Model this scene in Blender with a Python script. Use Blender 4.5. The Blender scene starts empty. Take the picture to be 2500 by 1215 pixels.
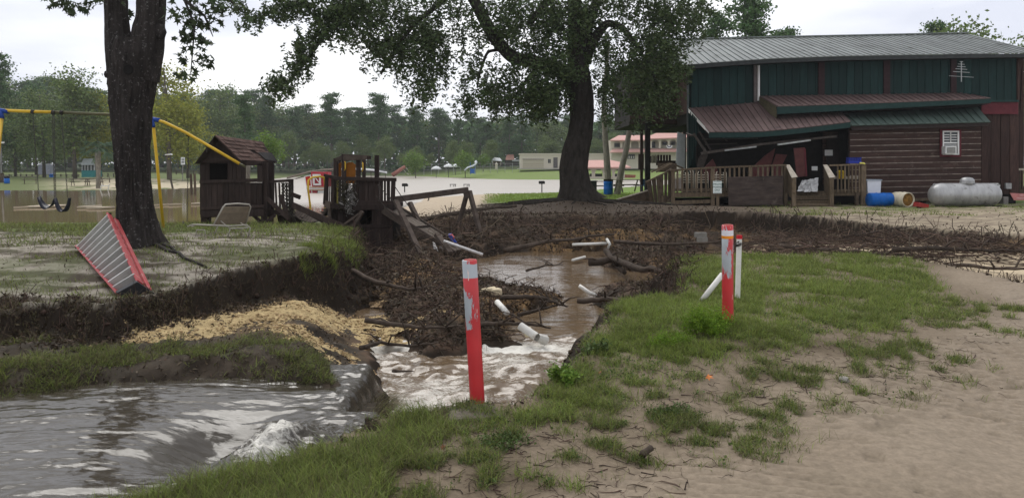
import bpy, math, random
import numpy as np
from mathutils import Vector as Vv, Matrix
S = bpy.context.scene
COL = S.collection
random.seed(7); RNG = np.random.default_rng(7)
rad = math.radians
# ------------------------------------------------------------------ camera
F_PX, CZ, PITCH = 1960.0, 1.6, rad(4.0)
HOR = 410.0
V0 = HOR + F_PX*math.tan(PITCH)
cam = bpy.data.cameras.new('camera'); cam_o = bpy.data.objects.new('camera', cam); COL.objects.link(cam_o)
cam_o.location = (0, 0, CZ); cam_o.rotation_euler = (math.pi/2-PITCH, 0, 0)
cam.sensor_width = 36; cam.lens = F_PX/2500*36; cam.shift_y = (V0-607.5)/2500
cam.clip_start = .05; cam.clip_end = 6000
S.camera = cam_o
# ------------------------------------------------------------------ sky and sun
W = bpy.data.worlds.new('World'); S.world = W; W.use_nodes = True
nt = W.node_tree; nt.nodes.clear()
def wn(t, **k):
    n = nt.nodes.new(t)
    for a, b in k.items(): setattr(n, a, b)
    return n
SUN_EL, SUN_AZ = rad(52), rad(-20)      # azimuth from +Y towards +X
sky = wn('ShaderNodeTexSky', sky_type='NISHITA', sun_disc=False, sun_elevation=SUN_EL, sun_rotation=SUN_AZ)
b1 = wn('ShaderNodeBackground'); b1.inputs[1].default_value = .1; nt.links.new(sky.outputs[0], b1.inputs[0])
tc = wn('ShaderNodeTexCoord'); mp = wn('ShaderNodeMapping'); mp.inputs['Scale'].default_value = (1, 1, 4.5)
nt.links.new(tc.outputs['Generated'], mp.inputs[0])
nz = wn('ShaderNodeTexNoise'); nz.inputs['Scale'].default_value = 2.1; nz.inputs['Detail'].default_value = 5; nz.inputs['Roughness'].default_value = .5
nt.links.new(mp.outputs[0], nz.inputs[0])
rp = wn('ShaderNodeValToRGB'); nt.links.new(nz.outputs[0], rp.inputs[0])
rp.color_ramp.elements[0].position = .38; rp.color_ramp.elements[0].color = (.66, .68, .77, 1)
rp.color_ramp.elements[1].position = .60; rp.color_ramp.elements[1].color = (1.0, 1.0, 1.01, 1)
e = rp.color_ramp.elements.new(.49); e.color = (.83, .84, .89, 1)
b2 = wn('ShaderNodeBackground'); b2.inputs[1].default_value = .80; nt.links.new(rp.outputs[0], b2.inputs[0])
mx = wn('ShaderNodeMixShader'); mx.inputs[0].default_value = .94
nt.links.new(b1.outputs[0], mx.inputs[1]); nt.links.new(b2.outputs[0], mx.inputs[2])
wo = wn('ShaderNodeOutputWorld'); nt.links.new(mx.outputs[0], wo.inputs[0])
sun = bpy.data.lights.new('sun', 'SUN'); sun.energy = 1.5; sun.angle = rad(35); sun.color = (1, .97, .92)
sun_o = bpy.data.objects.new('sun', sun); COL.objects.link(sun_o); sun_o.location = (0, 30, 60)
sd = Vv((math.sin(SUN_AZ)*math.cos(SUN_EL), math.cos(SUN_AZ)*math.cos(SUN_EL), math.sin(SUN_EL)))
sun_o.rotation_euler = (-sd).to_track_quat('-Z', 'Y').to_euler()
S.view_settings.view_transform = 'Standard'; S.view_settings.look = 'None'
S.view_settings.exposure = .66; S.view_settings.gamma = 1
# ------------------------------------------------------------------ pixel helpers (photo pixels, 2500 wide)
SP, CP = math.sin(PITCH), math.cos(PITCH)
def P(u, v, Y):
    x = (u-1250)/F_PX; y = -(v-V0)/F_PX
    t = Y/(CP+y*SP)
    return Vv((x*t, Y, CZ+t*(-SP+y*CP)))
def G(u, v, z):
    x = (u-1250)/F_PX; y = -(v-V0)/F_PX
    t = (z-CZ)/(-SP+y*CP)
    return Vv((x*t, t*(CP+y*SP), z))
def m(px, Y): return px*Y/F_PX
# ------------------------------------------------------------------ numpy noise
def _h(ix, iy, s):
    a = np.sin(ix*127.1+iy*311.7+s*74.7)*43758.5453
    return a-np.floor(a)
def vn(x, y, s=0):
    x = np.asarray(x, float); y = np.asarray(y, float)
    ix = np.floor(x); iy = np.floor(y); fx = x-ix; fy = y-iy
    fx = fx*fx*(3-2*fx); fy = fy*fy*(3-2*fy)
    a = _h(ix, iy, s); b = _h(ix+1, iy, s); c = _h(ix, iy+1, s); d = _h(ix+1, iy+1, s)
    return (a*(1-fx)+b*fx)*(1-fy)+(c*(1-fx)+d*fx)*fy
def fbm(x, y, s=0, o=4):
    r = 0; a = .5
    for i in range(o):
        r = r+a*vn(x, y, s+i*13); x = np.asarray(x)*2.03+5.1; y = np.asarray(y)*2.03+1.7; a *= .5
    return r/(1-.5**o)
def ss(a, b, x):
    t = np.clip((x-a)/(b-a), 0, 1); return t*t*(3-2*t)
def sdf(x, y, poly):
    d = np.full(np.shape(x), 1e9); ins = np.zeros(np.shape(x), bool)
    n = len(poly)
    for i in range(n):
        ax, ay = poly[i]; bx, by = poly[(i+1) % n]
        ex, ey = bx-ax, by-ay; wx, wy = x-ax, y-ay
        t = np.clip((wx*ex+wy*ey)/(ex*ex+ey*ey+1e-12), 0, 1)
        d = np.minimum(d, (wx-t*ex)**2+(wy-t*ey)**2)
        c = (ay <= y) != (by <= y)
        with np.errstate(divide='ignore', invalid='ignore'):
            xi = ax+(y-ay)/(by-ay if by != ay else 1e-12)*ex
        ins ^= c & (x < xi)
    return np.where(ins, 1, -1)*np.sqrt(d)
def poly(pts, z=0.):
    r = []
    for p in pts:
        q = G(p[0], p[1], p[2] if len(p) > 2 else z); r.append((q.x, q.y))
    return r
# ------------------------------------------------------------------ materials
MATS = {}
def pm(name, col, rough=.7, var=.3, sc=6, bump=.2, bsc=25, stretch=(1, 1, 1), dirt=None, spec=.12, metal=0, rnd=.12, island=0):
    if name in MATS: return MATS[name]
    mt = bpy.data.materials.new(name); mt.use_nodes = True; N = mt.node_tree; L = N.links
    bs = N.nodes['Principled BSDF']
    t = N.nodes.new('ShaderNodeTexCoord'); mp = N.nodes.new('ShaderNodeMapping'); mp.inputs['Scale'].default_value = stretch
    L.new(t.outputs['Object'], mp.inputs[0])
    n = N.nodes.new('ShaderNodeTexNoise'); n.inputs['Scale'].default_value = sc; n.inputs['Detail'].default_value = 6; n.inputs['Roughness'].default_value = .65
    L.new(mp.outputs[0], n.inputs[0])
    r = N.nodes.new('ShaderNodeValToRGB'); L.new(n.outputs[0], r.inputs[0])
    r.color_ramp.elements[0].position = .3; r.color_ramp.elements[1].position = .7
    c = np.array(col)
    r.color_ramp.elements[0].color = (*np.clip(c*(1-var), 0, 1), 1); r.color_ramp.elements[1].color = (*np.clip(c*(1+var), 0, 1), 1)
    out = r.outputs[0]
    if dirt:
        dc, amt, dsc = dirt
        n2 = N.nodes.new('ShaderNodeTexNoise'); n2.inputs['Scale'].default_value = dsc; n2.inputs['Detail'].default_value = 8; n2.inputs['Roughness'].default_value = .7
        L.new(t.outputs['Object'], n2.inputs[0])
        r2 = N.nodes.new('ShaderNodeMapRange'); r2.inputs[1].default_value = .62-amt*.3; r2.inputs[2].default_value = .70-amt*.1; r2.inputs[4].default_value = .9
        L.new(n2.outputs[0], r2.inputs[0])
        mm = N.nodes.new('ShaderNodeMixRGB'); L.new(r2.outputs[0], mm.inputs[0]); L.new(out, mm.inputs[1]); mm.inputs[2].default_value = (*dc, 1)
        out = mm.outputs[0]
    if rnd or island:
        rr = None
        if island:
            g = N.nodes.new('ShaderNodeNewGeometry'); src = g.outputs['Random Per Island']; am = island
        else:
            g = N.nodes.new('ShaderNodeObjectInfo'); src = g.outputs['Random']; am = rnd
        mr = N.nodes.new('ShaderNodeMapRange'); mr.inputs[3].default_value = 1-am; mr.inputs[4].default_value = 1+am
        L.new(src, mr.inputs[0])
        hs = N.nodes.new('ShaderNodeHueSaturation'); L.new(mr.outputs[0], hs.inputs['Value']); L.new(out, hs.inputs['Color'])
        if island:
            mr2 = N.nodes.new('ShaderNodeMapRange'); mr2.inputs[3].default_value = .5-.05*island; mr2.inputs[4].default_value = .5+.03*island
            sn = N.nodes.new('ShaderNodeMath'); sn.operation = 'FRACT'; ml = N.nodes.new('ShaderNodeMath'); ml.operation = 'MULTIPLY'; ml.inputs[1].default_value = 7.31
            L.new(src, ml.inputs[0]); L.new(ml.outputs[0], sn.inputs[0]); L.new(sn.outputs[0], mr2.inputs[0]); L.new(mr2.outputs[0], hs.inputs['Hue'])
        out = hs.outputs[0]
    L.new(out, bs.inputs['Base Color'])
    bs.inputs['Roughness'].default_value = rough; bs.inputs['Metallic'].default_value = metal
    bs.inputs['Specular IOR Level'].default_value = spec
    if bump:
        n3 = N.nodes.new('ShaderNodeTexNoise'); n3.inputs['Scale'].default_value = bsc; n3.inputs['Detail'].default_value = 5
        L.new(mp.outputs[0], n3.inputs[0])
        b = N.nodes.new('ShaderNodeBump'); b.inputs['Strength'].default_value = bump; b.inputs['Distance'].default_value = .02
        L.new(n3.outputs[0], b.inputs['Height']); L.new(b.outputs[0], bs.inputs['Normal'])
    MATS[name] = mt
    return mt
# ------------------------------------------------------------------ mesh builder
BASE = {}
class MB:
    def __init__(s): s.V = []; s.F = []
    def add(s, V, F):
        o = len(s.V); s.V += [tuple(v) for v in V]; s.F += [tuple(i+o for i in f) for f in F]; return s
    def box(s, c, d, R=None):
        c = Vv(c); h = Vv(d)/2; V = []
        for i in (-1, 1):
            for j in (-1, 1):
                for k in (-1, 1):
                    q = Vv((i*h.x, j*h.y, k*h.z)); V.append(c+(R @ q if R else q))
        return s.add(V, [(0, 1, 3, 2), (4, 6, 7, 5), (0, 4, 5, 1), (2, 3, 7, 6), (0, 2, 6, 4), (1, 5, 7, 3)])
    def beam(s, a, b, w, h, up=(0, 0, 1)):
        a, b = Vv(a), Vv(b); d = (b-a); L = d.length; d.normalize()
        x = d.cross(Vv(up))
        if x.length < 1e-4: x = d.cross(Vv((0, 1, 0)))
        x.normalize(); y = x.cross(d)
        return s.box((a+b)/2, (w, L, h), Matrix((x, d, y)).transposed())
    def tube(s, pts, r, n=8, cap=True):
        pts = [Vv(p) for p in pts]; k = len(pts)
        if not hasattr(r, '__len__'): r = [r]*k
        V = []; F = []; px = None
        for i, p in enumerate(pts):
            d = (pts[min(i+1, k-1)]-pts[max(i-1, 0)])
            d = d.normalized() if d.length > 1e-9 else Vv((0, 0, 1))
            if px is None:
                px = d.cross(Vv((0, 0, 1)) if abs(d.z) < .9 else Vv((1, 0, 0)))
            px = (px-d*px.dot(d)).normalized(); py = d.cross(px)
            for j in range(n):
                a = 2*math.pi*j/n; V.append(p+(px*math.cos(a)+py*math.sin(a))*r[i])
        for i in range(k-1):
            for j in range(n):
                F.append((i*n+j, i*n+(j+1) % n, (i+1)*n+(j+1) % n, (i+1)*n+j))
        if cap: F += [tuple(range(n))[::-1], tuple(range((k-1)*n, k*n))]
        return s.add(V, F)
    def prism(s, pts, off):
        pts = [Vv(p) for p in pts]; n = len(pts); off = Vv(off)
        F = [tuple(range(n)), tuple(range(2*n-1, n-1, -1))]
        F += [(i, i+n, (i+1) % n+n, (i+1) % n) for i in range(n)]
        return s.add(pts+[p+off for p in pts], F)
    def pp(s, pts, Y, th=.04):
        """prism from photo-pixel outline standing at depth Y, th deep away from the camera"""
        return s.prism([P(p[0], p[1], p[2] if len(p) > 2 else Y) for p in pts], (0, th, 0))
    def rc(s, u0, v0, u1, v1, Y, th=.04):
        return s.pp([(u0, v0), (u1, v0), (u1, v1), (u0, v1)], Y, th)
    def lathe(s, c, prof, n=20, R=None):
        c = Vv(c); V = []; F = []
        for r, z in prof:
            for j in range(n):
                a = 2*math.pi*j/n; q = Vv((r*math.cos(a), r*math.sin(a), z)); V.append(c+(R @ q if R else q))
        k = len(prof)
        for i in range(k-1):
            for j in range(n): F.append((i*n+j, i*n+(j+1) % n, (i+1)*n+(j+1) % n, (i+1)*n+j))
        if prof[0][0] > 1e-4: F.append(tuple(range(n))[::-1])
        if prof[-1][0] > 1e-4: F.append(tuple(range((k-1)*n, k*n)))
        return s.add(V, F)
    def build(s, name, mat, parent=None, smooth=False, bevel=0, base=None):
        me = bpy.data.meshes.new(name)
        if parent is not None: b = BASE[parent.name]
        elif base is not None: b = Vv(base)
        else:
            A = np.array(s.V); b = Vv((A[:, 0].mean(), A[:, 1].mean(), A[:, 2].min()))
        A = np.array(s.V)-np.array(b)
        me.from_pydata([tuple(v) for v in A], [], s.F); me.validate(); me.update()
        if smooth: me.polygons.foreach_set('use_smooth', [True]*len(me.polygons))
        o = bpy.data.objects.new(name, me); COL.objects.link(o); me.materials.append(mat)
        if parent is not None: o.parent = parent
        else: o.location = b
        BASE[o.name] = b
        if bevel:
            bv = o.modifiers.new('bevel', 'BEVEL'); bv.width = bevel; bv.segments = 2; bv.limit_method = 'ANGLE'
        return o
def npmesh(name, V, Fq=None, Ft=None, mat=None, smooth=False, parent=None, cols=None):
    """fast mesh from numpy: V (n,3), quads (k,4), tris (k,3)"""
    V = np.asarray(V, np.float64)
    if parent is not None: V = V-np.array(BASE[parent.name])
    me = bpy.data.meshes.new(name); me.vertices.add(len(V)); me.vertices.foreach_set('co', V.astype(np.float32).ravel())
    parts = []; sizes = []
    for A, k in ((Fq, 4), (Ft, 3)):
        if A is not None and len(A): parts.append(np.asarray(A, np.int32).ravel()); sizes.append(np.full(len(A), k, np.int32))
    li = np.concatenate(parts); sz = np.concatenate(sizes)
    me.loops.add(len(li)); me.loops.foreach_set('vertex_index', li)
    st = np.zeros(len(sz), np.int32); st[1:] = np.cumsum(sz)[:-1]
    me.polygons.add(len(sz)); me.polygons.foreach_set('loop_start', st)
    if smooth: me.polygons.foreach_set('use_smooth', np.ones(len(sz), bool))
    me.update(calc_edges=True)
    if cols is not None:
        a = me.color_attributes.new('Col', 'FLOAT_COLOR', 'POINT'); a.data.foreach_set('color', np.asarray(cols, np.float32).ravel())
    o = bpy.data.objects.new(name, me); COL.objects.link(o)
    if mat: me.materials.append(mat)
    if parent is not None: o.parent = parent; BASE[o.name] = BASE[parent.name]
    else: BASE[o.name] = Vv((0, 0, 0))
    return o
def tag(o, label, cat, group=None):
    o['label'] = label; o['category'] = cat
    if group: o['group'] = group
    return o
def thing(name, label, cat, loc, group=None):
    o = bpy.data.objects.new(name, None); COL.objects.link(o); o.location = loc; o.empty_display_size = .2
    BASE[o.name] = Vv(loc); return tag(o, label, cat, group)
def kind(o, k): o['kind'] = k; return o
def dup(root, loc, rz=0, sc=1, label=None, group=None):
    r = root.copy(); COL.objects.link(r); r.location = loc; r.rotation_euler = (0, 0, rz); r.scale = (sc, sc, sc)
    if label: r['label'] = label
    if group: r['group'] = group
    for ch in list(root.children):
        c = ch.copy(); COL.objects.link(c); c.parent = r
        for g in ch.children:
            d = g.copy(); COL.objects.link(d); d.parent = c
    return r
# ================================================================== TERRAIN
LAKE_Z = -.45
A0, A1, NA = -1.12, 1.12, 660
rows = list(np.exp(np.arange(math.log(1.9), math.log(60), .0076)))
y = rows[-1]
while y < 1600: y *= 1.028; rows.append(y)
ROWS = np.array(rows); ANG = np.linspace(A0, A1, NA)
AX, GY = np.meshgrid(ANG, ROWS); GX = AX*GY
T_POLY = poly([(-900, 770, .05), (-300, 748, .05), (0, 735, .06), (90, 748, .06), (180, 738, .07), (250, 752, .07), (330, 738, .07), (420, 716, .07), (520, 694, .07), (600, 676, .06),
    (700, 664, .06), (790, 650, .06), (845, 628, .06), (868, 602, .06), (872, 580, .05), (858, 562, .02), (900, 550, -.05), (960, 538, -.1), (1010, 534, -.1),
    (1100, 517, .05), (1200, 519, .12), (1300, 521, .1), (1420, 520, .08), (1500, 523, .06), (1600, 522, .05), (1700, 519, .03), (1850, 523, 0), (1950, 532, 0), (2050, 541, 0), (2150, 549, 0), (2300, 560, 0), (2500, 578, 0), (3000, 610, 0),
    (3400, 760, -.05), (2800, 745, -.05), (2500, 712, -.02), (2350, 676, 0), (2230, 648, .03), (2100, 632, .06), (1950, 630, .07), (1800, 629, .08), (1690, 634, .08), (1655, 660, .06), (1680, 695, .06), (1650, 738, .05),
    (1520, 762, .03), (1490, 800, .02), (1432, 852, 0), (1415, 890, -.02), (1362, 950, -.03), (1250, 1000, -.03), (1130, 1018, -.03), (1000, 1034, -.05), (930, 1066, -.05), (850, 1100, -.03), (700, 1145, 0), (500, 1190, 0), (350, 1240, 0), (230, 1280, 0), (-50, 1390, 0), (-900, 1560, 0)])
I_POLY = poly([(-900, 690), (0, 690), (400, 690), (700, 650), (835, 640), (845, 700), (885, 760), (930, 825), (962, 875), (990, 945), (965, 985), (900, 962), (800, 950), (700, 930), (560, 926), (430, 935), (250, 950), (0, 982), (-900, 1060)], -.25)
W_POLY = poly([(1790, 590), (2100, 585), (2500, 600), (3200, 620), (3400, 790), (2800, 760), (2500, 730), (2200, 655), (1950, 640), (1790, 640)], -.3)
D_POLYS = [(poly([(865, 640), (920, 612), (1000, 610), (1120, 640), (1230, 672), (1300, 688), (1430, 692), (1400, 722), (1320, 740), (1300, 790), (1330, 808), (1180, 812), (1050, 828), (970, 855), (925, 800), (880, 735)], -.5), .52),
    (poly([(1395, 705), (1470, 690), (1560, 672), (1640, 655), (1720, 700), (1680, 760), (1560, 752), (1440, 735)], -.5), .56),
    (poly([(1440, 592), (1660, 590), (1720, 650), (1620, 672), (1545, 650), (1440, 640)], -.55), .5),
    (poly([(980, 545), (1250, 560), (1300, 596), (1180, 612), (1050, 632), (900, 615)], -.5), .6),
    (poly([(1290, 640), (1345, 632), (1380, 650), (1330, 664)], -.6), .4), (poly([(1180, 555), (1500, 560), (1700, 560), (1750, 600), (1500, 596), (1300, 602), (1200, 600)], -.5), .55)]
LAKE = poly([(-1500, 600), (-400, 562), (0, 548), (150, 541), (280, 543), (420, 546), (560, 546), (680, 546), (740, 538), (830, 531), (930, 520), (985, 498), (1020, 482), (1100, 479), (1160, 478), (1250, 472),
    (1370, 466), (1480, 457), (1600, 450), (1800, 449), (2000, 449), (2000, 444), (1680, 440.5), (1560, 439.8), (1400, 439.5), (1250, 438.5), (1180, 437), (1100, 434), (1040, 431), (990, 430), (830, 428),
    (700, 433), (560, 452), (480, 461), (270, 466), (150, 467), (0, 466), (-400, 468), (-1500, 500)], LAKE_Z)
def lerp_prof(Y, pts): return np.interp(Y, [p[0] for p in pts], [p[1] for p in pts])
ABND = lambda y: np.interp(y, [2, 3.9, 4.6, 5.7, 6.7, 8.4, 13, 16], [-.05, .10, .23, .38, .53, .60, .60, .5])
def height(x, y):
    a = x/y
    left = lerp_prof(y, [(0, 0), (5, 0), (8.5, .05), (9.5, .07), (11, .16), (13, .32), (16, .27), (18.5, .2), (21, .1), (24, -.1), (28, -.3), (60, -.4), (78, -.4), (115, .3), (200, .5), (400, 3), (1600, 6)])
    mid = lerp_prof(y, [(0, 0), (5, -.02), (12, 0), (20, -.05), (26, -.2), (33, -.25), (45, -.38), (60, -.42), (160, -.3), (190, 0), (300, 2), (1600, 6)])
    right = lerp_prof(y, [(0, 0), (4, 0), (5.5, .0), (7.2, .1), (10, .12), (14, .08), (20, 0), (29, .03), (34, .0), (40, .02), (55, -.15), (70, -.4), (140, -.35), (175, 1.4), (300, 2.6), (1600, 6)])
    t1 = ss(-.27, -.16, a); t2 = ss(-.12, -.03, a)
    # near the camera (before the gully) left and right are one level bank
    t1 = np.maximum(t1, 1-ss(6, 8, y)*1.0) if False else t1
    z = left*(1-t1)+mid*t1; z = z*(1-t2)+right*t2
    z = z+.30*np.exp(-(((x-2.5)/3.6)**2+((y-33)/3.0)**2))          # root mound of the oak
    z = z+.10*np.exp(-(((x-1.9)/.9)**2+((y-7.3)/1.2)**2))           # hummock at the second post
    z = z-.10*ss(.35, .8, a)*ss(14, 9, y)                           # the sand track runs a little lower
    near = 1-ss(45, 70, y)
    z = z+(.10*(fbm(x*.35, y*.35, 3)-.5)+.07*(fbm(x*1.3, y*1.3, 5)-.5))*near
    dT = sdf(x+.5*(fbm(x*.9, y*.9, 11)-.5)*ss(10, 16, y)+.36*(fbm(x*2.2, y*2.2, 12)-.5)+.22*(fbm(x*7, y*7, 13)-.5), y+.42*(fbm(x*1.6, y*1.6, 17)-.5)+.26*(fbm(x*6, y*6, 18)-.5), T_POLY)
    dI = sdf(x+.25*(fbm(x*2.5, y*2.5, 21)-.5), y+.25*(fbm(x*2.5, y*2.5, 22)-.5), I_POLY)
    dW = sdf(x, y, W_POLY)
    floor = np.full(x.shape, -.98)
    rough = fbm(x*2.2, y*2.2, 31)-.5
    for pl, h in D_POLYS:
        dD = sdf(x+.5*(fbm(x*1.7, y*1.7, 41)-.5), y+.5*(fbm(x*1.7, y*1.7, 42)-.5), pl)
        floor = np.maximum(floor, -.98+(h+.22*rough+.10*(fbm(x*7, y*7, 43)-.5))*ss(-.2, .9, dD))
    sl = ss(-.2, 2.0, x+2.6)*ss(7.4, 6.6, y)*0; tl = np.where(x > -1.6, ss(-.10, .32, dI), ss(-.35, .95, dI)); tb = ss(-1.9, -1.0, x); wI = (1-tb)*(.45*ss(-.5, .05, dI)+.55*ss(.0, 1.0, dI))+tb*(.5*ss(-.12, .12, dI)+.42*ss(.0, .9, dI)); floor = floor*(1-wI)+(-.23-.10*ss(-2.1, -1.3, x)+.13*rough+.06*(fbm(x*8, y*8, 44)-.5))*wI
    wW = ss(-1.2, .8, dW); floor = floor*(1-wW)+(-.30+.05*rough)*wW
    wid = .30+3.2*ss(15, 21, y)*ss(-5, -2.5, x)*ss(19, 16, -y+40)+.45*ss(-.3, -.1, a)
    far = ss(15, 21, y)*ss(-5, -2.5, x)
    k = ss(0, 1, np.clip(dT, 0, None)/wid)
    k = np.where(far > 0, k*(1-far)+far*(.62*ss(0, .32, dT)+.38*ss(.7, 5.4, dT)), k)
    slump = (.5*(fbm(x*.9, y*.9, 51)-.45)+.36*(fbm(x*2.3, y*2.7, 52)-.5)+.14*(fbm(x*6, y*6, 53)-.5))*far*ss(.5, 1.5, dT)*(1-ss(3.5, 5.5, dT))*(1-wW*.7)
    inT = z*(1-k)+floor*k+slump
    z = np.where(dT > 0, inT, z)
    # lip curling at the very edge of the banks
    z = z+np.where(dT < 0, .05*np.exp(dT/.25), 0)*(y < 30)
    # sand ripples on the track and small pits
    sandm = ss(-.03, .06, a-ABND(y)+.12*(fbm(x*.8, y*.8, 61)-.5))*(y < 15)*(dT < 0)
    rp = np.sin((y*1.0+x*.35)*2*np.pi/.115+5*fbm(x*1.6, y*1.6, 62)+2.5*vn(x*7, y*7, 66))
    z = z+sandm*(.008*rp*(.1+.9*ss(.36, .62, fbm(x*1.1, y*1.1, 63)))-.016*ss(.60, .80, vn(x*9+.35*np.sin(y*11), y*16, 64))*ss(.42, .6, fbm(x*.9, y*.9, 65)))
    # lake bed
    dl = sdf(x, y, LAKE) if np.ndim(x) else None
    fade = np.where(y > 60, 14., 2.5)
    zl = np.where(dl > 0, LAKE_Z-np.minimum(.12*dl, 1.0), np.minimum(z, 50)+(LAKE_Z-.02-z)*np.exp(np.minimum(dl, 0)/fade))
    z = np.where(dl > -40, zl, z)
    return z, dT, dI, dW, dl, sandm, far, rough
GZ, gT, gI, gW, gL, gS, gFar, gR = height(GX, GY)
LR = np.log(ROWS); IR = np.arange(len(ROWS))
def samp(arr, x, y):
    x = np.asarray(x, float); y = np.asarray(y, float)
    fi = np.interp(np.log(np.maximum(y, 1.9)), LR, IR); fj = np.clip((x/np.maximum(y, .1)-A0)/(A1-A0)*(NA-1), 0, NA-1.001)
    i = np.minimum(fi.astype(int), len(ROWS)-2); j = fj.astype(int); a = fi-i; b = fj-j
    return (arr[i, j]*(1-b)+arr[i, j+1]*b)*(1-a)+(arr[i+1, j]*(1-b)+arr[i+1, j+1]*b)*a
def H(x, y): return float(samp(GZ, x, y))
def on(u, v, z=0.):
    """point on the terrain seen at pixel (u,v)"""
    for _ in range(12):
        q = G(u, v, z); z = .5*z+.5*H(q.x, q.y)
    q = G(u, v, z); q.z = H(q.x, q.y); return q
def at(u, Y):
    """point on the terrain in the direction of column u at depth Y"""
    x = (u-1250)/F_PX*Y/CP*1.0; return Vv((x, Y, H(x, Y)))
# ---- colours (albedo, with some shade painted in)
def colmix(c, t, k): return c*(1-k[..., None])+np.array(t)*k[..., None]
n1 = fbm(GX*.8, GY*.8, 101); n2 = fbm(GX*3, GY*3, 102); n3 = fbm(GX*9, GY*9, 103); nL = fbm(GX*.12, GY*.12, 104); n2b = fbm(GX*2.0+GY*1.1, GY*4.4, 105)
C = np.zeros(GX.shape+(3,)); C[:] = (.200, .160, .117)
C = colmix(C, (.245, .200, .150), ss(.35, .7, n1)*.5); C = colmix(C, (.20, .165, .12), ss(.5, .8, n2)*.4)
a = AX
mound = ss(.06, -.07, a-ABND(GY)+.22*(n1-.5)+.10*(n2-.5))*(GY < 22)
soilR = ss(.45, .6, n2*.6+n1*.4)
C = colmix(C, (.105, .082, .056), mound*(.45+.45*soilR))
leftm = ss(-.12, -.2, a+.05*(n1-.5))*(GY < 40)*ss(7.0, 8.0, GY)
C = colmix(C, (.25, .225, .185), leftm)
C = colmix(C, (.055, .044, .032), leftm*ss(.40, .56, n2b*.6+n1*.2+n3*.2)); C = colmix(C, (.075, .08, .035), leftm*ss(.5, .62, n2*.5+n3*.5)*.4)
C = colmix(C, (.085, .105, .04), leftm*ss(.5, .64, n1)*.4)
lawn = ss(16.5, 19, GY+1.2*(n1-.5))*ss(-.16, -.3, a)*(gL < 0)*(GY < 40)
C = colmix(C, (.10, .135, .035), lawn*ss(.3, .5, n2)*.85)
track = ((gT < 0) & (GY > 16) & (a > -.04) & (GY < 60)).astype(float)
C = colmix(C, (.115, .09, .068), track*ss(.75, .25, a-.0*GY)*.85)
C = colmix(C, (.33, .28, .20), track*ss(.28, .45, a)*ss(.4, .6, n2b)*.8)
C = colmix(C, (.10, .125, .035), track*ss(28.5, 31.5, GY+4*(n1-.5))*ss(.28, .36, a)*ss(.4, .58, n2)*.85)
C = colmix(C, (.12, .20, .035), ss(34, 40, GY+1.5*(n1-.5))*(GY < 120)*ss(-.045, -.02, a)*(gL < 0)*.95)
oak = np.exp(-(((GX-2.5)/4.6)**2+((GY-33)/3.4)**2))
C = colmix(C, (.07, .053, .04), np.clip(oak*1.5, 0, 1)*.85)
beach = ((a > -.17) & (a < -.01) & (GY > 23) & (GY < 62) & (gT < .5)).astype(float)*ss(-.02, -.045, a-.0015*(GY-40))
C = colmix(C, (.42, .345, .255), beach*(.75+.25*n2))
# inside the gully
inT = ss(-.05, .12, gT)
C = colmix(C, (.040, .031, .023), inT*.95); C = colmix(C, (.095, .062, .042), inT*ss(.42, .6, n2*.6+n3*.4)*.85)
orange = ss(.56, .66, fbm(GX*.55, GY*.55, 108))*inT
C = colmix(C, (.22, .135, .06), orange*(gI < 0)*.7)
wash = ss(-.6, .6, gW)*ss(.45, 2.2, gT)
C = colmix(C, (.44, .36, .245), wash*(.45+.55*ss(.3, .55, n1))); C = colmix(C, (.16, .12, .085), wash*ss(.55, .72, n2b)*.6)
isl = ss(.0, .3, gI)*inT
C = colmix(C, (.042, .035, .026), isl*.8); C = colmix(C, (.11, .075, .042), isl*ss(8.2, 9.0, GY)*ss(.4, .6, n2)*.7)
pit = ss(.60, .76, vn(GX*9+.35*np.sin(GY*11), GY*16, 64))*ss(.42, .6, fbm(GX*.9, GY*.9, 65)); C = colmix(C, (.10, .08, .055), gS*pit*.3); rpc = np.sin((GY+GX*.35)*2*np.pi/.115+5*fbm(GX*1.6, GY*1.6, 62)+2.5*vn(GX*7, GY*7, 66)); C = colmix(C, (.115, .09, .064), gS*ss(.1, .95, -rpc)*ss(.40, .60, fbm(GX*1.1, GY*1.1, 63))*.42)  # pits and ripple troughs darkened in the colour, as painted shading of the relief
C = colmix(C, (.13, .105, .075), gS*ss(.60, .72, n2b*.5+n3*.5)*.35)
# the steep cut faces
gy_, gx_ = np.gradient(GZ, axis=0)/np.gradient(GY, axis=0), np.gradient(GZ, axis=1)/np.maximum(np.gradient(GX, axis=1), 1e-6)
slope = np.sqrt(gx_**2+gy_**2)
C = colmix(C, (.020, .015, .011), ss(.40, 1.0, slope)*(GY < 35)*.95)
# far side
fg = ((gL < 0) & (GY > 70)).astype(float)
C = colmix(C, (.13, .19, .045), fg*(.75+.25*nL))
C = colmix(C, (.36, .31, .23), fg*ss(-.26, -.24, a)*ss(-.16, -.2, a)*ss(160, 130, GY)*.6)
C = colmix(C, (.085, .10, .042), fg*ss(-.2, -.28, a)*.75); C = colmix(C, (.05, .065, .025), fg*ss(190, 235, GY))  # left lawn olive and darker, under-tree shade painted into the colour
C = colmix(C, (.40, .35, .25), fg*ss(-.1, -.2, a)*ss(74, 78, GY)*ss(118, 108, GY+14*(nL-.5))*ss(.30, .42, n1)*ss(-.62, -.5, a))
wetr = np.clip(.8-.2*gS-.12*inT, .3, .9)
ground_mat = bpy.data.materials.new('ground_soil'); ground_mat.use_nodes = True
N = ground_mat.node_tree; L = N.links; bs = N.nodes['Principled BSDF']
va = N.nodes.new('ShaderNodeVertexColor'); va.layer_name = 'Col'
g = N.nodes.new('ShaderNodeNewGeometry')
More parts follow.
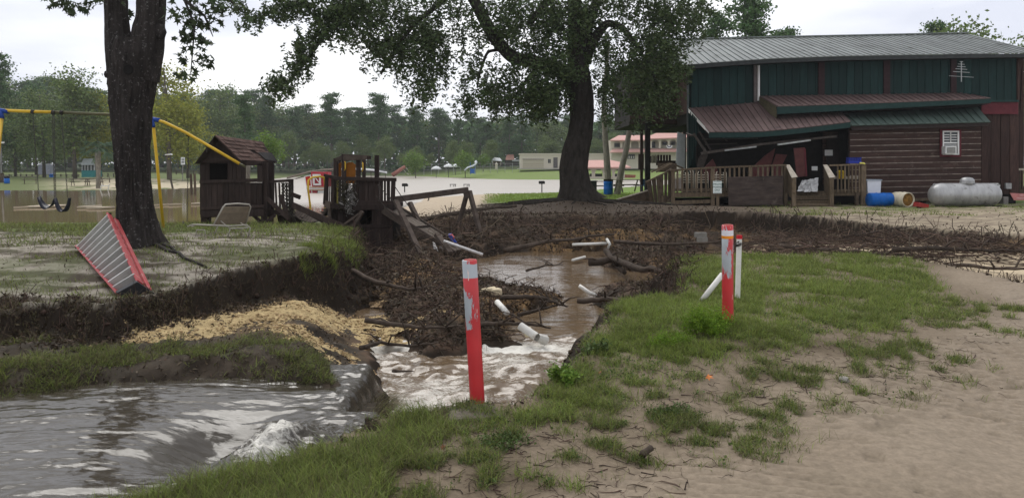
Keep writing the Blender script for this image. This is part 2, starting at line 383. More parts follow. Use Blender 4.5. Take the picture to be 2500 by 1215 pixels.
nA = N.nodes.new('ShaderNodeTexNoise'); nA.inputs['Scale'].default_value = 22; nA.inputs['Detail'].default_value = 8; nA.inputs['Roughness'].default_value = .75
L.new(g.outputs['Position'], nA.inputs[0])
mr = N.nodes.new('ShaderNodeMapRange'); mr.inputs[1].default_value = .3; mr.inputs[2].default_value = .7; mr.inputs[3].default_value = .72; mr.inputs[4].default_value = 1.25
L.new(nA.outputs[0], mr.inputs[0])
mu = N.nodes.new('ShaderNodeMixRGB'); mu.blend_type = 'MULTIPLY'; mu.inputs[0].default_value = 1
L.new(va.outputs[0], mu.inputs[1]); L.new(mr.outputs[0], mu.inputs[2]); L.new(mu.outputs[0], bs.inputs['Base Color'])
L.new(va.outputs['Alpha'], bs.inputs['Roughness']); bs.inputs['Specular IOR Level'].default_value = .04
nB = N.nodes.new('ShaderNodeTexNoise'); nB.inputs['Scale'].default_value = 60; nB.inputs['Detail'].default_value = 7; nB.inputs['Roughness'].default_value = .7
L.new(g.outputs['Position'], nB.inputs[0])
bu = N.nodes.new('ShaderNodeBump'); bu.inputs['Strength'].default_value = .35; bu.inputs['Distance'].default_value = .02
L.new(nB.outputs[0], bu.inputs['Height']); L.new(bu.outputs[0], bs.inputs['Normal'])
nr, nc = GX.shape
V = np.stack([GX, GY, GZ], -1).reshape(-1, 3)
ii, jj = np.meshgrid(np.arange(nr-1), np.arange(nc-1), indexing='ij'); b0 = (ii*nc+jj).ravel()
Fq = np.stack([b0, b0+1, b0+nc+1, b0+nc], 1)
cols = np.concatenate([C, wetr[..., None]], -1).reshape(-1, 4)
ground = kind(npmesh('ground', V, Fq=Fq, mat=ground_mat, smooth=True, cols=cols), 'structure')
# ================================================================== WATER
def water_mat(name, col, kindw):
    mt = bpy.data.materials.new(name); mt.use_nodes = True; N = mt.node_tree; L = N.links; bs = N.nodes['Principled BSDF']
    bs.inputs['IOR'].default_value = 1.33; bs.inputs['Specular IOR Level'].default_value = .5
    g = N.nodes.new('ShaderNodeNewGeometry'); mp = N.nodes.new('ShaderNodeMapping'); L.new(g.outputs['Position'], mp.inputs[0])
    n = N.nodes.new('ShaderNodeTexNoise'); n.inputs['Detail'].default_value = 4; L.new(mp.outputs[0], n.inputs[0])
    b = N.nodes.new('ShaderNodeBump'); L.new(n.outputs[0], b.inputs['Height']); L.new(b.outputs[0], bs.inputs['Normal'])
    va = N.nodes.new('ShaderNodeVertexColor'); va.layer_name = 'Col'
    sp = N.nodes.new('ShaderNodeSeparateColor'); L.new(va.outputs[0], sp.inputs[0])
    if kindw == 'lake':
        mp.inputs['Scale'].default_value = (1.2, 3.0, 1); n.inputs['Scale'].default_value = 1.0
        bs.inputs['Base Color'].default_value = (*col, 1)
        r = N.nodes.new('ShaderNodeMapRange'); r.inputs[3].default_value = .05; r.inputs[4].default_value = .42; L.new(sp.outputs[0], r.inputs[0]); L.new(r.outputs[0], bs.inputs['Roughness'])
        r2 = N.nodes.new('ShaderNodeMapRange'); r2.inputs[3].default_value = .02; r2.inputs[4].default_value = .9; L.new(sp.outputs[0], r2.inputs[0]); L.new(r2.outputs[0], b.inputs['Strength'])
        b.inputs['Distance'].default_value = .12
        cm = N.nodes.new('ShaderNodeMixRGB'); cm.inputs[1].default_value = (*col, 1); cm.inputs[2].default_value = (.34, .31, .27, 1); L.new(sp.outputs[0], cm.inputs[0]); L.new(cm.outputs[0], bs.inputs['Base Color'])  # rippled water paled in the base colour for the sky it reflects
    else:
        mp.inputs['Scale'].default_value = (1.0, 2.4, 1); n.inputs['Scale'].default_value = 9; n.inputs['Detail'].default_value = 6
        b.inputs['Strength'].default_value = .25; b.inputs['Distance'].default_value = .02
        bs.inputs['Roughness'].default_value = .09
        nf = N.nodes.new('ShaderNodeTexNoise'); nf.inputs['Scale'].default_value = 14; nf.inputs['Detail'].default_value = 8; nf.inputs['Roughness'].default_value = .75; nf.inputs['Distortion'].default_value = 1.2
        L.new(mp.outputs[0], nf.inputs[0])
        ad = N.nodes.new('ShaderNodeMath'); ad.operation = 'ADD'; L.new(nf.outputs[0], ad.inputs[0]); L.new(sp.outputs[0], ad.inputs[1])
        r = N.nodes.new('ShaderNodeMapRange'); r.inputs[1].default_value = .92; r.inputs[2].default_value = 1.25; L.new(ad.outputs[0], r.inputs[0])
        cm = N.nodes.new('ShaderNodeMixRGB'); cm.inputs[1].default_value = (*col, 1); cm.inputs[2].default_value = (.66, .64, .58, 1); L.new(r.outputs[0], cm.inputs[0])
        L.new(cm.outputs[0], bs.inputs['Base Color'])
        r3 = N.nodes.new('ShaderNodeMapRange'); r3.inputs[3].default_value = .08; r3.inputs[4].default_value = .7; L.new(r.outputs[0], r3.inputs[0]); L.new(r3.outputs[0], bs.inputs['Roughness'])
    return mt
# lake
xs = np.linspace(-260, 130, 240); ys = np.exp(np.linspace(math.log(24), math.log(235), 160))
LX, LY = np.meshgrid(xs, ys); LX = LX*(.25+.75*(LY-24)/211)
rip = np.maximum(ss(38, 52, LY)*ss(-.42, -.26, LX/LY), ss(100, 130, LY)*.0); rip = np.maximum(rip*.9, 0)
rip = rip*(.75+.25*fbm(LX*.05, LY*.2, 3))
V = np.stack([LX, LY, np.full(LX.shape, LAKE_Z)], -1).reshape(-1, 3)
ii, jj = np.meshgrid(np.arange(159), np.arange(239), indexing='ij'); b0 = (ii*240+jj).ravel()
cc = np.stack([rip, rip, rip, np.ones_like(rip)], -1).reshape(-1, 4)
lk = (samp(gL, LX, LY) > -1.2).ravel(); FL = np.stack([b0, b0+1, b0+241, b0+240], 1); FL = FL[lk[FL].any(1)]
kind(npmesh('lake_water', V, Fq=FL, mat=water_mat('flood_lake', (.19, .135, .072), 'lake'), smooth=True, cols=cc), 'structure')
def sheet(name, x0, x1, y0, y1, st, zf, mat):
    xs = np.arange(x0, x1, st); ys = np.arange(y0, y1, st); X, Y = np.meshgrid(xs, ys); Z, Fm = zf(X, Y)
    nx = len(xs); ii, jj = np.meshgrid(np.arange(len(ys)-1), np.arange(nx-1), indexing='ij'); b0 = (ii*nx+jj).ravel()
    F = np.stack([b0, b0+1, b0+nx+1, b0+nx], 1)
    gz = samp(GZ, X, Y); keep = (Z > gz-.12).ravel(); F = F[keep[F].any(1)]
    cc = np.stack([Fm, Fm, Fm, np.ones_like(Fm)], -1).reshape(-1, 4)
    return kind(npmesh(name, np.stack([X, Y, Z], -1).reshape(-1, 3), Fq=F, mat=mat, smooth=True, cols=cc), 'structure')
def zcreek(X, Y):
    rap = ss(11.6, 10.2, Y)
    Z = -.70-.06*rap+.022*(fbm(X*2.2, Y*5, 71)-.5)+rap*(.15*(fbm(X*2.3, Y*3.4, 72)-.5)+.09*(fbm(X*6, Y*9, 73)-.5)+.03*(fbm(X*16, Y*22, 75)-.5))
    Z = Z+.10*np.exp(-((X-.35)/.5)**2-((Y-9.2)/.3)**2)
    foam = ss(11.4, 10.4, Y)*(.46+.60*(fbm(X*1.1+2, Y*1.5, 74)-.35))+.30*np.exp(-((X+.2)/1.4)**2-((Y-10.5)/.35)**2)+.18*np.exp(-((X-.8)/.7)**2-((Y-8.2)/1.0)**2)
    foam = foam-.14+.10*np.exp(-((Y-11.2)/.8)**2)
    return Z, np.clip(foam, 0, .8)
sheet('creek_water', -5, 6, 5.6, 29, .045, zcreek, water_mat('muddy_creek', (.12, .082, .048), 'stream'))
def zstream(X, Y):
    q = fbm(X*.9+Y*.5, Y*4.0-X*.8, 81)-.5; q2 = fbm(X*2.4+Y*1.2, Y*13-X*2.5, 82)-.5
    Z = -.36+.034*q+.018*q2+.012*(fbm(X*9+Y*4, Y*24-X*4, 88)-.5)+.005*(fbm(X*30, Y*44, 89)-.5)-.07*ss(-3.6, -1.6, X)
    Z = Z-.20*np.exp(-((X+2.2)/.36)**2-((Y-5.95-.4*(X+2.1))/.55)**2)
    hump = np.exp(-((X+1.62)/.33)**2-((Y-5.45-.3*(X+1.6))/.48)**2)
    Z = Z+hump*(.24+.16*(fbm(X*9, Y*9, 83)-.5)+.09*(fbm(X*24, Y*24, 84)-.5))
    Z = Z-.55*ss(-1.15, -.75, X)
    Z = Z-.9*ss(6.55, 6.95, Y)*ss(-1.5, -1.05, X)
    tr = ss(-1.9, -1.6, X)*.16
    foam = .33*np.exp(-((X+1.72)/.22)**2-((Y-5.3)/.42)**2)+.24*hump+tr*ss(.3, .6, fbm(X*3, Y*7, 85))+.34*ss(-1.3, -.85, X)+.30*np.exp(-((X+1.15)/.4)**2-((Y-5.25)/.3)**2)
    Z = Z+tr*.35*(fbm(X*8, Y*8, 86)-.5)
    return Z, np.clip(foam, 0, .8)
sheet('stream_water', -8.5, -.35, 2.6, 8.2, .022, zstream, water_mat('clear_stream', (.045, .038, .028), 'stream'))
# ================================================================== FOLIAGE HELPERS
def cards(C, size, asp=.5, up=.0, droop=0., rng=RNG, fold=True):
    """leaf quads (diamond, 4 verts) centred at C (n,3); size scalar or (n,)"""
    n = len(C); size = np.broadcast_to(size, (n,))
    d = rng.normal(size=(n, 3)); d[:, 2] = d[:, 2]*(1-abs(droop))-droop*1.2; d /= np.linalg.norm(d, axis=1)[:, None]+1e-9
    r = rng.normal(size=(n, 3)); r[:, 2] += up; s = np.cross(d, r); s /= np.linalg.norm(s, axis=1)[:, None]+1e-9
    L = d*size[:, None]*.5; Wd = s*size[:, None]*.5*asp
    V = np.stack([C-L, C+Wd+L*.1, C+L, C-Wd+L*.1], 1).reshape(-1, 3)
    F = np.arange(n*4).reshape(n, 4)
    return V, F
def star_leaves(C, size, rng=RNG, droop=.5):
    n = len(C); size = np.broadcast_to(size, (n,))
    d = rng.normal(size=(n, 3)); d[:, 2] = d[:, 2]*.5-droop*1.3; d /= np.linalg.norm(d, axis=1)[:, None]
    r = rng.normal(size=(n, 3)); s = np.cross(d, r); s /= np.linalg.norm(s, axis=1)[:, None]; nn = np.cross(d, s)
    ang = np.array([0, 28, 50, 80, 108, 150, 180, 210, 252, 280, 310, 332])*np.pi/180
    rr = np.array([1.05, .42, .95, .40, .72, .30, .16, .30, .72, .40, .95, .42])
    V = []
    for a, q in zip(ang, rr):
        V.append(C+(d*np.cos(a)+s*np.sin(a)+nn*.18*np.cos(2*a))*(size*q*.5)[:, None])
    V = np.stack([C]+V, 1).reshape(-1, 3); k = 13
    b = np.arange(n)*k; F = []
    for i in range(12): F.append(np.stack([b, b+1+i, b+1+(i+1) % 12], 1))
    return V, np.concatenate(F)
def leafmat(name, col, tr=.25, var=.35, rough=.55, spec=.08):
    mt = pm(name, col, rough=rough, var=.2, sc=1.5, bump=0, island=var, spec=spec)
    N = mt.node_tree; L = N.links; bs = N.nodes['Principled BSDF']; out = N.nodes['Material Output']
    if tr:
        t = N.nodes.new('ShaderNodeBsdfTranslucent'); src = bs.inputs['Base Color'].links[0].from_socket
        L.new(src, t.inputs[0]); mxs = N.nodes.new('ShaderNodeMixShader'); mxs.inputs[0].default_value = tr
        L.new(bs.outputs[0], mxs.inputs[1]); L.new(t.outputs[0], mxs.inputs[2]); L.new(mxs.outputs[0], out.inputs[0])
    return mt
bark_dark = pm('bark_dark', (.026, .022, .020), rough=.85, var=.6, sc=9, bump=1.0, bsc=26, stretch=(1, 1, .22), dirt=((.17, .165, .155), .16, 18), spec=.1, rnd=0)
bark_oak = pm('bark_oak', (.030, .026, .022), rough=.9, var=.5, sc=7, bump=.9, bsc=16, stretch=(1, 1, .3), dirt=((.07, .068, .062), .08, 9), spec=.05, rnd=0)
bark_far = pm('bark_far', (.10, .085, .07), rough=.9, var=.35, sc=2, bump=.3, bsc=8, stretch=(1, 1, .3), rnd=.2)
bark_pale = pm('bark_pale', (.20, .18, .15), rough=.85, var=.45, sc=7, bump=.5, bsc=20, stretch=(1, 1, .4), rnd=.1)
leaf_oak = leafmat('leaf_oak', (.052, .077, .030), tr=.15, var=.5)
leaf_maple = leafmat('leaf_maple', (.034, .048, .022), tr=.18, var=.4)
leaf_pine = leafmat('leaf_pine', (.062, .116, .040), tr=.15, var=.4)
leaf_far = leafmat('leaf_far', (.11, .155, .048), tr=.2, var=.4)
leaf_young = leafmat('leaf_young', (.12, .20, .035), tr=.3, var=.35)
leaf_yellow = leafmat('leaf_yellow', (.23, .25, .04), tr=.3, var=.35)
leaf_palm = leafmat('leaf_palm', (.085, .13, .075), tr=.2, var=.25)
def trunk_np(name, path, rads, n, rings, mat, parent, amp=.035, seed=0, fur=14, flare=None, ell=1.0):
    """bark-furrowed trunk: path points resampled; ridged noise pushes the surface in and out"""
    P_ = np.array([tuple(p) for p in path]); t = np.linspace(0, 1, len(P_)); tt = np.linspace(0, 1, rings)
    try_s = lambda a: np.interp(tt, t, a)
    c = np.stack([try_s(P_[:, k]) for k in range(3)], 1)
    for _ in range(int(rings/len(P_)/2)): c[1:-1] = (c[:-2]+2*c[1:-1]+c[2:])/4
    r = try_s(np.array(rads, float))
    for _ in range(int(rings/len(P_)/3)): r[1:-1] = (r[:-2]+2*r[1:-1]+r[2:])/4
    d = np.gradient(c, axis=0); d /= np.linalg.norm(d, axis=1)[:, None]
    x = np.cross(d, np.array([0, 1., 0])); x /= np.linalg.norm(x, axis=1)[:, None]+1e-9; yv = np.cross(d, x)
    th = np.arange(n)*2*np.pi/n
    TH, S_ = np.meshgrid(th, np.concatenate([[0], np.cumsum(np.linalg.norm(np.diff(c, axis=0), axis=1))]))
    ca, sa = np.cos(TH), np.sin(TH)
    rg = 1-np.abs(2*fbm(ca*fur/3.1+sa*1.7+S_*.35, sa*fur/3.1+S_*1.1+7, seed, 3)-1)
    rg2 = fbm(ca*fur/1.2+3, sa*fur/1.2+S_*3.3, seed+5, 3)-.5
    low = fbm(ca*1.3+9, sa*1.3+S_*.7, seed+9, 2)-.5
    R = r[:, None]*(1+.12*low)+amp*(rg-.75)*1.6+amp*.7*rg2
    if flare: R = R*(1+flare*np.exp(-S_/.28)*(.55+.45*np.cos(5*TH+seed)))
    V = c[:, None, :]+(x[:, None, :]*ca[..., None]+yv[:, None, :]*sa[..., None]*ell)*R[..., None]
    i, j = np.meshgrid(np.arange(rings-1), np.arange(n), indexing='ij')
    F = np.stack([i*n+j, i*n+(j+1) % n, (i+1)*n+(j+1) % n, (i+1)*n+j], -1).reshape(-1, 4)
    return npmesh(name, V.reshape(-1, 3), Fq=F, mat=mat, smooth=True, parent=parent)
def wob(a, b, k, amp, rng=random):
    a, b = Vv(a), Vv(b); L = (b-a).length; r = []
    for i in range(k+1):
        t = i/k; q = a.lerp(b, t)
        if 0 < i < k: q += Vv((rng.uniform(-1, 1), rng.uniform(-1, 1), rng.uniform(-1, 1)))*amp*L
        r.append(q)
    return r
# ================================================================== LEFT FOREGROUND TREE
TY = 13.2
tb = P(338, 603, TY); tb.z = H(tb.x, TY)-.05
lt = thing('maple_tree', 'big dark-barked tree forking into two stems, ladder leaning at its foot', 'tree', tb)
k = TY/F_PX
trunk_np('trunk', [tb, P(336, 560, TY), P(330, 500, TY), P(326, 430, TY), P(322, 350, TY), P(320, 260, TY), P(324, 190, TY), P(330, 130, TY), P(332, 98, TY)],
    [54*k, 45*k, 40*k, 38*k, 40*k, 46*k, 54*k, 60*k, 50*k], 170, 320, bark_dark, lt, amp=.042, seed=3, fur=26, flare=.55)
trunk_np('stem', [P(300, 180, TY), P(290, 110, TY), P(284, 40, TY), P(280, -60, TY), P(270, -200, TY+.2), P(240, -420, TY+.5)], [34*k, 29*k, 25*k, 25*k, 23*k, 18*k], 90, 140, bark_dark, lt, amp=.03, seed=8, fur=16)
trunk_np('stem', [P(340, 190, TY), P(358, 110, TY), P(368, 40, TY), P(372, -60, TY), P(385, -200, TY), P(430, -420, TY-.3)], [44*k, 38*k, 31*k, 31*k, 29*k, 22*k], 90, 140, bark_dark, lt, amp=.034, seed=9, fur=18)
MB().lathe(P(386, 78, TY-.05), [(0, -.16), (.09, -.12), (.13, 0), (.10, .10), (0, .15)], 14).build('burl', bark_dark, lt, True)
MB().lathe(P(264, 182, TY), [(0, -.07), (.05, -.05), (.065, 0), (.05, .05), (0, .07)], 12).build('burl', bark_dark, lt, True)
MB().lathe(P(313, 170, TY-.385), [(.03, 0), (.07, .01), (.085, 0), (.07, -.02)], 12, Matrix.Rotation(rad(90), 3, 'X')).build('knot_hole', pm('hole_dark', (.008, .007, .006), var=.2), lt)
for a, b, r in (((345, 590), (505, 655), .05), ((320, 595), (270, 640), .045), ((370, 590), (430, 618), .05), ((300, 600), (230, 608), .04)):
    p0 = on(*a); p1 = on(*b); pts = wob(p0+Vv((0, 0, .05)), p1+Vv((0, 0, .0)), 8, .03)
    for q in pts: q.z = H(q.x, q.y)+r*.35
    MB().tube(pts, [r*(1-.7*i/8) for i in range(9)], 8).build('root', bark_dark, lt, True)
def twigs(parent, paths, r0, mat, name='branch'):
    for pts in paths: 
        n = len(pts); MB().tube(pts, [r0*(1-.8*i/(n-1)) for i in range(n)], 6).build(name, mat, parent, True)
bp = [[P(370, -120, TY-.3), P(420, -60, TY-.8), P(450, 0, TY-1.2), P(475, 60, TY-1.3), P(470, 130, TY-1.3), P(465, 185, TY-1.3)],
      [P(420, -60, TY-.8), P(500, -30, TY-1.0), P(560, 0, TY-1), P(590, 30, TY-1)], [P(450, 0, TY-1.2), P(500, 40, TY-1.2), P(520, 90, TY-1.1)],
      [P(270, -160, TY-.2), P(220, -60, TY-.8), P(180, -5, TY-1.1), P(130, 8, TY-1.2)]]
twigs(lt, bp, .03, bark_dark)
CL = []
def scatter(n, u, v, ru, rv, Y, rY): 
    for _ in range(n):
        a = random.gauss(0, .55); b = random.gauss(0, .55)
        CL.append(tuple(P(u+a*ru, v+b*rv, Y+random.gauss(0, .5)*rY)))
for args in ((26, 150, 2, 40, 18, 12, .3), (26, 215, 0, 40, 18, 12, .3), (16, 205, 20, 25, 10, 12, .3), (10, 170, 22, 14, 10, 12, .3), (14, 420, 30, 22, 22, 12, .3), (30, 465, 20, 40, 30, 12, .3), (44, 490, 55, 40, 26, 12, .3), (36, 452, 95, 34, 26, 11.9, .3), (30, 490, 100, 30, 24, 12, .3),
             (20, 452, 140, 26, 20, 12, .3), (20, 495, 145, 22, 20, 12, .3), (20, 460, 178, 24, 12, 12, .3), (40, 540, 20, 50, 26, 12, .3), (8, 512, 150, 10, 14, 12, .3), (6, 316, 30, 3, 14, 13.8, .1),
             (160, 250, -160, 230, 120, 12.3, 1.5), (170, 520, -170, 240, 120, 12.0, 1.5), (160, 350, -330, 350, 120, 13, 2)): scatter(*args)
V, F = star_leaves(np.array(CL), RNG.uniform(.11, .19, len(CL)))
npmesh('crown', V, Ft=F, mat=leaf_maple, parent=lt)
# ================================================================== OAK
OY = 33.0
ob = P(1410, 482, OY); ob.z = H(ob.x, OY)-.08
ot = thing('oak_tree', 'huge spreading oak with bent trunk and drooping dark leaves beside the lodge', 'tree', ob)
k = OY/F_PX
trunk_np('trunk', [ob, P(1404, 450, OY), P(1400, 410, OY), P(1406, 370, OY), P(1416, 330, OY), P(1421, 290, OY), P(1419, 240, OY), P(1411, 190, OY), P(1408, 130, OY), P(1404, 60, OY), P(1400, -40, OY), P(1392, -160, OY)],
    [46*k, 36*k, 33*k, 32*k, 30*k, 28*k, 29*k, 30*k, 22*k, 18*k, 15*k, 9*k], 90, 200, bark_oak, ot, amp=.05, seed=4, fur=12, flare=.6)
limbs = [([(1405, 190), (1365, 172), (1312, 152), (1250, 142), (1206, 92), (1173, 30), (1140, -30), (1080, -110)], [22, 18, 15, 15, 15, 14, 12, 8], -.6),
    ([(1425, 150), (1450, 95), (1482, 55), (1520, 66), (1545, 100), (1570, 130)], [16, 13, 9, 7, 6, 4], -.5),
    ([(1420, 120), (1440, 40), (1475, -30), (1520, -110)], [15, 13, 11, 8], .6), ([(1250, 142), (1238, 120), (1190, 125), (1170, 180), (1165, 215)], [6, 4, 3.5, 3, 2], -.3),
    ([(1085, -100), (960, -40), (880, 0), (835, 45), (790, 85), (755, 140), (715, 190), (680, 215)], [9, 7, 6, 5, 5, 4, 3, 2], -3.0),
    ([(1130, -40), (1060, 20), (1010, 60), (960, 130), (930, 180)], [8, 6, 5, 4, 3], -1.5), ([(960, -40), (850, -10), (760, -8), (680, 15), (640, 40)], [5, 4, 4, 3, 2], -3.3),
    ([(1290, 60), (1330, 10), (1360, -60)], [9, 8, 6], .5), ([(1320, 150), (1290, 190), (1262, 230)], [5, 4, 3], -.5), ([(1560, 120), (1600, 190), (1610, 260)], [4, 3, 2], -.6), ([(1405, 200), (1340, 215), (1280, 250)], [6, 4, 2], -.9)]
for pts, rr, dy in limbs:
    n = len(pts); q = [P(u, v, OY+dy*i/(n-1)) for i, (u, v) in enumerate(pts)]
    trunk_np('limb', q, [r*k for r in rr], 14, max(24, n*8), bark_oak, ot, amp=.012, seed=n, fur=6)
LV = []
def leafclumps(nc, per, u, v, ru, rv, Y, rY, rc=.22, hang=.5):
    for _ in range(nc):
        while 1:
            a, b = random.uniform(-1, 1), random.uniform(-1, 1)
            if a*a+b*b < 1: break
        c = np.array(P(u+a*ru, v+b*rv, Y+random.uniform(-1, 1)*rY))
        for _k in range(4):
            c2 = c+RNG.normal(size=3)*np.array([rc*1.15, rc*1.15, rc*(.9+.5*hang)]); LV.append(c2+RNG.normal(size=(per*2//5, 3))*np.array([.085, .085, .10+.08*hang])*(rc/.2))
DEN = .66
for u, v, ru, rv, nc in ((960, 60, 110, 70, 130), (900, 20, 70, 30, 50), (1010, 150, 75, 60, 90), (1030, 215, 30, 40, 30), (1000, 100, 90, 60, 70), (930, 120, 55, 40, 40), (1090, 60, 70, 60, 70), (1140, 130, 40, 50, 22), (1060, 170, 30, 50, 22),
    (1230, 40, 90, 50, 90), (1300, 70, 90, 70, 110), (1260, 215, 80, 50, 80), (1300, 240, 70, 40, 80), (1350, 210, 60, 65, 90), (1390, 160, 50, 70, 60), (1330, 150, 60, 50, 50), (1150, 230, 40, 40, 22), (1180, 200, 40, 40, 18), (1320, 268, 50, 20, 26), (1380, 40, 70, 60, 90), (1130, 262, 24, 20, 9), (1225, 255, 40, 24, 22),
    (1480, 60, 70, 60, 90), (1490, 150, 40, 70, 60), (1530, 200, 45, 70, 60), (1590, 60, 80, 60, 110), (1640, 90, 60, 60, 80), (1600, 150, 70, 60, 110), (1590, 215, 45, 60, 70), (1470, 240, 22, 50, 26), (1640, 180, 40, 40, 46), (1570, 265, 40, 36, 40), (1690, 70, 40, 40, 36), (1700, 20, 30, 30, 26), (1500, 275, 25, 40, 12), (1630, 230, 30, 40, 30), (1640, 20, 80, 40, 80), (1520, 10, 70, 40, 60)):
    leafclumps(int(nc*DEN*(.48 if u > 1440 else .70)), 42, u, v, ru, rv, OY-.3, 2.2)
for u, v, ru, rv, nc in ((690, 205, 32, 18, 22), (735, 165, 26, 20, 20), (750, 125, 26, 26, 22), (785, 85, 36, 24, 26), (820, 45, 40, 30, 36), (770, 20, 50, 26, 30), (700, 15, 50, 26, 30), (630, 30, 36, 22, 14), (860, 10, 40, 26, 36), (845, 80, 26, 16, 10), (600, 62, 20, 12, 5), (670, 230, 12, 8, 5), (560, 10, 30, 18, 10)):
    leafclumps(int(nc*DEN), 38, u, v, ru, rv, OY-2.8, .6, rc=.16, hang=.2)
# the rest of the crown above the frame
for _ in range(260):
    leafclumps(1, 60, 1320, -190, 560, 170, OY, 4.5, rc=.42)
LC = np.concatenate(LV)
V, F = cards(LC, RNG.uniform(.11, .22, len(LC)), asp=.42, droop=.35)
npmesh('crown', V, Fq=F, mat=leaf_oak, parent=ot)
for i in range(46):
    a = random.uniform(0, 2*math.pi); L_ = random.uniform(1.0, 4.2); r = random.uniform(.03, .09)
    p0 = Vv((ob.x+.6*math.cos(a), ob.y+.6*math.sin(a), 0)); p1 = Vv((ob.x+(L_+.6)*math.cos(a), ob.y+(L_*.55+.6)*math.sin(a), 0))
    pts = wob(p0, p1, 9, .05)
    for q in pts: q.z = H(q.x, q.y)+r*.3
    MB().tube(pts, [r*(1-.75*j/9) for j in range(10)], 6).build('root', bark_oak, ot, True)
# two thin trees behind the oak
def slim(name, label, pts, rr, Y, cl):
    b = P(*pts[0], Y); b.z = H(b.x, Y)-.05; t = thing(name, label, 'tree', b)
    q = [b]+[P(u, v, Y) for u, v in pts[1:]]
    trunk_np('trunk', q, [r*Y/F_PX for r in rr], 24, 60, bark_pale, t, amp=.012, seed=len(pts), fur=6)
    A = []
    for u, v, ru, rv, n in cl:
        for _ in range(n):
            c = np.array(P(u+random.gauss(0, .5)*ru, v+random.gauss(0, .5)*rv, Y+random.uniform(-.8, .8))); A.append(c+RNG.normal(size=(30, 3))*.18)
    A = np.concatenate(A); V, F = cards(A, RNG.uniform(.1, .18, len(A)), asp=.4, droop=.3); npmesh('crown', V, Fq=F, mat=leaf_oak, parent=t); return t
slim('slim_tree', 'slim upright grey-barked tree standing by the blue barrel', [(1487, 455), (1482, 400), (1478, 340), (1474, 260), (1480, 180), (1486, 100)], [9, 8, 7, 6, 5, 3], 50, [(1476, 240, 30, 50, 26), (1482, 160, 40, 50, 40)])
slim('slim_tree', 'slim tree leaning right in front of the picnic table and pink-roofed house', [(1506, 464), (1516, 420), (1528, 370), (1538, 310), (1548, 240)], [9, 7.5, 7, 6, 4], 52, [(1552, 250, 40, 40, 40), (1530, 285, 26, 18, 10)])
# ================================================================== FAR TREES
def proto(kind_, hgt, wid, n, mat, tr=.25, seed=1, csz=.55, bare=.3):
    rg = np.random.default_rng(seed); t = thing('tree', 'x', 'tree', (0, 0, 0))
    trm = MB().tube([(0, 0, -.4), (.05*hgt*.1, 0, hgt*.45), (0, .02*hgt, hgt*.93)], [tr, tr*.75, tr*.2], 8).build('trunk', bark_far, t, True)
    cl = []
    if kind_ == 'pine':
        nb = 26
        for i in range(nb):
            f = bare+(1-bare)*i/(nb-1); z = f*hgt; rmax = wid*(.35+.65*math.sin(min(1, (f-bare)/(1-bare)*1.1+.25)*math.pi*.93))*(.7+.5*rg.random())
            a = rg.random()*6.28; 
            for q in np.linspace(.35, 1, 4): cl.append((math.cos(a)*rmax*q, math.sin(a)*rmax*q, z+.25*rmax*q*rg.random(), .55+.25*rg.random()))
            if i % 3 == 0: MB().tube([(0, 0, z-.5), (math.cos(a)*rmax*.8, math.sin(a)*rmax*.8, z)], [tr*.25, .03], 4).build('limb', bark_far, t)
        cl.append((0, 0, hgt*.97, .7)); per = n//len(cl)
        A = np.concatenate([np.array(c[:3])+rg.normal(size=(per, 3))*np.array([c[3], c[3], c[3]*.45]) for c in cl])
    else:
        nb = 46
        for i in range(nb):
            d = rg.normal(size=3); d /= np.linalg.norm(d); r_ = rg.random()**.45
            z = bare*hgt+(hgt*(1-bare))*(.5+.47*d[2]*r_); w = wid*(1-.35*max(0, d[2])*r_)
            cl.append((d[0]*w*r_*.9, d[1]*w*r_*.9, z, wid*.20*(.7+.6*rg.random())))
            if i % 5 == 0: MB().tube([(0, 0, min(z, hgt*.8)*.7), (d[0]*w*r_*.7, d[1]*w*r_*.7, z)], [tr*.3, .03], 4).build('limb', bark_far, t)
        per = n//nb
        A = np.concatenate([np.array(c[:3])+rg.normal(size=(per, 3))*np.array([c[3], c[3], c[3]*.75]) for c in cl])
    V, F = cards(A, rg.uniform(.6, 1.25, len(A))*csz, asp=.65, droop=.1, rng=rg)
    npmesh('crown', V, Fq=F, mat=mat, parent=t); return t
PINE = [proto('pine', 20, 3.2, 7200, leaf_pine, .28, s, .42, b) for s, b in ((1, .42), (2, .3), (3, .22), (4, .5))]
DEC = [proto('dec', 15, 5.0, 8000, leaf_far, .3, s, .42, b) for s, b in ((11, .12), (12, .2), (13, .06))]
DECY = [proto('dec', 14, 4.6, 8000, leaf_yellow, .3, s, .36, b) for s, b in ((21, .12),)]
YOUNG = [proto('dec', 5.6, 2.4, 3000, leaf_young, .09, s, .28, b) for s, b in ((31, .22), (32, .3))]
ALLP = PINE+DEC+DECY+YOUNG
def tree_at(pr, u, Y, top_v, label, group=None, name=None, rz=None, href=None, vb=None):
    x = (u-1250)/F_PX*Y; z = H(x, Y) if vb is None else P(u, vb, Y).z
    hh = P(u, top_v, Y).z-z; h0 = href or {id(p): q for p, q in zip(ALLP, [20]*4+[15]*3+[14]+[5.6]*2)}[id(pr)]
    o = dup(pr, (x, Y, z), random.uniform(0, 6.28) if rz is None else rz, hh/h0, label, group)
    if group is None and 'group' in o: del o['group']
    if name: o.name = name
    return o
GF = 'pines and broadleaf trees of the wood beyond the lake'
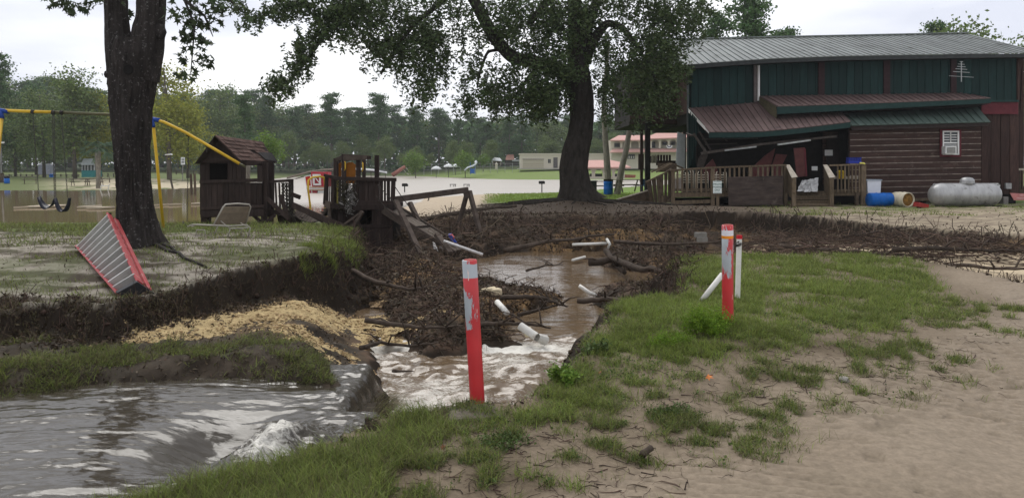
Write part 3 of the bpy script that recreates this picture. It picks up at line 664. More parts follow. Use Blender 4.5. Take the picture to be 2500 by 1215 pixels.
for u, Y, tv, p, lab in ((5, 120, 140, PINE[2], 'tall dark pine at the far left edge of the photo'), (90, 150, 215, PINE[1], 'dark pine crown rising between the left-edge pine and the broadleaf trees'),
    (110, 118, 215, DEC[0], 'broadleaf tree behind the grey portable toilets'), (185, 112, 170, DEC[1], 'tallest round broadleaf tree left of the big forked trunk'), (245, 116, 215, DECY[0], 'yellow-green tree half hidden by the left of the big forked trunk'),
    (40, 125, 240, DEC[2], 'broadleaf tree near the left edge behind the blue barrel'), (415, 112, 145, DECY[0], 'tall yellow-green tree right of the big forked trunk'), (460, 118, 245, DECY[0], 'small yellow-green tree just above the bent yellow swing beam'),
    (600, 130, 235, PINE[1], 'brownish pine standing above the playhouse roof'), (540, 190, 205, DEC[0], 'high rounded broadleaf tree behind the playhouse left roof edge'), (655, 90, 325, YOUNG[0], 'small bright tree behind the right end of the playhouse roof'),
    (810, 215, 232, PINE[0], 'tall pine with open crown above the boat play tower'), (925, 215, 234, PINE[3], 'tallest pine of the middle wood, near the oak branch tips'), (1010, 218, 265, PINE[2], 'pine crown just right of the tallest middle pine')):
    tree_at(p, u, Y, tv, lab, name='pine_tree' if p in PINE else 'broadleaf_tree', vb=430)
for u, Y, tv, p, lab, vb in ((1015, 165, 371, YOUNG[0], 'bright young tree standing in floodwater left of the white parasols', 441), (1136, 163, 369, YOUNG[1], 'bright young tree beside the blue slide', 439), (1180, 168, 376, YOUNG[1], 'smallest young tree right of the blue slide', 416)):
    tree_at(p, u, Y, tv, lab, name='young_tree', vb=vb)
LM = [(-400, 0, 'beyond the left edge'), (0, 90, 'above the left swing beam end'), (90, 200, 'behind the palm and kiosk'), (200, 400, 'behind the big forked trunk'), (400, 520, 'above the bent swing beam'), (520, 680, 'above the playhouse'),
    (680, 780, 'between playhouse and boat tower'), (780, 930, 'above the boat tower'), (930, 1060, 'above the tilted slide'), (1060, 1200, 'above the white parasols'), (1200, 1380, 'behind the garage'), (1380, 1480, 'behind the oak trunk'), (1480, 1900, 'behind the arcaded house')]
ORD = ['first', 'second', 'third', 'fourth', 'fifth', 'sixth', 'seventh', 'eighth', 'ninth', 'tenth', 'eleventh', 'twelfth', 'thirteenth', 'fourteenth']
CNT = {}
def wood_label(u, what):
    w = next((t for a_, b_, t in LM if a_ <= u < b_), LM[-1][2]); n = CNT.get((w, what), 0); CNT[(w, what)] = n+1
    return f'{ORD[min(n, 13)]} {what} from left in the far wood {w}'
rr = random.Random(5)
us = list(range(-260, 1760, 27))
for i, u in enumerate(us):
    Y = rr.uniform(205, 250); tv = float(np.interp(u, [-260, 0, 200, 480, 560, 700, 760, 830, 1000, 1080, 1200, 1400, 1500, 1760], [190, 190, 225, 235, 225, 255, 262, 262, 285, 280, 285, 290, 290, 280]))+rr.uniform(-18, 16)
    p = PINE[rr.randrange(4)] if rr.random() < .68 else DEC[rr.randrange(3)]
    o = tree_at(p, u+rr.uniform(-10, 10), Y, tv, wood_label(u, 'tall pine' if p in PINE else 'broadleaf tree'), GF, name='forest_tree', vb=404); o.scale = (o.scale[0]*1.4, o.scale[1]*1.4, o.scale[2])
for i, u in enumerate(range(-240, 1700, 34)):
    if 1190 < u < 1300: continue
    Y = rr.uniform(190, 204); tree_at(DEC[rr.randrange(3)], u+rr.uniform(-15, 15), Y, rr.uniform(318, 372), wood_label(u, 'low tree'), 'low trees at the foot of the wood', name='understorey_tree', vb=408)
for u, Y, tv, lab, p in ((1815, 78, 3, 'pine crown rising behind the left part of the lodge roof', PINE[3]), (2335, 92, 55, 'broad dark tree crown behind the right part of the lodge roof ridge', DEC[1]), (2270, 98, 66, 'smaller tree crown left of the one behind the ridge end', PINE[0]), (2490, 80, 84, 'tree crown at the far right edge of the photo', DEC[0]), (1905, 95, 78, 'pine tip just showing over the ridge right of the tall pine', PINE[0]), (1750, 84, 40, 'pine half hidden behind the oak leaves above the roof', PINE[1])):
    o = tree_at(p, u, Y, tv, lab, name='pine_tree' if p in PINE else 'broadleaf_tree', vb=415)
# far mass of the wood
fx = RNG.uniform(-250, 150, 40000); fy = RNG.uniform(235, 300, 40000)
fu = 1250+fx/fy*F_PX; top = np.interp(fu, [-1000, 0, 480, 700, 830, 1000, 1200, 1760, 2600], [225, 225, 250, 268, 268, 288, 292, 290, 280])
hh = (HOR-top)/F_PX*fy+1.6; fz = -1.0+(hh+1)*RNG.random(40000)**.85*(.8+.25*fbm(fx*.1, fy*.1, 9))
V, F = cards(np.stack([fx, fy, fz], 1), RNG.uniform(1.0, 2.4, 40000), asp=.7)
kind(npmesh('forest', V, Fq=F, mat=leaf_pine), 'stuff')
for p in ALLP:
    for c in list(p.children): bpy.data.objects.remove(c)
    bpy.data.objects.remove(p)
# ================================================================== LODGE
green_wall = pm('green_board', (.010, .028, .026), rough=.7, var=.3, sc=3, bump=.25, bsc=20, stretch=(3, 3, .4), rnd=.22)
brown_wall = pm('brown_board', (.045, .026, .022), rough=.8, var=.4, sc=4, bump=.4, bsc=22, stretch=(3, 3, .4), rnd=.25)
log_mat = pm('brown_log', (.050, .030, .025), rough=.8, var=.45, sc=4, bump=.5, bsc=18, stretch=(.3, 3, 3), dirt=((.10, .075, .065), .1, 3), rnd=.2)
chink = pm('chinking', (.20, .165, .145), rough=.9, var=.4, sc=5, stretch=(.5, 1, 1), dirt=((.06, .04, .035), .45, 2.2))
trim_red = pm('red_trim', (.10, .022, .028), rough=.7, var=.25, sc=5, rnd=.05)
post_red = pm('post_red', (.034, .019, .020), rough=.8, var=.3, sc=5, rnd=.05)
roof_grey = pm('roof_metal_grey', (.17, .185, .18), rough=.42, var=.22, sc=1.2, bump=.05, stretch=(3, .35, 1), dirt=((.07, .075, .07), .28, .9), metal=.25, rnd=.12)
roof_maroon = pm('roof_metal_maroon', (.115, .078, .073), rough=.5, var=.2, sc=2, bump=.05, stretch=(3, .5, 1), dirt=((.07, .045, .043), .22, 1.6), metal=.1, rnd=.1)
roof_green = pm('roof_metal_green', (.062, .088, .076), rough=.5, var=.25, sc=2, bump=.05, stretch=(3, .5, 1), metal=.15, rnd=.1)
fascia_green = pm('fascia_green', (.014, .036, .033), rough=.65, var=.2, rnd=0)
dark_in = pm('dark_inside', (.014, .012, .011), rough=.9, var=.3, rnd=0)  # near-black colour, paints in the shade of interiors and undersides
white_paint = pm('white_paint', (.62, .62, .60), rough=.5, var=.08, rnd=.03)
grey_metal = pm('grey_metal', (.35, .36, .36), rough=.4, var=.15, metal=.5)
deck_wood = pm('deck_wood', (.120, .090, .060), rough=.8, var=.4, sc=6, bump=.35, bsc=26, stretch=(2, 2, .5), rnd=.22)
deck_dark = pm('deck_wood_dark', (.085, .062, .043), rough=.85, var=.4, sc=6, bump=.35, bsc=26, rnd=.2)
pale_wood = pm('pale_wood', (.36, .32, .26), rough=.7, var=.3, sc=8, bump=.2, stretch=(1, .3, 1), rnd=.1)
WY, LY_, DY = 38.0, 35.6, 34.0
lodge = thing('lodge', 'two-storey dark green and brown lodge with metal roofs and a collapsed porch', 'building', at(2050, 38))
lp = lambda mb, name, mat, bevel=0, par=lodge: mb.build(name, mat, par, bevel=bevel)
# core behind the boards
core = MB(); core.rc(1684, 150, 2488, 302, WY+.06, 10.2); lp(core, 'wall_core', dark_in)
core = MB(); core.rc(1800, 302.5, 2486, 489, WY+.08, 10.0); lp(core, 'lower_wall_core', dark_in)
eave = lambda u: float(np.interp(u, [1640, 1700, 1750, 1880, 2060, 2250, 2548], [160, 156.5, 152, 143, 136.5, 133, 128]))
for i in range(42):
    u0 = 1686+i*(802/42); u1 = u0+802/42-1.1
    if u0 > 2395: continue
    vb = 300 if u0 > 1860 else 410
    b = MB(); b.pp([(u0, eave(u0)+5), (u1, eave(u1)+5), (u1, vb), (u0, vb)], WY-.02-.008*(i % 2), .06); lp(b, 'wall_board', green_wall)
for i in range(5):
    u0 = 2395+i*19; b = MB(); b.rc(u0, 134, u0+18, 250, WY-.02-.008*(i % 2), .06); lp(b, 'wall_board', green_wall)
for i, u0 in enumerate((2398, 2420, 2443, 2466)):
    b = MB(); b.rc(u0, 272, u0+21.5, 474, 36.9+.01*(i % 2), .06); lp(b, 'wall_board', brown_wall)
b = MB(); b.rc(2396, 246, 2486, 279, 36.8, .05); lp(b, 'red_band', trim_red, .01)
b = MB(); b.rc(2392, 244, 2488, 249, 36.7, 1.2); lp(b, 'ledge', fascia_green)
b = MB(); b.rc(2396, 279, 2489, 476, 36.97, 1.0); lp(b, 'side_wall_core', dark_in)
for u, w, mt in ((1998, 16, post_red), (2158, 16, post_red), (2322, 14, post_red), (2484, 16, brown_wall), (1682, 9, green_wall)):
    b = MB(); b.pp([(u, eave(u)+4), (u+w, eave(u+w)+4), (u+w-1, 480), (u, 480)], WY-.10, .14); lp(b, 'wall_post', mt, .01)
b = MB(); b.tube([P(1852, 160, WY-.16), P(1852, 246, WY-.16)], .06, 10); lp(b, 'downspout', white_paint)
b = MB(); b.rc(1841, 158, 1849, 250, WY-.14, .1); lp(b, 'wall_post', pm('grey_brown', (.10, .085, .08)), .01)
b = MB(); b.tube([P(1668, 162, 37.2), P(1678, 172, 37.7), P(1679, 200, WY-.2), P(1679, 470, WY-.2)], .045, 8); lp(b, 'downspout', pm('dark_pipe', (.08, .09, .09)))
# roofs of ribbed metal sheets
def roofstrip(name, mat, top, bot, n, th=.03, rib=.035, par=lodge, nseg=3, sag=0.):
    """top/bot: functions t->Vector; n panels, each a mesh with one raised rib"""
    for i in range(n):
        t0, t1 = i/n, (i+1)/n; b = MB(); rw = (t1-t0)*.16
        for (ta, tb_, lift) in ((t0, t1-.0008, 0), (t0, t0+rw, rib)):
            A = [top(ta), top(tb_), bot(tb_), bot(ta)]
            nrm = (A[1]-A[0]).cross(A[3]-A[0]).normalized()
            if nrm.z < 0: nrm = -nrm
            q = [p+nrm*(lift+.002*(i % 2)) for p in A]; b.prism(q, -nrm*(th if not lift else rib-.004))
        b.build(name, mat, par)
def pl(pts):
    L = [0]
    for i in range(1, len(pts)): L.append(L[-1]+(pts[i]-pts[i-1]).length)
    def f(t):
        s = t*L[-1]
        for i in range(1, len(pts)):
            if s <= L[i]+1e-9: return pts[i-1].lerp(pts[i], (s-L[i-1])/(L[i]-L[i-1]))
        return pts[-1]
    return f
EY, RY = 37.2, 43.4
eave_l = pl([P(u, eave(u), EY) for u in (1640, 1700, 1750, 1880, 2060, 2250, 2548)])
xl, xr = eave_l(0).x, eave_l(1).x
rz0, rz1 = P(1720, 96.5, RY).z, P(2365, 83, RY).z; rx0, rx1 = P(1720, 97, RY).x, P(2365, 83, RY).x
rid = lambda x: Vv((x, RY, rz0+(rz1-rz0)*(x-rx0)/(rx1-rx0)))
ridge_l = lambda t: rid(eave_l(t).x)
roofstrip('roof_sheet', roof_grey, ridge_l, eave_l, 56)
back_l = lambda t: Vv((eave_l(t).x, 49.6, eave_l(t).z+.2))
b = MB()
for i in range(12):
    A = [ridge_l(i/12), ridge_l((i+1)/12), back_l((i+1)/12), back_l(i/12)]; b.prism(A, (0, 0, -.04))
lp(b, 'rear_roof', roof_grey)
b = MB(); b.beam(rid(xl)+Vv((0, 0, .05)), rid(xr)+Vv((0, 0, .05)), .28, .05); lp(b, 'ridge_cap', roof_grey)
b = MB()
for i in range(20):
    a0, a1 = eave_l(i/20), eave_l((i+1)/20); b.prism([a0+Vv((0, .02, -.04)), a1+Vv((0, .02, -.04)), a1+Vv((0, .02, -.20)), a0+Vv((0, .02, -.20))], (0, .05, 0))
lp(b, 'fascia', pm('fascia_dark', (.035, .038, .038), rough=.7))
b = MB()
for i in range(20):
    a0, a1 = eave_l(i/20), eave_l((i+1)/20); b.prism([a0+Vv((0, .07, -.19)), a1+Vv((0, .07, -.19)), a1+Vv((0, .9, -.15)), a0+Vv((0, .9, -.15))], (0, 0, .03))
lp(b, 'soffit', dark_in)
# gable triangles
for x, s in ((xl+1.0, 1), (xr-.5, -1)):
    b = MB(); b.prism([Vv((x, 37.9, rz0-2.2)), Vv((x, RY, rz0-.1)), Vv((x, 49, rz0-2.2)), Vv((x, 49, 4.2)), Vv((x, 37.9, 4.2))], (.06*s, 0, 0)); lp(b, 'gable_wall', brown_wall)
# porch roof (maroon, sagging)
pt = pl([P(1683, 266, 37.9), P(1760, 259, 37.9), P(1840, 251, 37.9), P(1880, 251, 37.9), P(1960, 262, 37), P(2046, 281, 36.2)])
pb = pl([P(1732, 322, 34.7), P(1800, 322, 34.7), P(1870, 320, 34.7), P(1960, 311, 34.8), P(2020, 304, 34.9), P(2077, 297, 35.0)])
pt2 = pl([P(1683, 264, 37.9), P(1760, 258, 37.9), P(1845, 250, 37.9), P(1960, 248, 37.9), P(2046, 262, 37.2)])
roofstrip('porch_roof_sheet', roof_maroon, pt2, pb, 24)
b = MB()
for i in range(16):
    a0, a1 = pb(i/16), pb((i+1)/16); b.prism([a0+Vv((0, .03, -.02)), a1+Vv((0, .03, -.02)), a1+Vv((0, .03, -.25)), a0+Vv((0, .03, -.25))], (0, .06, 0))
lp(b, 'porch_fascia', fascia_green)
b = MB()
for i in range(16):
    a0, a1 = pb(i/16), pb((i+1)/16); t0, t1 = pt2(i/16), pt2((i+1)/16); b.prism([a0+Vv((0, .1, -.10)), a1+Vv((0, .1, -.10)), t1+Vv((0, 0, -.10)), t0+Vv((0, 0, -.10))], (0, 0, -.03))
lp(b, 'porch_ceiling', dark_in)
b = MB(); b.pp([(1681, 265, 37.6), (1733, 322, 34.75), (1733, 330, 34.75), (1681, 274, 37.6)], 36, .04); lp(b, 'rake_board', white_paint)
for i in range(7):
    u = 1681+i*4.2; b = MB(); b.pp([(u, 268+i*4.5, 37.6-.35*i), (u+3.4, 268+i*4.5+4, 37.6-.35*i), (u+3.4, 420-i*16, 37.6-.35*i), (u, 420-i*16, 37.6-.35*i)], 37, .04)
    if i < 5: lp(b, 'side_board', green_wall)
# upper awning
at_ = pl([P(1853, 234.5, 37.9), P(2100, 231, 37.9), P(2340, 227, 37.9), P(2385, 233, 37.0)]); ab = pl([P(1897, 259.5, 35.6), P(2100, 252.5, 35.6), P(2300, 245, 35.6), P(2420, 239, 35.6)])
roofstrip('awning_sheet', roof_maroon, at_, ab, 34)
b = MB(); b.pp([(1896, 261), (2420, 240), (2419, 252), (1898, 279)], 35.62, .06); lp(b, 'awning_fascia', fascia_green)
b = MB(); b.pp([(1853, 236, 37.8), (1896, 261, 35.7), (1896, 289, 35.7), (1853, 258, 37.8)], 36, .05); lp(b, 'awning_cheek', pm('mossy_wood', (.105, .092, .055), var=.35, sc=4, stretch=(1, 1, 4)))
b = MB(); b.pp([(1900, 279), (2415, 253), (2380, 262), (2045, 277), (2045, 284), (1900, 289)], 36.4, .3); lp(b, 'awning_underside', dark_in)
# green lean-to roof
gt = pl([P(2043, 273, 37.0), P(2385, 259, 37.0)]); gb = pl([P(2077, 306, 35.0), P(2419, 297.5, 35.0)])
roofstrip('lean_to_sheet', roof_green, gt, gb, 19)
b = MB(); b.pp([(2077, 308), (2418, 299), (2412, 308), (2080, 318)], 35.15, .1); lp(b, 'lean_to_eave', pm('eave_brown', (.035, .026, .024)))
# log wall
for i in range(12):
    v0 = 313+i*14.6; v1 = v0+13.2; s = -.0175*330*(1-abs(v0-390)/400*.3)
    if i > 0:
        b = MB(); b.pp([(2076, v0-1.6), (2399, v0-1.6+s), (2399, v0+.4+s), (2076, v0+.4)], LY_-.015, .05); lp(b, 'chinking_strip', chink)
    b = MB(); b.pp([(2074, v0), (2400, v0+s), (2400, v1+s), (2074, v1)], LY_+random.uniform(-.01, .01), .14); lp(b, 'log', log_mat, .012)
b = MB(); b.rc(2074, 312, 2401, 486, LY_+.16, 2.3); lp(b, 'log_wall_core', dark_in)
b = MB(); b.rc(2396, 302, 2412, 478, LY_-.03, .2); lp(b, 'corner_board', brown_wall, .01)
b = MB(); b.pp([(2078, 490), (2440, 476), (2440, 483), (2078, 497)], LY_-.03, .1); lp(b, 'sill_beam', deck_dark)
b = MB(); b.rc(2090, 484, 2480, 503, LY_+.6, 1.8); lp(b, 'crawl_space_shade', dark_in)  # near-black block painted in for the shade under the raised floor
for u in (2150, 2260, 2370, 2450):
    b = MB(); b.rc(u, 480, u+12, 505, LY_+.2, .3); lp(b, 'pier', pm('pier_block', (.16, .15, .14)))
# window with air conditioner
wn_ = MB()
for r in ((2296, 316, 2347, 321), (2296, 377, 2347, 383), (2296, 321, 2302, 377), (2341, 321, 2347, 377)): wn_.rc(*r, LY_-.09, .07)
win = lp(wn_, 'window', trim_red)
b = MB()
for r in ((2302, 319.5, 2342, 322.5), (2302, 375, 2342, 378), (2302, 322, 2305, 376), (2338.5, 322, 2342, 376), (2305, 347, 2338.5, 350.5), (2305, 328.5, 2338.5, 330), (2305, 334.5, 2338.5, 336), (2305, 341, 2338.5, 342.5), (2320.5, 322, 2322.3, 347), (2305, 354, 2338, 355.5)): b.rc(*r, LY_-.12, .05)
b.build('frame', white_paint, win)
MB().rc(2304, 321, 2339, 376, LY_-.06, .03).build('pane', pm('dark_glass', (.02, .025, .03), rough=.08, var=.1, bump=0, spec=.6), win)
MB().rc(2308.5, 357, 2336, 376, LY_-.42, .34).build('air_conditioner', white_paint, win, bevel=.02)
b = MB()
for i in range(7): b.rc(2312, 359.5+i*2.1, 2333, 360.8+i*2.1, LY_-.435, .014)
b.build('grille', pm('grille_grey', (.16, .155, .14)), win)
# porch back wall, things left hanging from the wrecked porch
for i in range(9):
    b = MB(); b.rc(2010, 322+i*14.5, 2066, 334.5+i*14.5, 37.0, .1); lp(b, 'log', log_mat)
b = MB(); b.rc(2066, 318, 2080, 470, 36.0, .3); lp(b, 'porch_corner_post', dark_in)
b = MB(); b.rc(2018, 336, 2064, 465, 36.9, .06); lp(b, 'back_door', pm('door_dark', (.02, .015, .014)), .01)
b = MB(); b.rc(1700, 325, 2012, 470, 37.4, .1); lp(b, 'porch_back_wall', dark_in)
beam_m = pm('porch_beam', (.055, .046, .040), rough=.85, var=.4, sc=6)
for a, c, w in (((1693, 326, 34.9), (1724, 372, 34.8), .16), ((1708, 322, 35.2), (1735, 366, 35.2), .1), ((1712, 375, 34.9), (1860, 352, 35.0), .18), ((1860, 352, 35.0), (2040, 333, 35.2), .16), ((1715, 340, 35.6), (1850, 338, 35.6), .09), ((1722, 353, 35.8), (1800, 350, 35.8), .08), ((1690, 332, 35), (1676, 326, 35.4), .12), ((1775, 345, 36), (1760, 330, 36.3), .07)):
    b = MB(); b.beam(P(*a), P(*c), w, w*.6); lp(b, 'broken_beam', beam_m, .005)
for a, c in (((1768, 367.5, 34.9), (1846, 358.5, 34.9)), ((1898, 353.5, 34.8), (1978, 342.5, 34.8))):
    b = MB(); b.beam(P(*a), P(*c), .14, .07); lp(b, 'light_fixture', pm('fixture_grey', (.30, .31, .30), rough=.5), .01)
for pts in ([(1700, 420), (1705, 388), (1722, 360), (1728, 380), (1712, 420)],):
    b = MB(); b.pp(pts, 35.4, .03); lp(b, 'hanging_board', beam_m)
red_panel = pm('red_panel', (.085, .030, .028), rough=.6, var=.3, sc=3, rnd=.15)
for pts, Y in (([(1838, 408), (1868, 380), (1893, 362), (1886, 390), (1874, 440), (1838, 440)], 36), ([(1895, 376), (1922, 378), (1910, 402), (1905, 440), (1888, 440), (1886, 402)], 35.8), ([(1717, 412), (1740, 388), (1748, 404), (1760, 440), (1715, 440)], 35.8)):
    b = MB(); b.pp(pts, Y, .05); tag(b.build('red_sheet', red_panel), {1838: 'long red panel slanting under the wrecked porch roof', 1895: 'short red panel propped beside the long slanting one', 1717: 'red triangular panel behind the deck rail near the broken beam'}[pts[0][0]], 'panel', 'red panels fallen inside the porch')
b = MB(); b.pp([(1938, 362), (1965, 360), (1970, 430), (1945, 433)], 35.0, .06); d_ = thing('leaning_door', 'dark red door leaning upright beside the porch steps', 'door', P(1955, 433, 35)); b.build('slab', red_panel, d_, bevel=.01)
MB().pp([(1963, 363), (1967, 363), (1971, 429), (1967, 430)], 34.97, .03).build('edge_strip', trim_red, d_)
b = MB(); b.rc(2014, 366, 2033, 380, 36.85, .02); lp(b, 'wall_notice', white_paint)
b = MB(); b.rc(1982, 406, 1996, 416, 36.4, .02); tag(b.build('notice_board', white_paint, base=P(1989, 416, 36.4)), 'small white notice with dark lines fixed by the porch steps', 'notice')
# tv antenna on the wall
an = thing('tv_antenna', 'metal fishbone television antenna on the green upper wall', 'antenna', P(2347, 190, 37))
b = MB(); b.tube([P(2347, 200, 37), P(2347, 150, 37)], .022, 6); b.build('mast', grey_metal, an)
for v, w in ((151, 4), (157, 8), (163, 10), (169, 14), (176, 20), (187, 30)):
    b = MB(); b.tube([P(2347-w, v-w*.05, 37), P(2347+w, v+w*.07, 37)], .014, 6); b.build('element', grey_metal, an)
# open gallery at the left end, behind the oak leaves
gal = lodge
for i in range(14):
    v0 = 150+i*11; b = MB(); b.rc(1538+max(0, 6-i)*4, v0, 1681, v0+9.6, 41+.02*(i % 2), .06); lp(b, 'gallery_board', brown_wall)
b = MB(); b.rc(1540, 150, 1680, 304, 41.1, 6.5); lp(b, 'gallery_core', dark_in)
for u, w, Y, vt in ((1576, 12, 40.6, 296), (1564, 6, 47, 300), (1669, 6, 46, 300)):
    b = MB(); b.rc(u, vt, u+w, 505 if Y < 42 else 480, Y, .24); lp(b, 'gallery_post', dark_in if w > 9 else brown_wall)
b = MB(); b.pp([(1654, 322), (1673, 328), (1672, 418), (1650, 405)], 39.5, .05); tag(b.build('tarp_sheet', pm('tarp_white', (.52, .54, .56), rough=.4, var=.12), base=P(1660, 410, 39.5)), 'white plastic sheet hanging at the left corner of the lodge', 'tarp')
b = MB()
for r in ((1560, 376, 1572, 414), (1590, 381, 1604, 398), (1604, 392, 1650, 404)): b.rc(*r, 44, .3)
lp(b, 'gallery_base', brown_wall)
for i in range(7):
    b = MB(); b.rc(1591+i*7, 378, 1596+i*7, 398, 43.6, .06); lp(b, 'gallery_baluster', pale_wood if i < 2 else brown_wall)
# ================================================================== DECK
dk = thing('porch_deck', 'raised timber deck with railings and steps in front of the lodge', 'deck', at(1800, 34))
dp = lambda mb, name, mat, bevel=0: mb.build(name, mat, dk, bevel=bevel)
rail_v = lambda u: float(np.interp(u, [1640, 1740, 1830, 1918], [415, 409, 405.5, 402.5]))
for i in range(10):
    b = MB(); b.beam(P(1640, 467, DY+.1+i*.16), P(1922, 464, DY+.1+i*.16), .145, .035); dp(b, 'deck_board', deck_wood)
b = MB(); b.pp([(1638, 470), (1922, 466), (1922, 478), (1638, 482)], DY, .05); dp(b, 'rim_joist', deck_wood)
b = MB(); b.pp([(1642, 490), (1735, 487), (1735, 496), (1642, 499)], DY+.02, .05); dp(b, 'lower_board', deck_wood)
for u in (1639, 1736, 1828, 1914):
    b = MB(); b.rc(u, rail_v(u)+2, u+9, 505 if u != 1828 else 470, DY-.06, .12); dp(b, 'deck_post', deck_wood, .006)
for u0, u1 in ((1636, 1922),):
    b = MB(); b.pp([(1636, 414), (1740, 407), (1920, 401), (1921, 405), (1740, 411.5), (1637, 418.5)], DY-.09, .18); dp(b, 'top_rail', deck_wood, .005)
b = MB(); b.pp([(1645, 461), (1914, 456), (1914, 460.5), (1645, 465.5)], DY, .045); dp(b, 'bottom_rail', deck_wood)
u = 1652
while u < 1910:
    if abs(u-1740) > 7 and abs(u-1832) > 7:
        b = MB(); b.rc(u, rail_v(u)+2.5, u+4.3, 470, DY-.045, .045); dp(b, 'baluster', deck_wood)
    u += 11.6
# steps
for i, (v, Y) in enumerate(((467, DY+.05), (478, DY-.22), (490, DY-.5), (499, DY-.75))):
    b = MB(); b.rc(1934-2*i, v, 2030+2*i, v+3, Y, .32); b2 = MB(); b2.rc(1935-2*i, v+3.2, 2029+2*i, v+9.5, Y+.05, .04)
    dp(b, 'step', deck_wood, .004); dp(b2, 'riser', deck_wood)
for s, (ua, ub) in ((0, (1918, 1942)), (1, (2010, 2034))):
    b = MB(); b.pp([(ua, 402), (ua+10, 402), (ub+6, 432, 33.2), (ub-9, 434, 33.2)], DY, .07); dp(b, 'stair_rail', pale_wood, .004)
    b = MB(); b.rc(ub-8, 434, ub+2, 504, 33.2, .12); dp(b, 'stair_post', deck_wood, .006)
    b = MB(); b.pp([(ua+2, 408, DY), (ub-6, 436, 33.2), (ub-6, 490, 33.2), (ua+2, 466, DY)], DY, .03); dp(b, 'stair_side', deck_wood)
    b = MB(); b.beam(P(ua+6, 450, DY), P(ub-4, 474, 33.2), .05, .14); dp(b, 'stringer', deck_wood)
# right-hand rail
b = MB(); b.pp([(2026, 402), (2113, 399), (2113, 403), (2026, 406)], DY-.07, .16); dp(b, 'top_rail', deck_wood)
b = MB(); b.pp([(2036, 463), (2104, 461), (2104, 466), (2036, 468)], DY, .045); dp(b, 'bottom_rail', deck_wood)
b = MB(); b.pp([(2036, 466), (2104, 464), (2104, 477), (2036, 478)], DY+.05, .05); dp(b, 'rim_joist', deck_wood)
for i in range(7): b = MB(); b.rc(2044+i*8.8, 405, 2047.6+i*8.8, 470, DY-.03, .045); dp(b, 'baluster', deck_wood)
for u, w in ((2103, 12), (2090, 7)): b = MB(); b.rc(u, 404 if w > 9 else 470, u+w, 505, DY-.02, .16); dp(b, 'deck_post', deck_wood if w > 9 else deck_dark, .01)
b = MB(); b.rc(2030, 430, 2104, 437, DY+.8, .05); dp(b, 'bench_board', pale_wood)
for i in range(8): b = MB(); b.beam(P(2036, 466, DY+.1+.16*i), P(2104, 464, DY+.1+.16*i), .145, .035); dp(b, 'deck_board', deck_wood)
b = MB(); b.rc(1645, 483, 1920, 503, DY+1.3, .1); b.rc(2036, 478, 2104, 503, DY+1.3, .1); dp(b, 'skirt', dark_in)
# broken access ramp left of the deck
rm = thing('access_ramp', 'broken boarded access ramp sagging down left of the deck', 'ramp', at(1600, 35))
for pts, Y in (([(1578, 446), (1590, 440), (1597, 494), (1588, 494)], 34.6), ([(1591, 439), (1601, 434), (1606, 496), (1598, 495)], 34.5), ([(1602, 433.5), (1619, 425), (1621, 495), (1607, 496)], 34.4), ([(1622, 425), (1630, 417), (1628, 494), (1622, 497)], 34.25), ([(1631, 416), (1639, 413), (1638, 480), (1631, 488)], 34.1)):
    MB().pp(pts, Y, .04).build('side_board', deck_dark, rm)
for a, c, Y in (((1577, 445), (1620, 424), 34.4), ((1620, 425), (1640, 412), 34.2), ((1590, 420), (1636, 398), 37), ((1602, 420), (1640, 399), 36), ((1640, 399), (1668, 411), 36)):
    MB().beam(P(*a, Y), P(*c, Y), .09, .07).build('hand_rail', deck_wood, rm, bevel=.005)
MB().pp([(1508, 488), (1580, 466), (1590, 494), (1560, 492)], 35.2, .06).build('tilted_floor', deck_dark, rm)
MB().beam(P(1506, 487, 35.1), P(1581, 465, 35.1), .1, .05).build('edge_board', pale_wood, rm)
MB().rc(1606, 398, 1652, 420, 37.5, .05).build('back_panel', deck_dark, rm)
MB().rc(1615, 478, 1640, 494, 34.3, .3).build('landing', deck_wood, rm)
# plywood sheet against the deck
b = MB(); b.pp([(1777, 432), (1912, 429), (1911, 500), (1779, 501)], 33.6, .03)
tag(b.build('plywood_sheet', pm('weathered_ply', (.058, .044, .038), rough=.85, var=.5, sc=2.5, bump=.3, bsc=9, stretch=(.5, 1, 2.5), dirt=((.11, .09, .075), .12, 2))), 'weathered brown plywood sheet standing against the deck front', 'board')
# sign
sg = thing('parking_sign', 'small white sign reading EMPLOYEE PARKING ONLY on a short post before the deck', 'sign', P(1752, 503, 33.3))
MB().rc(1749, 470, 1756, 505, 33.34, .06).build('post', deck_wood, sg)
MB().rc(1741, 442, 1762, 472, 33.28, .02).build('plate', pm('sign_white', (.66, .70, .68), rough=.4, var=.05), sg, bevel=.003)
def text(s_, u, v, Y, hpx, mat, par, name='lettering', al='CENTER', rot=0, wscale=1.0):
    c = bpy.data.curves.new(name, 'FONT'); c.body = s_; c.size = m(hpx, Y)*1.4; c.align_x = al; c.align_y = 'CENTER'; c.extrude = .002
    o = bpy.data.objects.new(name, c); COL.objects.link(o); o.rotation_euler = (math.pi/2, rot, 0); o.scale = (wscale, 1, 1)
    dg = bpy.context.evaluated_depsgraph_get(); me = bpy.data.meshes.new_from_object(o.evaluated_get(dg)); bpy.data.objects.remove(o)
    o = bpy.data.objects.new(name, me); COL.objects.link(o); me.materials.append(mat); o.rotation_euler = (math.pi/2, rot, 0); o.scale = (wscale, 1, 1)
    o.parent = par; o.location = P(u, v, Y)-BASE[par.name]; BASE[o.name] = BASE[par.name]; return o
ink = pm('sign_ink', (.03, .12, .10), var=.05, bump=0)
for s_, v in (('EMPLOYEE', 450), ('PARKING', 457), ('ONLY', 464)): text(s_, 1751.5, v, 33.27, 4.6, ink, sg, wscale=.8)
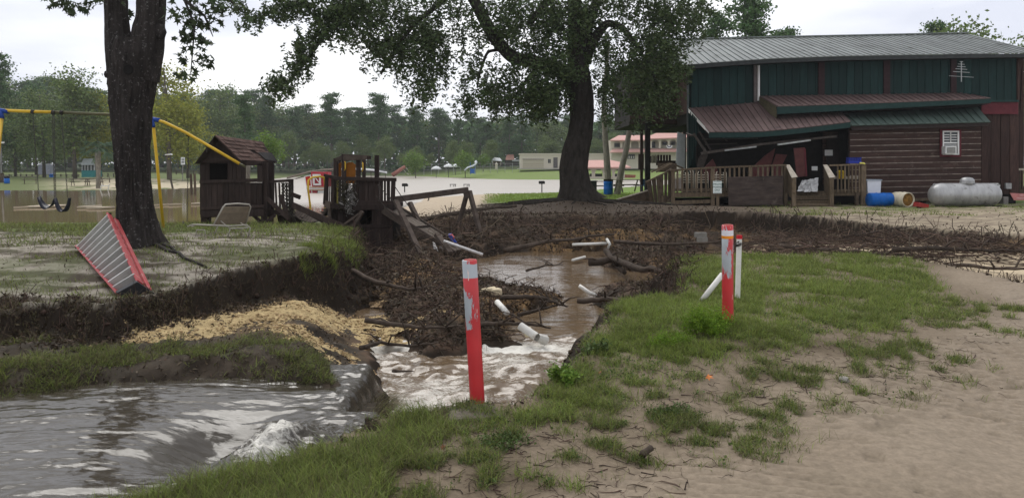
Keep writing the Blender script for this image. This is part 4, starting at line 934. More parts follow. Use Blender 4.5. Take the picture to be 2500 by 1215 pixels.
MB().pp([(1742.5, 443.5), (1760.5, 443.5), (1760.5, 444.2), (1742.5, 444.2)], 33.272, .004).pp([(1742.5, 469.8), (1760.5, 469.8), (1760.5, 470.5), (1742.5, 470.5)], 33.272, .004).build('border', ink, sg)
# patio chairs stacked on the deck
strap = pm('chair_strap', (.42, .38, .30), rough=.6, var=.2)
def patio_stack(u, Y, n, lab, fl=1):
    for i in range(n):
        du = i*6*fl; t = thing('patio_chair', ('front' if i == 0 else ('second', 'third', 'rearmost')[i-1])+lab, 'chair', P(u+du, 467, Y+.12*i), 'pale patio chairs stacked behind the deck rail')
        for s in (-13, 13):
            pts = [P(u+du+s, 466, Y+.1*i), P(u+du+s, 440, Y+.1*i), P(u+du+s*.95, 425-2*i, Y+.1*i+.25), P(u+du+s*.8, 421-2*i, Y+.1*i+.3)]
            MB().tube(pts, .018, 6).build('frame_rail', strap, t, True)
        for k_ in range(4): MB().beam(P(u+du-13, 427+k_*6, Y+.1*i+.22), P(u+du+13, 427+k_*6, Y+.1*i+.22), .012, .05).build('strap', strap, t)
patio_stack(1662, DY+.5, 4, ' pale strapped chair of the stack at the left end of the deck')
patio_stack(1710, DY+.6, 2, ' pale strapped chair of the stack left of the middle deck post')
patio_stack(1755, DY+.6, 2, ' pale strapped chair of the stack behind the parking sign')
b = MB(); b.pp([(1648, 436), (1668, 434), (1667, 460), (1648, 462)], DY+.35, .04); tag(b.build('cushion', pm('cushion_pale', (.42, .38, .35))), 'pale chair cushion behind the left deck rail', 'cushion')
# foil sheet on the steps
V_ = []; F_ = []; nx, ny = 16, 12
cr = [P(1943, 467, 33.75), P(1994, 468, 33.75), P(1996, 434, 34.3), P(1956, 440, 34.3)]
for j in range(ny+1):
    for i in range(nx+1):
        a = cr[0].lerp(cr[1], i/nx); c = cr[3].lerp(cr[2], i/nx); q = a.lerp(c, j/ny)
        V_.append(q+Vv((0, -.12*abs(vn(i*.6, j*.7, 5))-.05*vn(i*1.7, j*1.3, 8), .05*(vn(i*.9, j, 7)-.5))))
for j in range(ny):
    for i in range(nx): F_.append((j*(nx+1)+i, j*(nx+1)+i+1, (j+1)*(nx+1)+i+1, (j+1)*(nx+1)+i))
tag(MB().add(V_, F_).build('foil_sheet', pm('foil', (.42, .42, .42), rough=.35, metal=.5, var=.3), base=P(1968, 467, 33.8)), 'crumpled silver insulation sheet lying at the top of the steps', 'sheet')
# crate, bucket on the right rail
cr_ = thing('plastic_crate', 'blue plastic crate sitting on the right deck rail', 'crate', P(2088, 400, 34.1)); bl = pm('blue_plastic', (.02, .035, .25), rough=.4, var=.12)
MB().rc(2072, 393, 2104, 399, 34.0, .3).build('tray', bl, cr_, bevel=.01)
for i in range(6): MB().rc(2073+i*5.3, 384, 2076+i*5.3, 393, 34.0, .3).build('divider', bl, cr_)
MB().rc(2072, 384, 2104, 386, 34.0, .02).build('rim', bl, cr_)
b = MB(); b.lathe(P(2052, 436, 34.6), [(.12, 0), (.16, .26), (.17, .27), (.16, .31), (.09, .35), (0, .36)], 18); tag(b.build('yellow_bucket', pm('yellow_plastic', (.62, .42, .02), rough=.4, var=.1), smooth=False), 'yellow plastic bucket behind the right deck balusters', 'bucket')
b = MB(); b.tube([P(2099, 398, 33.9), P(2110, 399, 33.9), P(2112, 401, 33.9)], [.035, .035, .02], 8); tag(b.build('yellow_float', pm('yellow_pale', (.65, .6, .15))), 'short yellow tube lying on the right end of the deck rail', 'tube')
# barrels, bin, tank, red box, fallen sign
def barrel(name, label, c, ax, r, L_, mat, open_=False, inner=None):
    z = Vv(ax).normalized(); x = z.cross(Vv((0, 0, 1))).normalized(); y_ = z.cross(x); R = Matrix((x, y_, z)).transposed()
    t = thing(name, label, 'barrel', Vv(c)-Vv((0, 0, r)))
    pr = [(0, -L_/2), (r*.9, -L_/2), (r*.98, -L_/2+.03), (r*.97, -L_*.2), (r*1.02, -L_*.17), (r*.97, -L_*.14), (r*.97, L_*.14), (r*1.02, L_*.17), (r*.97, L_*.2), (r*.98, L_/2-.03), (r*.93, L_/2)]
    if open_: pr += [(r*.88, L_/2), (r*.86, -L_*.3)]
    else: pr += [(0, L_/2-.01)]
    MB().lathe(c, pr, 28, R).build('shell', mat, t, True)
    if open_: MB().lathe(c, [(0, -L_*.28), (r*.85, -L_*.27), (r*.855, L_*.40)], 28, R).build('liner', inner, t, True)
    else: MB().lathe(Vv(c)+z*(L_/2), [(.03, -.01), (.03, .02), (0, .02)], 10, R).build('bung', mat, t)
    return t
c = P(2148, 480, 33.4); c.z = H(c.x, 33.4)+.29
barrel('blue_barrel', 'bright blue plastic barrel lying on its side by the deck', c, (1, .12, 0), .29, .98, pm('barrel_blue', (.008, .11, .42), rough=.35, var=.12, dirt=((.02, .07, .2), .1, 3)))
c = P(2202, 482, 33.2); c.z = H(c.x, 33.2)+.31
barrel('white_barrel', 'open cream barrel with rusty inside lying beside the blue one', c, (.22, -1, .0), .31, .8, pm('barrel_white', (.52, .47, .36), rough=.5, var=.15), True, pm('rusty_inside', (.24, .13, .035), rough=.9, var=.5, sc=6))
bn = thing('storage_bin', 'white plastic bin behind the blue barrel', 'bin', P(2133, 470, 34.0))
MB().pp([(2117, 440), (2152, 440), (2150, 474), (2119, 474)], 34.0, .4).build('tub', pm('bin_white', (.55, .57, .62), rough=.4, var=.08), bn, bevel=.02)
MB().rc(2115, 438, 2154, 441, 33.97, .46).build('rim', pm('bin_rim', (.25, .28, .32)), bn)
TKY = 33.0
tk = thing('propane_tank', 'silver propane tank on short feet in front of the log wall', 'tank', at(2355, TKY))
galv = pm('tank_silver', (.36, .36, .36), rough=.42, metal=.45, var=.25, sc=2.5, stretch=(2, 1, .5), dirt=((.10, .10, .085), .15, 2.4), rnd=0)
cz_ = P(2355, 475, TKY); R90 = Matrix.Rotation(rad(90), 3, 'Y'); hl = m(85, TKY); r = m(28, TKY)
pr = [(0, -hl), (r*.35, -hl+.015), (r*.62, -hl+.06), (r*.83, -hl+.15), (r*.95, -hl+.28), (r, -hl+.44), (r, -.3), (r, .3), (r, hl-.44), (r*.95, hl-.28), (r*.83, hl-.15), (r*.62, hl-.06), (r*.35, hl-.015), (0, hl)]
MB().lathe(cz_, pr, 40, R90).build('vessel', galv, tk, True)
MB().lathe(P(2361, 449, TKY), [(.27, -.1), (.27, .12), (.26, .17), (.20, .24), (.1, .27), (0, .275)], 24).build('dome', galv, tk, True)
MB().lathe(P(2361, 449, TKY), [(.29, .02), (.29, .05)], 24).build('dome_rim', galv, tk, True)
for u in (2282, 2428):
    ring = [P(u, 453, TKY)+Vv((.075*math.cos(a_), 0, .075*math.sin(a_))) for a_ in np.linspace(0, 2*math.pi, 13)]
    MB().tube(ring, .018, 6).build('lifting_eye', galv, tk, True)
for u in (2297, 2412): MB().rc(u-8, 492, u+9, 505, TKY-.1, .2).build('foot', pm('foot_dark', (.05, .045, .04)), tk)
bt = MB(); bt.lathe(cz_+Vv((0, 0, -.006)), [(r*.99, -hl+.5), (r*1.002, -hl+.5), (r*1.002, hl-.5), (r*.99, hl-.5)], 40, R90)
b = MB(); q = on(2248, 507); b.box(q+Vv((0, 0, .09)), (.5, .3, .18), Matrix.Rotation(rad(14), 3, 'Z') @ Matrix.Rotation(rad(12), 3, 'Y')); tag(b.build('red_box', pm('red_box', (.30, .035, .03), rough=.5), bevel=.01), 'tilted bright red box lying on the grass before the propane tank', 'box')
b = MB(); b.rc(2429, 501, 2447, 507, 32.9, .2); tag(b.build('concrete_block', pm('block_dark', (.04, .038, .03))), 'small dark block on the grass right of the propane tank', 'block')
fs = thing('fallen_sign', 'faded pink sign with pale lettering lying at the right edge', 'sign', on(2485, 486)); pk = pm('faded_red', (.50, .20, .19), rough=.6, var=.12)
MB().pp([(2466, 471), (2512, 473), (2518, 489), (2476, 489)], 34.2, .03).build('panel', pk, fs)
ltm = pm('pale_letter', (.62, .45, .43), var=.05, bump=0)
for s_, v in (('NO', 477), ('PARKING', 484)): text(s_, 2494, v, 34.17, 4.5, ltm, fs, wscale=.9)
b = MB(); b.rc(2419, 447, 2442, 451, 36.6, .05); b.rc(2421, 451, 2426, 462, 36.6, .05); b.rc(2438, 447, 2442, 456, 36.6, .05); tag(b.build('vent_hood', white_paint), 'white pipe bracket low on the wall right of the tank', 'pipe')
b = MB(); b.rc(2456, 447, 2470, 461, 36.5, .12); tag(b.build('meter_box', pm('meter_grey', (.30, .30, .30)), bevel=.01), 'grey meter box low on the brown end wall', 'box')
sr = thing('side_ramp_rail', 'short wooden railing at the right end of the lodge', 'railing', P(2495, 470, 37))
for u in (2489, 2496, 2503): MB().rc(u, 416, u+3, 460, 37, .06).build('baluster', deck_dark, sr)
MB().rc(2484, 411, 2530, 416, 36.95, .14).build('top_rail', pale_wood, sr); MB().rc(2486, 455, 2530, 478, 37.1, .1).build('skirt', deck_dark, sr)
b = MB(); b.rc(1431, 443, 1457, 482, 38, .6); b.rc(1429, 441, 1459, 444, 37.97, .66); tag(b.build('utility_box', pm('box_green', (.022, .030, .024), rough=.6), bevel=.01), 'dark green utility box right behind the oak trunk', 'box')
# ================================================================== SWING SET
yel = pm('swing_yellow', (.52, .33, .03), rough=.42, var=.15, sc=5, dirt=((.30, .20, .04), .12, 5))
olive = pm('beam_olive', (.075, .070, .035), rough=.5, var=.3)
blue_j = pm('joint_blue', (.02, .055, .24), rough=.45, var=.15)
SY = 18.4
sw = thing('swing_set', 'yellow tube swing set with blue corner joints and a bent broken top beam', 'swing set', on(400, 558))
MB().tube([P(-8, 269, SY), P(60, 272, SY), P(130, 274, SY)], .035, 12).build('top_beam', yel, sw, True)
MB().tube([P(130, 274, SY), P(275, 280, SY), P(366, 290, SY)], .034, 12).build('top_beam', olive, sw, True)
MB().tube([P(380, 293, SY), P(400, 298, SY), P(450, 322, SY-.05), P(520, 362, SY-.1), P(585, 400, SY-.15)], .034, 12).build('bent_beam', yel, sw, True)
MB().tube([P(583, 398.5, SY-.15), P(600, 408, SY-.15)], .026, 8).build('beam_tip', olive, sw, True)
MB().tube([P(373, 292, SY), Vv(tuple(on(400, 559)))-Vv((0, 0, .1))], .034, 12).build('leg', yel, sw, True)
q = at(332, 20.2); MB().tube([P(370, 295, SY+.05), q], .034, 12).build('leg', yel, sw, True)
q = at(-28, SY-.9); MB().tube([P(4, 276, SY), q], .034, 12).build('leg', yel, sw, True)
q = at(-22, SY+1.3); MB().tube([P(6, 276, SY), q], .034, 12).build('leg', yel, sw, True)
for u, v in ((373, 291), (4, 270)):
    b = MB(); b.tube([P(u-11, v-2, SY), P(u+16, v+3, SY)], .05, 12); b.tube([P(u-2, v, SY), P(u+1, v+19, SY-.05)], .048, 12); b.tube([P(u-2, v, SY), P(u-2, v+16, SY+.2)], .046, 12); b.build('corner_joint', blue_j, sw, True)
for u, v in ((80, 273), (130, 274.5), (150, 275), (460, 329), (505, 354)):
    MB().tube([P(u-3, v-1, SY-.02), P(u+3, v+1, SY-.02)], .05, 10).build('hanger_clamp', pm('clamp_dark', (.03, .028, .025)), sw)
steel = pm('chain_steel', (.055, .05, .045), rough=.5, metal=.4, var=.3)
rubber = pm('rubber_black', (.018, .019, .028), rough=.35, var=.3)
def chain(a, b_, par, link=.055, wr=.005):
    a, b_ = Vv(a), Vv(b_); L = (b_-a).length; n = max(2, int(L/(link*.8))); d = (b_-a).normalized()
    x = d.cross(Vv((0, 1, 0))).normalized(); y_ = d.cross(x); mb = MB()
    for i in range(n):
        c = a.lerp(b_, (i+.5)/n); s = x if i % 2 else y_
        ring = [c+d*link*.5*math.cos(t)+s*link*.24*math.sin(t) for t in np.linspace(0, 2*math.pi, 7)]
        mb.tube(ring, wr, 4, cap=False)
    return mb.build('chain', steel, par)
def belt(par, a, b_, sag, wd=.07, ydir=(0, 1, 0), mat=rubber):
    a, b_ = Vv(a), Vv(b_); n = 12; V = []; F = []; yd = Vv(ydir).normalized()
    for i in range(n+1):
        t = i/n; p = a.lerp(b_, t)-Vv((0, 0, sag*(1-(2*t-1)**2)**.75))
        w = wd*(.55+.45*math.sin(math.pi*t))
        for s, h in ((-1, 0), (1, 0), (1, -.012), (-1, -.012)): V.append(p+yd*w*s+Vv((0, 0, h)))
    for i in range(n):
        for j in range(4): F.append((i*4+j, i*4+(j+1) % 4, (i+1)*4+(j+1) % 4, (i+1)*4+j))
    F += [(3, 2, 1, 0), (n*4, n*4+1, n*4+2, n*4+3)]
    return MB().add(V, F).build('seat', mat, par, True)
s1 = thing('swing', 'left black belt swing, its seat twisted towards the other', 'swing', P(115, 510, SY), 'belt swings')
chain(P(80, 277, SY), P(95, 479, SY), s1); chain(P(128, 277, SY), P(133, 482, SY), s1); belt(s1, P(95, 480, SY), P(134, 484, SY), m(24, SY), .10, (.25, 1, .35))
s2 = thing('swing', 'right black belt swing hanging in a deep loop', 'swing', P(152, 517, SY), 'belt swings')
chain(P(132, 277, SY-.05), P(136, 482, SY-.05), s2); chain(P(150, 277, SY), P(165, 481, SY), s2); belt(s2, P(135, 483, SY-.05), P(170, 483, SY), m(33, SY), .08, (.35, 1, 0))
s3 = thing('swing', 'swing hanging by one chain from the bent beam, seat on the ground', 'swing', on(456, 553), 'belt swings')
chain(P(460, 331, SY-.05), P(457, 540, SY), s3); chain(P(505, 356, SY-.1), P(505, 372, SY-.1), s3)
q = on(456, 553); belt(s3, q+Vv((-.1, 0, .14)), q+Vv((.12, .1, .10)), .1, .05)
# ================================================================== LADDER
lz = lambda u, v, z: G(u, v, z)
la = thing('step_ladder', 'red folded stepladder lying upside down on its rail against the tree', 'ladder', on(300, 722))
LA = on(190, 612); LA.z += .06; LB = on(291, 724); LB.z += .03
LC_ = P(341, 690, LB.y+.10); LD = P(266, 523, LA.y+.10)
fiber = pm('ladder_red', (.34, .050, .052), rough=.5, var=.2, sc=6, dirt=((.45, .28, .25), .2, 7))
alu = pm('ladder_aluminium', (.42, .42, .40), rough=.4, metal=.35, var=.15)
n_ = (LB-LA).cross(LD-LA).normalized(); n_ = -n_ if n_.y > 0 else n_
for off, nm in ((0, 'front_rail'), (.13, 'rear_rail')):
    o_ = -n_*off
    for a, b_ in ((LA, LB), (LD, LC_)):
        MB().beam(a+o_, b_+o_, .028, .085 if off == 0 else .07, up=n_).build(nm, fiber, la, bevel=.004)
    for a in (LA, LD): MB().box(a+o_, (.05, .06, .05)).build('foot_pad', pm('pad_black', (.015, .015, .015)), la)
for i in range(11):
    t = (i+.5)/11.3; a = LA.lerp(LB, t); b_ = LD.lerp(LC_, t)
    MB().beam(a+n_*.01, b_+n_*.01, .03, .085, up=n_).build('step', alu, la, bevel=.004)
    if i < 10:
        t = (i+.95)/11.3; MB().beam(LA.lerp(LB, t)-n_*.13, LD.lerp(LC_, t)-n_*.13, .02, .03, up=n_).build('rear_brace', alu, la)
d = (LB-LA).normalized(); MB().prism([LB-d*.03+n_*.05, LC_-d*.03+n_*.05, LC_-d*.03-n_*.2, LB-d*.03-n_*.2], d*.12).build('top_cap', pm('cap_black', (.02, .02, .022), rough=.5), la, bevel=.01)
# ================================================================== LOUNGER
lo = thing('chaise_lounge', 'white tubular chaise lounge with raised strap backrest on the lawn', 'lounge chair', on(560, 576))
frame_w = pm('lounge_frame', (.30, .28, .24), rough=.45, var=.12); LY1 = 16.0
lc = lambda u, v, dy=0: P(u, v, LY1+dy)
for dy, du in ((-.3, 0), (.3, 10)):
    MB().tube([lc(458+du, 553, dy), lc(470+du, 548, dy), lc(520+du, 550, dy), lc(560+du, 552, dy), lc(603, 549, dy), lc(611, 556, dy), lc(606, 578, dy)], .014, 8).build('side_rail', frame_w, lo, True)
MB().tube([lc(522, 548, -.3), lc(545, 505, -.2), lc(551, 499, -.15), lc(580, 497, 0), lc(608, 499, .1), lc(612, 505, .15), lc(600, 545, .3)], .016, 8).build('back_frame', frame_w, lo, True)
for i in range(11):
    t = i/10; MB().beam(lc(546, 506, -.2).lerp(lc(524, 546, -.3), t), lc(611, 506, .15).lerp(lc(600, 545, .3), t), .006, .032).build('back_strap', pm('lounge_strap', (.15, .12, .085), rough=.6, var=.2), lo)
for i in range(6): MB().beam(lc(466+i*9, 550+i*.3, -.3), lc(476+i*9, 549+i*.3, .3), .035, .006).build('seat_strap', MATS['lounge_strap'], lo)
for pts in ([(478, 576, -.3), (480, 561, -.3), (500, 561, -.3), (502, 574, -.3)], [(523, 574, -.3), (530, 556, -.3), (534, 549, -.3)], [(556, 578, -.3), (562, 558, -.3), (590, 558, .2), (588, 577, .2)], [(584, 542, .2), (606, 556, .2)], [(537, 538, -.2), (560, 557, -.2), (605, 556, .2)]):
    MB().tube([lc(*p) for p in pts], .012, 8).build('leg', frame_w, lo, True)
# ================================================================== PLAYHOUSE
pw = pm('play_wood', (.034, .024, .021), rough=.85, var=.4, sc=5, bump=.4, bsc=22, stretch=(3, 3, .4), rnd=.28)
pw2 = pm('play_wood_worn', (.075, .058, .048), rough=.85, var=.4, sc=5, bump=.4, bsc=22, rnd=.2)
shing = pm('shingle_brown', (.075, .046, .038), rough=.9, var=.35, sc=12, bump=.5, bsc=60, rnd=.25)
HY = 21.3
ph = thing('playhouse', 'dark brown wooden playhouse on stilts with brown shingled gable roof', 'playhouse', at(560, HY))
hp = lambda mb, nm, mat=pw, bv=.004: mb.build(nm, mat, ph, bevel=bv)
def planks(u0, u1, n, v0, v1, Y, nm='plank', par=None, mat=pw):
    for i in range(n):
        a = u0+(u1-u0)*i/n; c = u0+(u1-u0)*(i+1)/n-.7; b = MB(); b.rc(a, v0, c, v1, Y-.006*(i % 2), .03); b.build(nm, mat, par or ph)
planks(490, 640, 11, 446, 524, HY); planks(490, 512, 2, 392, 440, HY); planks(557, 600, 4, 392, 440, HY); planks(512, 557, 3, 392, 399, HY)
planks(490, 600, 8, 385, 524, HY+1.7)
for Y in (HY+.4, HY+.8, HY+1.2): hp(MB().rc(488, 392, 490.5, 524, Y, .38), 'plank')
hp(MB().rc(500, 392, 502, 524, HY+.05, 1.6), 'inner_wall', dark_in)  # near-black wall, paints the dark interior behind the window opening
hp(MB().pp([(487, 440), (642, 435), (642, 444), (487, 448)], HY-.05, .05), 'sill_rail'); hp(MB().pp([(489, 506), (645, 500), (645, 507), (489, 513)], HY-.05, .05), 'lower_rail'); hp(MB().pp([(489, 515), (645, 510), (645, 528), (489, 531)], HY-.06, .05), 'skirt_beam')
hp(MB().rc(628, 400, 640, 445, HY, .1), 'post'); hp(MB().rc(600, 394, 640, 404, HY, .06), 'header')
for u, w, Y in ((643, 9, HY+.1), (655, 12, HY+.9), (640, 10, HY+1.7)): hp(MB().rc(u, 396, u+w, 530, Y, .12), 'post')
for u, w, Y in ((490, 14, HY), (637, 13, HY), (500, 12, HY+1.7), (655, 10, HY+1.7)):
    b_ = at(u, Y); hp(MB().prism([P(u, 520, Y), P(u+w, 520, Y), Vv((P(u+w, 548, Y).x, Y, b_.z-.1)), Vv((P(u, 548, Y).x, Y, b_.z-.1))], (0, .13, 0)), 'leg')
hp(MB().beam(P(618, 524, HY+.05), P(640, 545, HY+.05), .08, .08), 'brace'); hp(MB().beam(P(672, 524, HY+.05), P(648, 545, HY+.05), .08, .08), 'brace'); hp(MB().beam(P(515, 526, HY+.05), P(500, 540, HY+.05), .08, .07), 'brace')
# gable and roof
hp(MB().pp([(481, 394), (524, 334), (584, 391)], HY-.02, .05), 'gable', pw); hp(MB().pp([(484, 390), (590, 384), (590, 393), (484, 398)], HY-.07, .05), 'gable_beam')
RA, RB, EA, EB = P(524, 331, HY-.25), P(640, 347, HY+1.9), P(585, 392, HY-.25), P(676, 396, HY+1.7)
LA_, LB_2 = P(477, 397, HY-.25), P(560, 398, HY+1.9)
hp(MB().prism([RA, RB, EB, EA], (0, 0, -.035)), 'roof_deck'); hp(MB().prism([RA, RB, LB_2, LA_], (0, 0, -.035)), 'roof_deck')
nrm = (RB-RA).cross(EA-RA).normalized(); nrm = nrm if nrm.z > 0 else -nrm
rs = random.Random(3)
for j in range(6):
    for i in range(9):
        if (j, i) in ((4, 7), (4, 8), (5, 8), (3, 5), (2, 8)): continue
        o_ = .5*(j % 2)/9; t0, t1 = max(0, i/9-o_), min(1, (i+1)/9-o_-.006)
        s0, s1_ = j/6, (j+1.05)/6
        bl_ = lambda t, s: RA.lerp(RB, t).lerp(EA.lerp(EB, t), s)
        lift = .008+.012*rs.random(); q = [bl_(t0, s0)+nrm*.006, bl_(t1, s0)+nrm*.006, bl_(t1, s1_)+nrm*lift*1.6, bl_(t0, s1_)+nrm*lift*1.6]
        hp(MB().prism(q, nrm*.01), 'shingle', shing, 0)
hp(MB().prism([bl_(.62, .62)+nrm*.03, bl_(.98, .6)+nrm*.05, bl_(.99, 1.02)+nrm*.03, bl_(.66, .98)+nrm*.05], nrm*.012), 'torn_felt', pm('felt_black', (.025, .023, .023), rough=.8), 0)
# porch railing and climbing net
hp(MB().pp([(645, 441), (712, 437), (712, 444), (645, 447)], HY+.2, .08), 'porch_rail'); hp(MB().rc(704, 437, 714, 546, HY+.15, .12), 'post'); hp(MB().rc(645, 512, 705, 524, HY+.2, .07), 'porch_beam')
for i in range(6): hp(MB().pp([(652+i*9, 446), (656+i*9, 446), (660+i*8.5, 512), (656+i*8.5, 512)], HY+.22, .04), 'porch_slat')
for a, c in (((652, 484), (706, 535)), ((684, 476), (704, 530)), ((716, 500), (790, 540)), ((712, 474), (733, 482))):
    hp(MB().beam(P(*a, HY), P(*c, HY-.1), .05, .11), 'loose_board', pw)
hp(MB().pp([(676, 524), (740, 530), (728, 549), (680, 550)], HY+.5, .3), 'sandbox_side')
rope = pm('rope_grey', (.045, .040, .033), rough=.9, var=.3)
def net(par, c00, c10, c11, c01, nu, nv, r=.012, name='net'):
    mb = MB(); f = lambda s, t: (Vv(c00).lerp(Vv(c10), s)).lerp(Vv(c01).lerp(Vv(c11), s), t)+Vv((0, .04*math.sin(9*s+7*t), 0))
    for i in range(-nv, nu+1):
        for sg_ in (1, -1):
            pts = []
            for k_ in range(nv*2+1):
                s = (i+k_/2*1.0)/nu if sg_ > 0 else (nu-i-k_/2)/nu; t = k_/(nv*2)
                if 0 <= s <= 1: pts.append(f(s, t))
            if len(pts) > 1: mb.tube(pts, r, 4)
    return mb.build(name, rope, par)
net(ph, P(686, 446, HY+.12), P(712, 446, HY+.05), P(722, 540, HY-.1), P(690, 520, HY), 5, 9)
# sagging plank bridge between the playhouse and the boat tower
br = thing('plank_bridge', 'sagging chain bridge of short planks between playhouse and boat tower', 'bridge', P(760, 545, 22))
bpts = [(716, 520), (730, 533), (748, 541), (762, 542), (776, 538), (787, 529), (795, 515), (802, 503)]
for i in range(22):
    t = i/21*(len(bpts)-1); j = min(int(t), len(bpts)-2); f_ = t-j; f2 = min(f_+.26, 1)
    a = P(bpts[j][0]+(bpts[j+1][0]-bpts[j][0])*f_, bpts[j][1]+(bpts[j+1][1]-bpts[j][1])*f_, 21.7); c = P(bpts[j][0]+(bpts[j+1][0]-bpts[j][0])*f2, bpts[j][1]+(bpts[j+1][1]-bpts[j][1])*f2, 21.7)
    MB().prism([a, c, c+Vv((0, .5, .12)), a+Vv((0, .5, .12))], (0, 0, -.03)).build('slat', pw2, br)
for off in (0, .5): MB().tube([P(u, v+2, 21.7)+Vv((0, off, .12*(off > 0))) for u, v in bpts], .012, 5).build('chain', steel, br)
b = MB(); b.beam(P(714, 500, 21.2), P(800, 538, 20.8), .05, .15); b.beam(P(798, 537, 20.8), P(846, 556, 20.6), .05, .15); tag(b.build('fallen_plank', pw), 'long dark plank slanting down from the playhouse to the boat tower', 'plank')
# ================================================================== BOAT TOWER
BY = 21.0
bt_ = thing('boat_play_tower', 'dark brown wooden boat-shaped play tower leaning into the gully, with orange panel', 'play tower', P(915, 600, BY))
bp_ = lambda mb, nm, mat=pw, bv=.004: mb.build(nm, mat, bt_, bevel=bv)
planks(876, 957, 6, 556, 606, BY, par=bt_); planks(908, 957, 4, 512, 554, BY, par=bt_); planks(800, 872, 6, 510, 552, BY+.25, par=bt_)
bp_(MB().rc(874, 548, 958, 556, BY-.04, .06), 'mid_rail'); bp_(MB().rc(872, 512, 878, 606, BY-.03, .08), 'post'); bp_(MB().rc(952, 512, 959, 606, BY-.03, .08), 'post')
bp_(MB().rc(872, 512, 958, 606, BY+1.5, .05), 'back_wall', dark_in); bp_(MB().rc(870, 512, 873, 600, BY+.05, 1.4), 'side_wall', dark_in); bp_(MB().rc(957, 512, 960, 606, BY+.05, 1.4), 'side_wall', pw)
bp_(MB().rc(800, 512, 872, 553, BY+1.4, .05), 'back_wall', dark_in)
bp_(MB().pp([(796, 497), (872, 500), (962, 499), (962, 511), (872, 513), (796, 509)], BY-.1, 1.75), 'deck')
bp_(MB().pp([(788, 498), (806, 494), (806, 512), (796, 508)], BY-.12, .3), 'bow_block', pw2)
for i in range(4): bp_(MB().pp([(801-i*5.5, 503+i*6.5), (806-i*4.5, 500+i*6.5+2), (801-i*4.5, 508+i*6.5+2), (788-i*4.5, 504+i*6.5)], BY+.3, .6), 'bow_step', pw2)
bp_(MB().rc(800, 508, 808, 535, BY+.02, .1), 'post', pw2)
bp_(MB().pp([(790, 424), (822, 431), (967, 435), (967, 443), (822, 440), (790, 431)], BY-.1, .10), 'rail'); bp_(MB().pp([(822, 431, BY+1.5), (967, 434, BY+1.5), (967, 441, BY+1.5), (822, 438, BY+1.5)], BY, .08), 'rail')
bp_(MB().pp([(793, 489), (810, 493), (810, 499), (793, 496)], BY-.06, .06), 'lower_rail', pw2); bp_(MB().rc(868, 490, 962, 500, BY-.06, .06), 'lower_rail')
for u, w in ((790, 9), (811, 6), (868, 7), (955, 10)): bp_(MB().pp([(u+ (3 if u == 790 else 0), 428 if u == 790 else 436), (u+w, 430 if u == 790 else 438), (u+w-2, 498), (u-2, 498)], BY-.02, .10), 'rail_post')
for i in range(3): bp_(MB().pp([(800+i*4, 432), (802.4+i*4, 432), (801.5+i*4, 494), (799+i*4, 494)], BY, .04), 'slat')
for u, w in ((876, 14), (891, 7), (900, 13), (914, 10), (926, 5), (937, 5), (944, 8)): bp_(MB().rc(u, 440, u+w, 494, BY, .035), 'rail_board')
for i in range(8): bp_(MB().rc(826+i*17, 438, 833+i*17, 497, BY+1.5, .035), 'rail_board')
for u, v0, w, Y in ((814, 386, 10, BY+.3), (834, 376, 9, BY+.2), (869, 378, 10, BY+.2), (884, 386, 7, BY+1.2), (914, 379, 10, BY+.9), (824, 388, 6, BY+1.2)):
    bp_(MB().rc(u, v0, u+w, 500, Y, .14), 'cabin_post')
bp_(MB().pp([(838, 376), (903, 380), (903, 389), (838, 394)], BY+.15, .06), 'cabin_beam', pw2); bp_(MB().beam(P(820, 391, BY+.3), P(842, 381, BY+.25), .06, .1), 'cabin_beam', pw2); bp_(MB().rc(896, 381, 905, 389, BY+.1, .08), 'beam_end')
orange = pm('orange_panel', (.26, .095, .012), rough=.5, var=.25, sc=3)
bp_(MB().pp([(841, 402), (850, 396), (860, 396), (868, 402), (868, 448), (841, 448)], BY+.35, .03), 'orange_panel', orange); bp_(MB().pp([(823, 402), (833, 396), (833, 432), (823, 432)], BY+.5, .03), 'orange_panel', orange)
for u, v in ((842, 400), (885, 402)): bp_(MB().tube([P(u, v-5, BY+.12), P(u+1, v-3, BY+.05), P(u+1, v+12, BY+.05), P(u-1, v+16, BY+.12)], .016, 8), 'handle', yel, 0)
net(bt_, P(822, 440, BY-.08), P(870, 440, BY-.08), P(868, 515, BY-.1), P(828, 512, BY-.1), 6, 8, .009)
bp_(MB().rc(822, 436, 826, 498, BY, .05), 'pole', pm('mossy_yellow', (.20, .17, .04)), 0); bp_(MB().rc(836, 440, 839, 495, BY+.3, .05), 'pole', MATS['mossy_yellow'], 0)
trash = []
for _ in range(150):
    u = random.gauss(854, 7); v = random.triangular(450, 530, 480); trash.append(tuple(P(u+ (v-450)*.02, v, BY-.12+random.gauss(0, .03))))
V, F = cards(np.array(trash), RNG.uniform(.05, .2, len(trash)), asp=.25, droop=.9)
o = npmesh('snagged_plastic', V, Fq=F, mat=pm('dirty_plastic', (.16, .15, .14), rough=.5, var=.4)); kind(o, 'stuff')
tr2 = np.array([tuple(P(random.gauss(846, 12), random.triangular(440, 515, 470), BY-.11)) for _ in range(420)]); V, F = cards(tr2, RNG.uniform(.04, .12, 420), asp=.3, droop=.3)
kind(npmesh('snagged_leaves', V, Fq=F, mat=leafmat('litter_dark', (.045, .04, .022), tr=0)), 'stuff')
for a, c, w in (((830, 555), (876, 522), .05), ((838, 560), (862, 549), .05), ((856, 566), (885, 516), .09), ((874, 590), (902, 574), .02)):
    b = MB(); b.beam(P(*a, BY-.35), P(*c, BY-.5), w, w); tag(b.build('loose_timber', pw2, bevel=.004), {830: 'thin grey bar leaning on the near side of the boat tower', 838: 'short grey bar near the grass edge below the boat tower', 856: 'thick grey post leaning against the boat tower opening', 874: 'thin stick lying against the bottom of the boat tower'}[a[0]], 'timber')
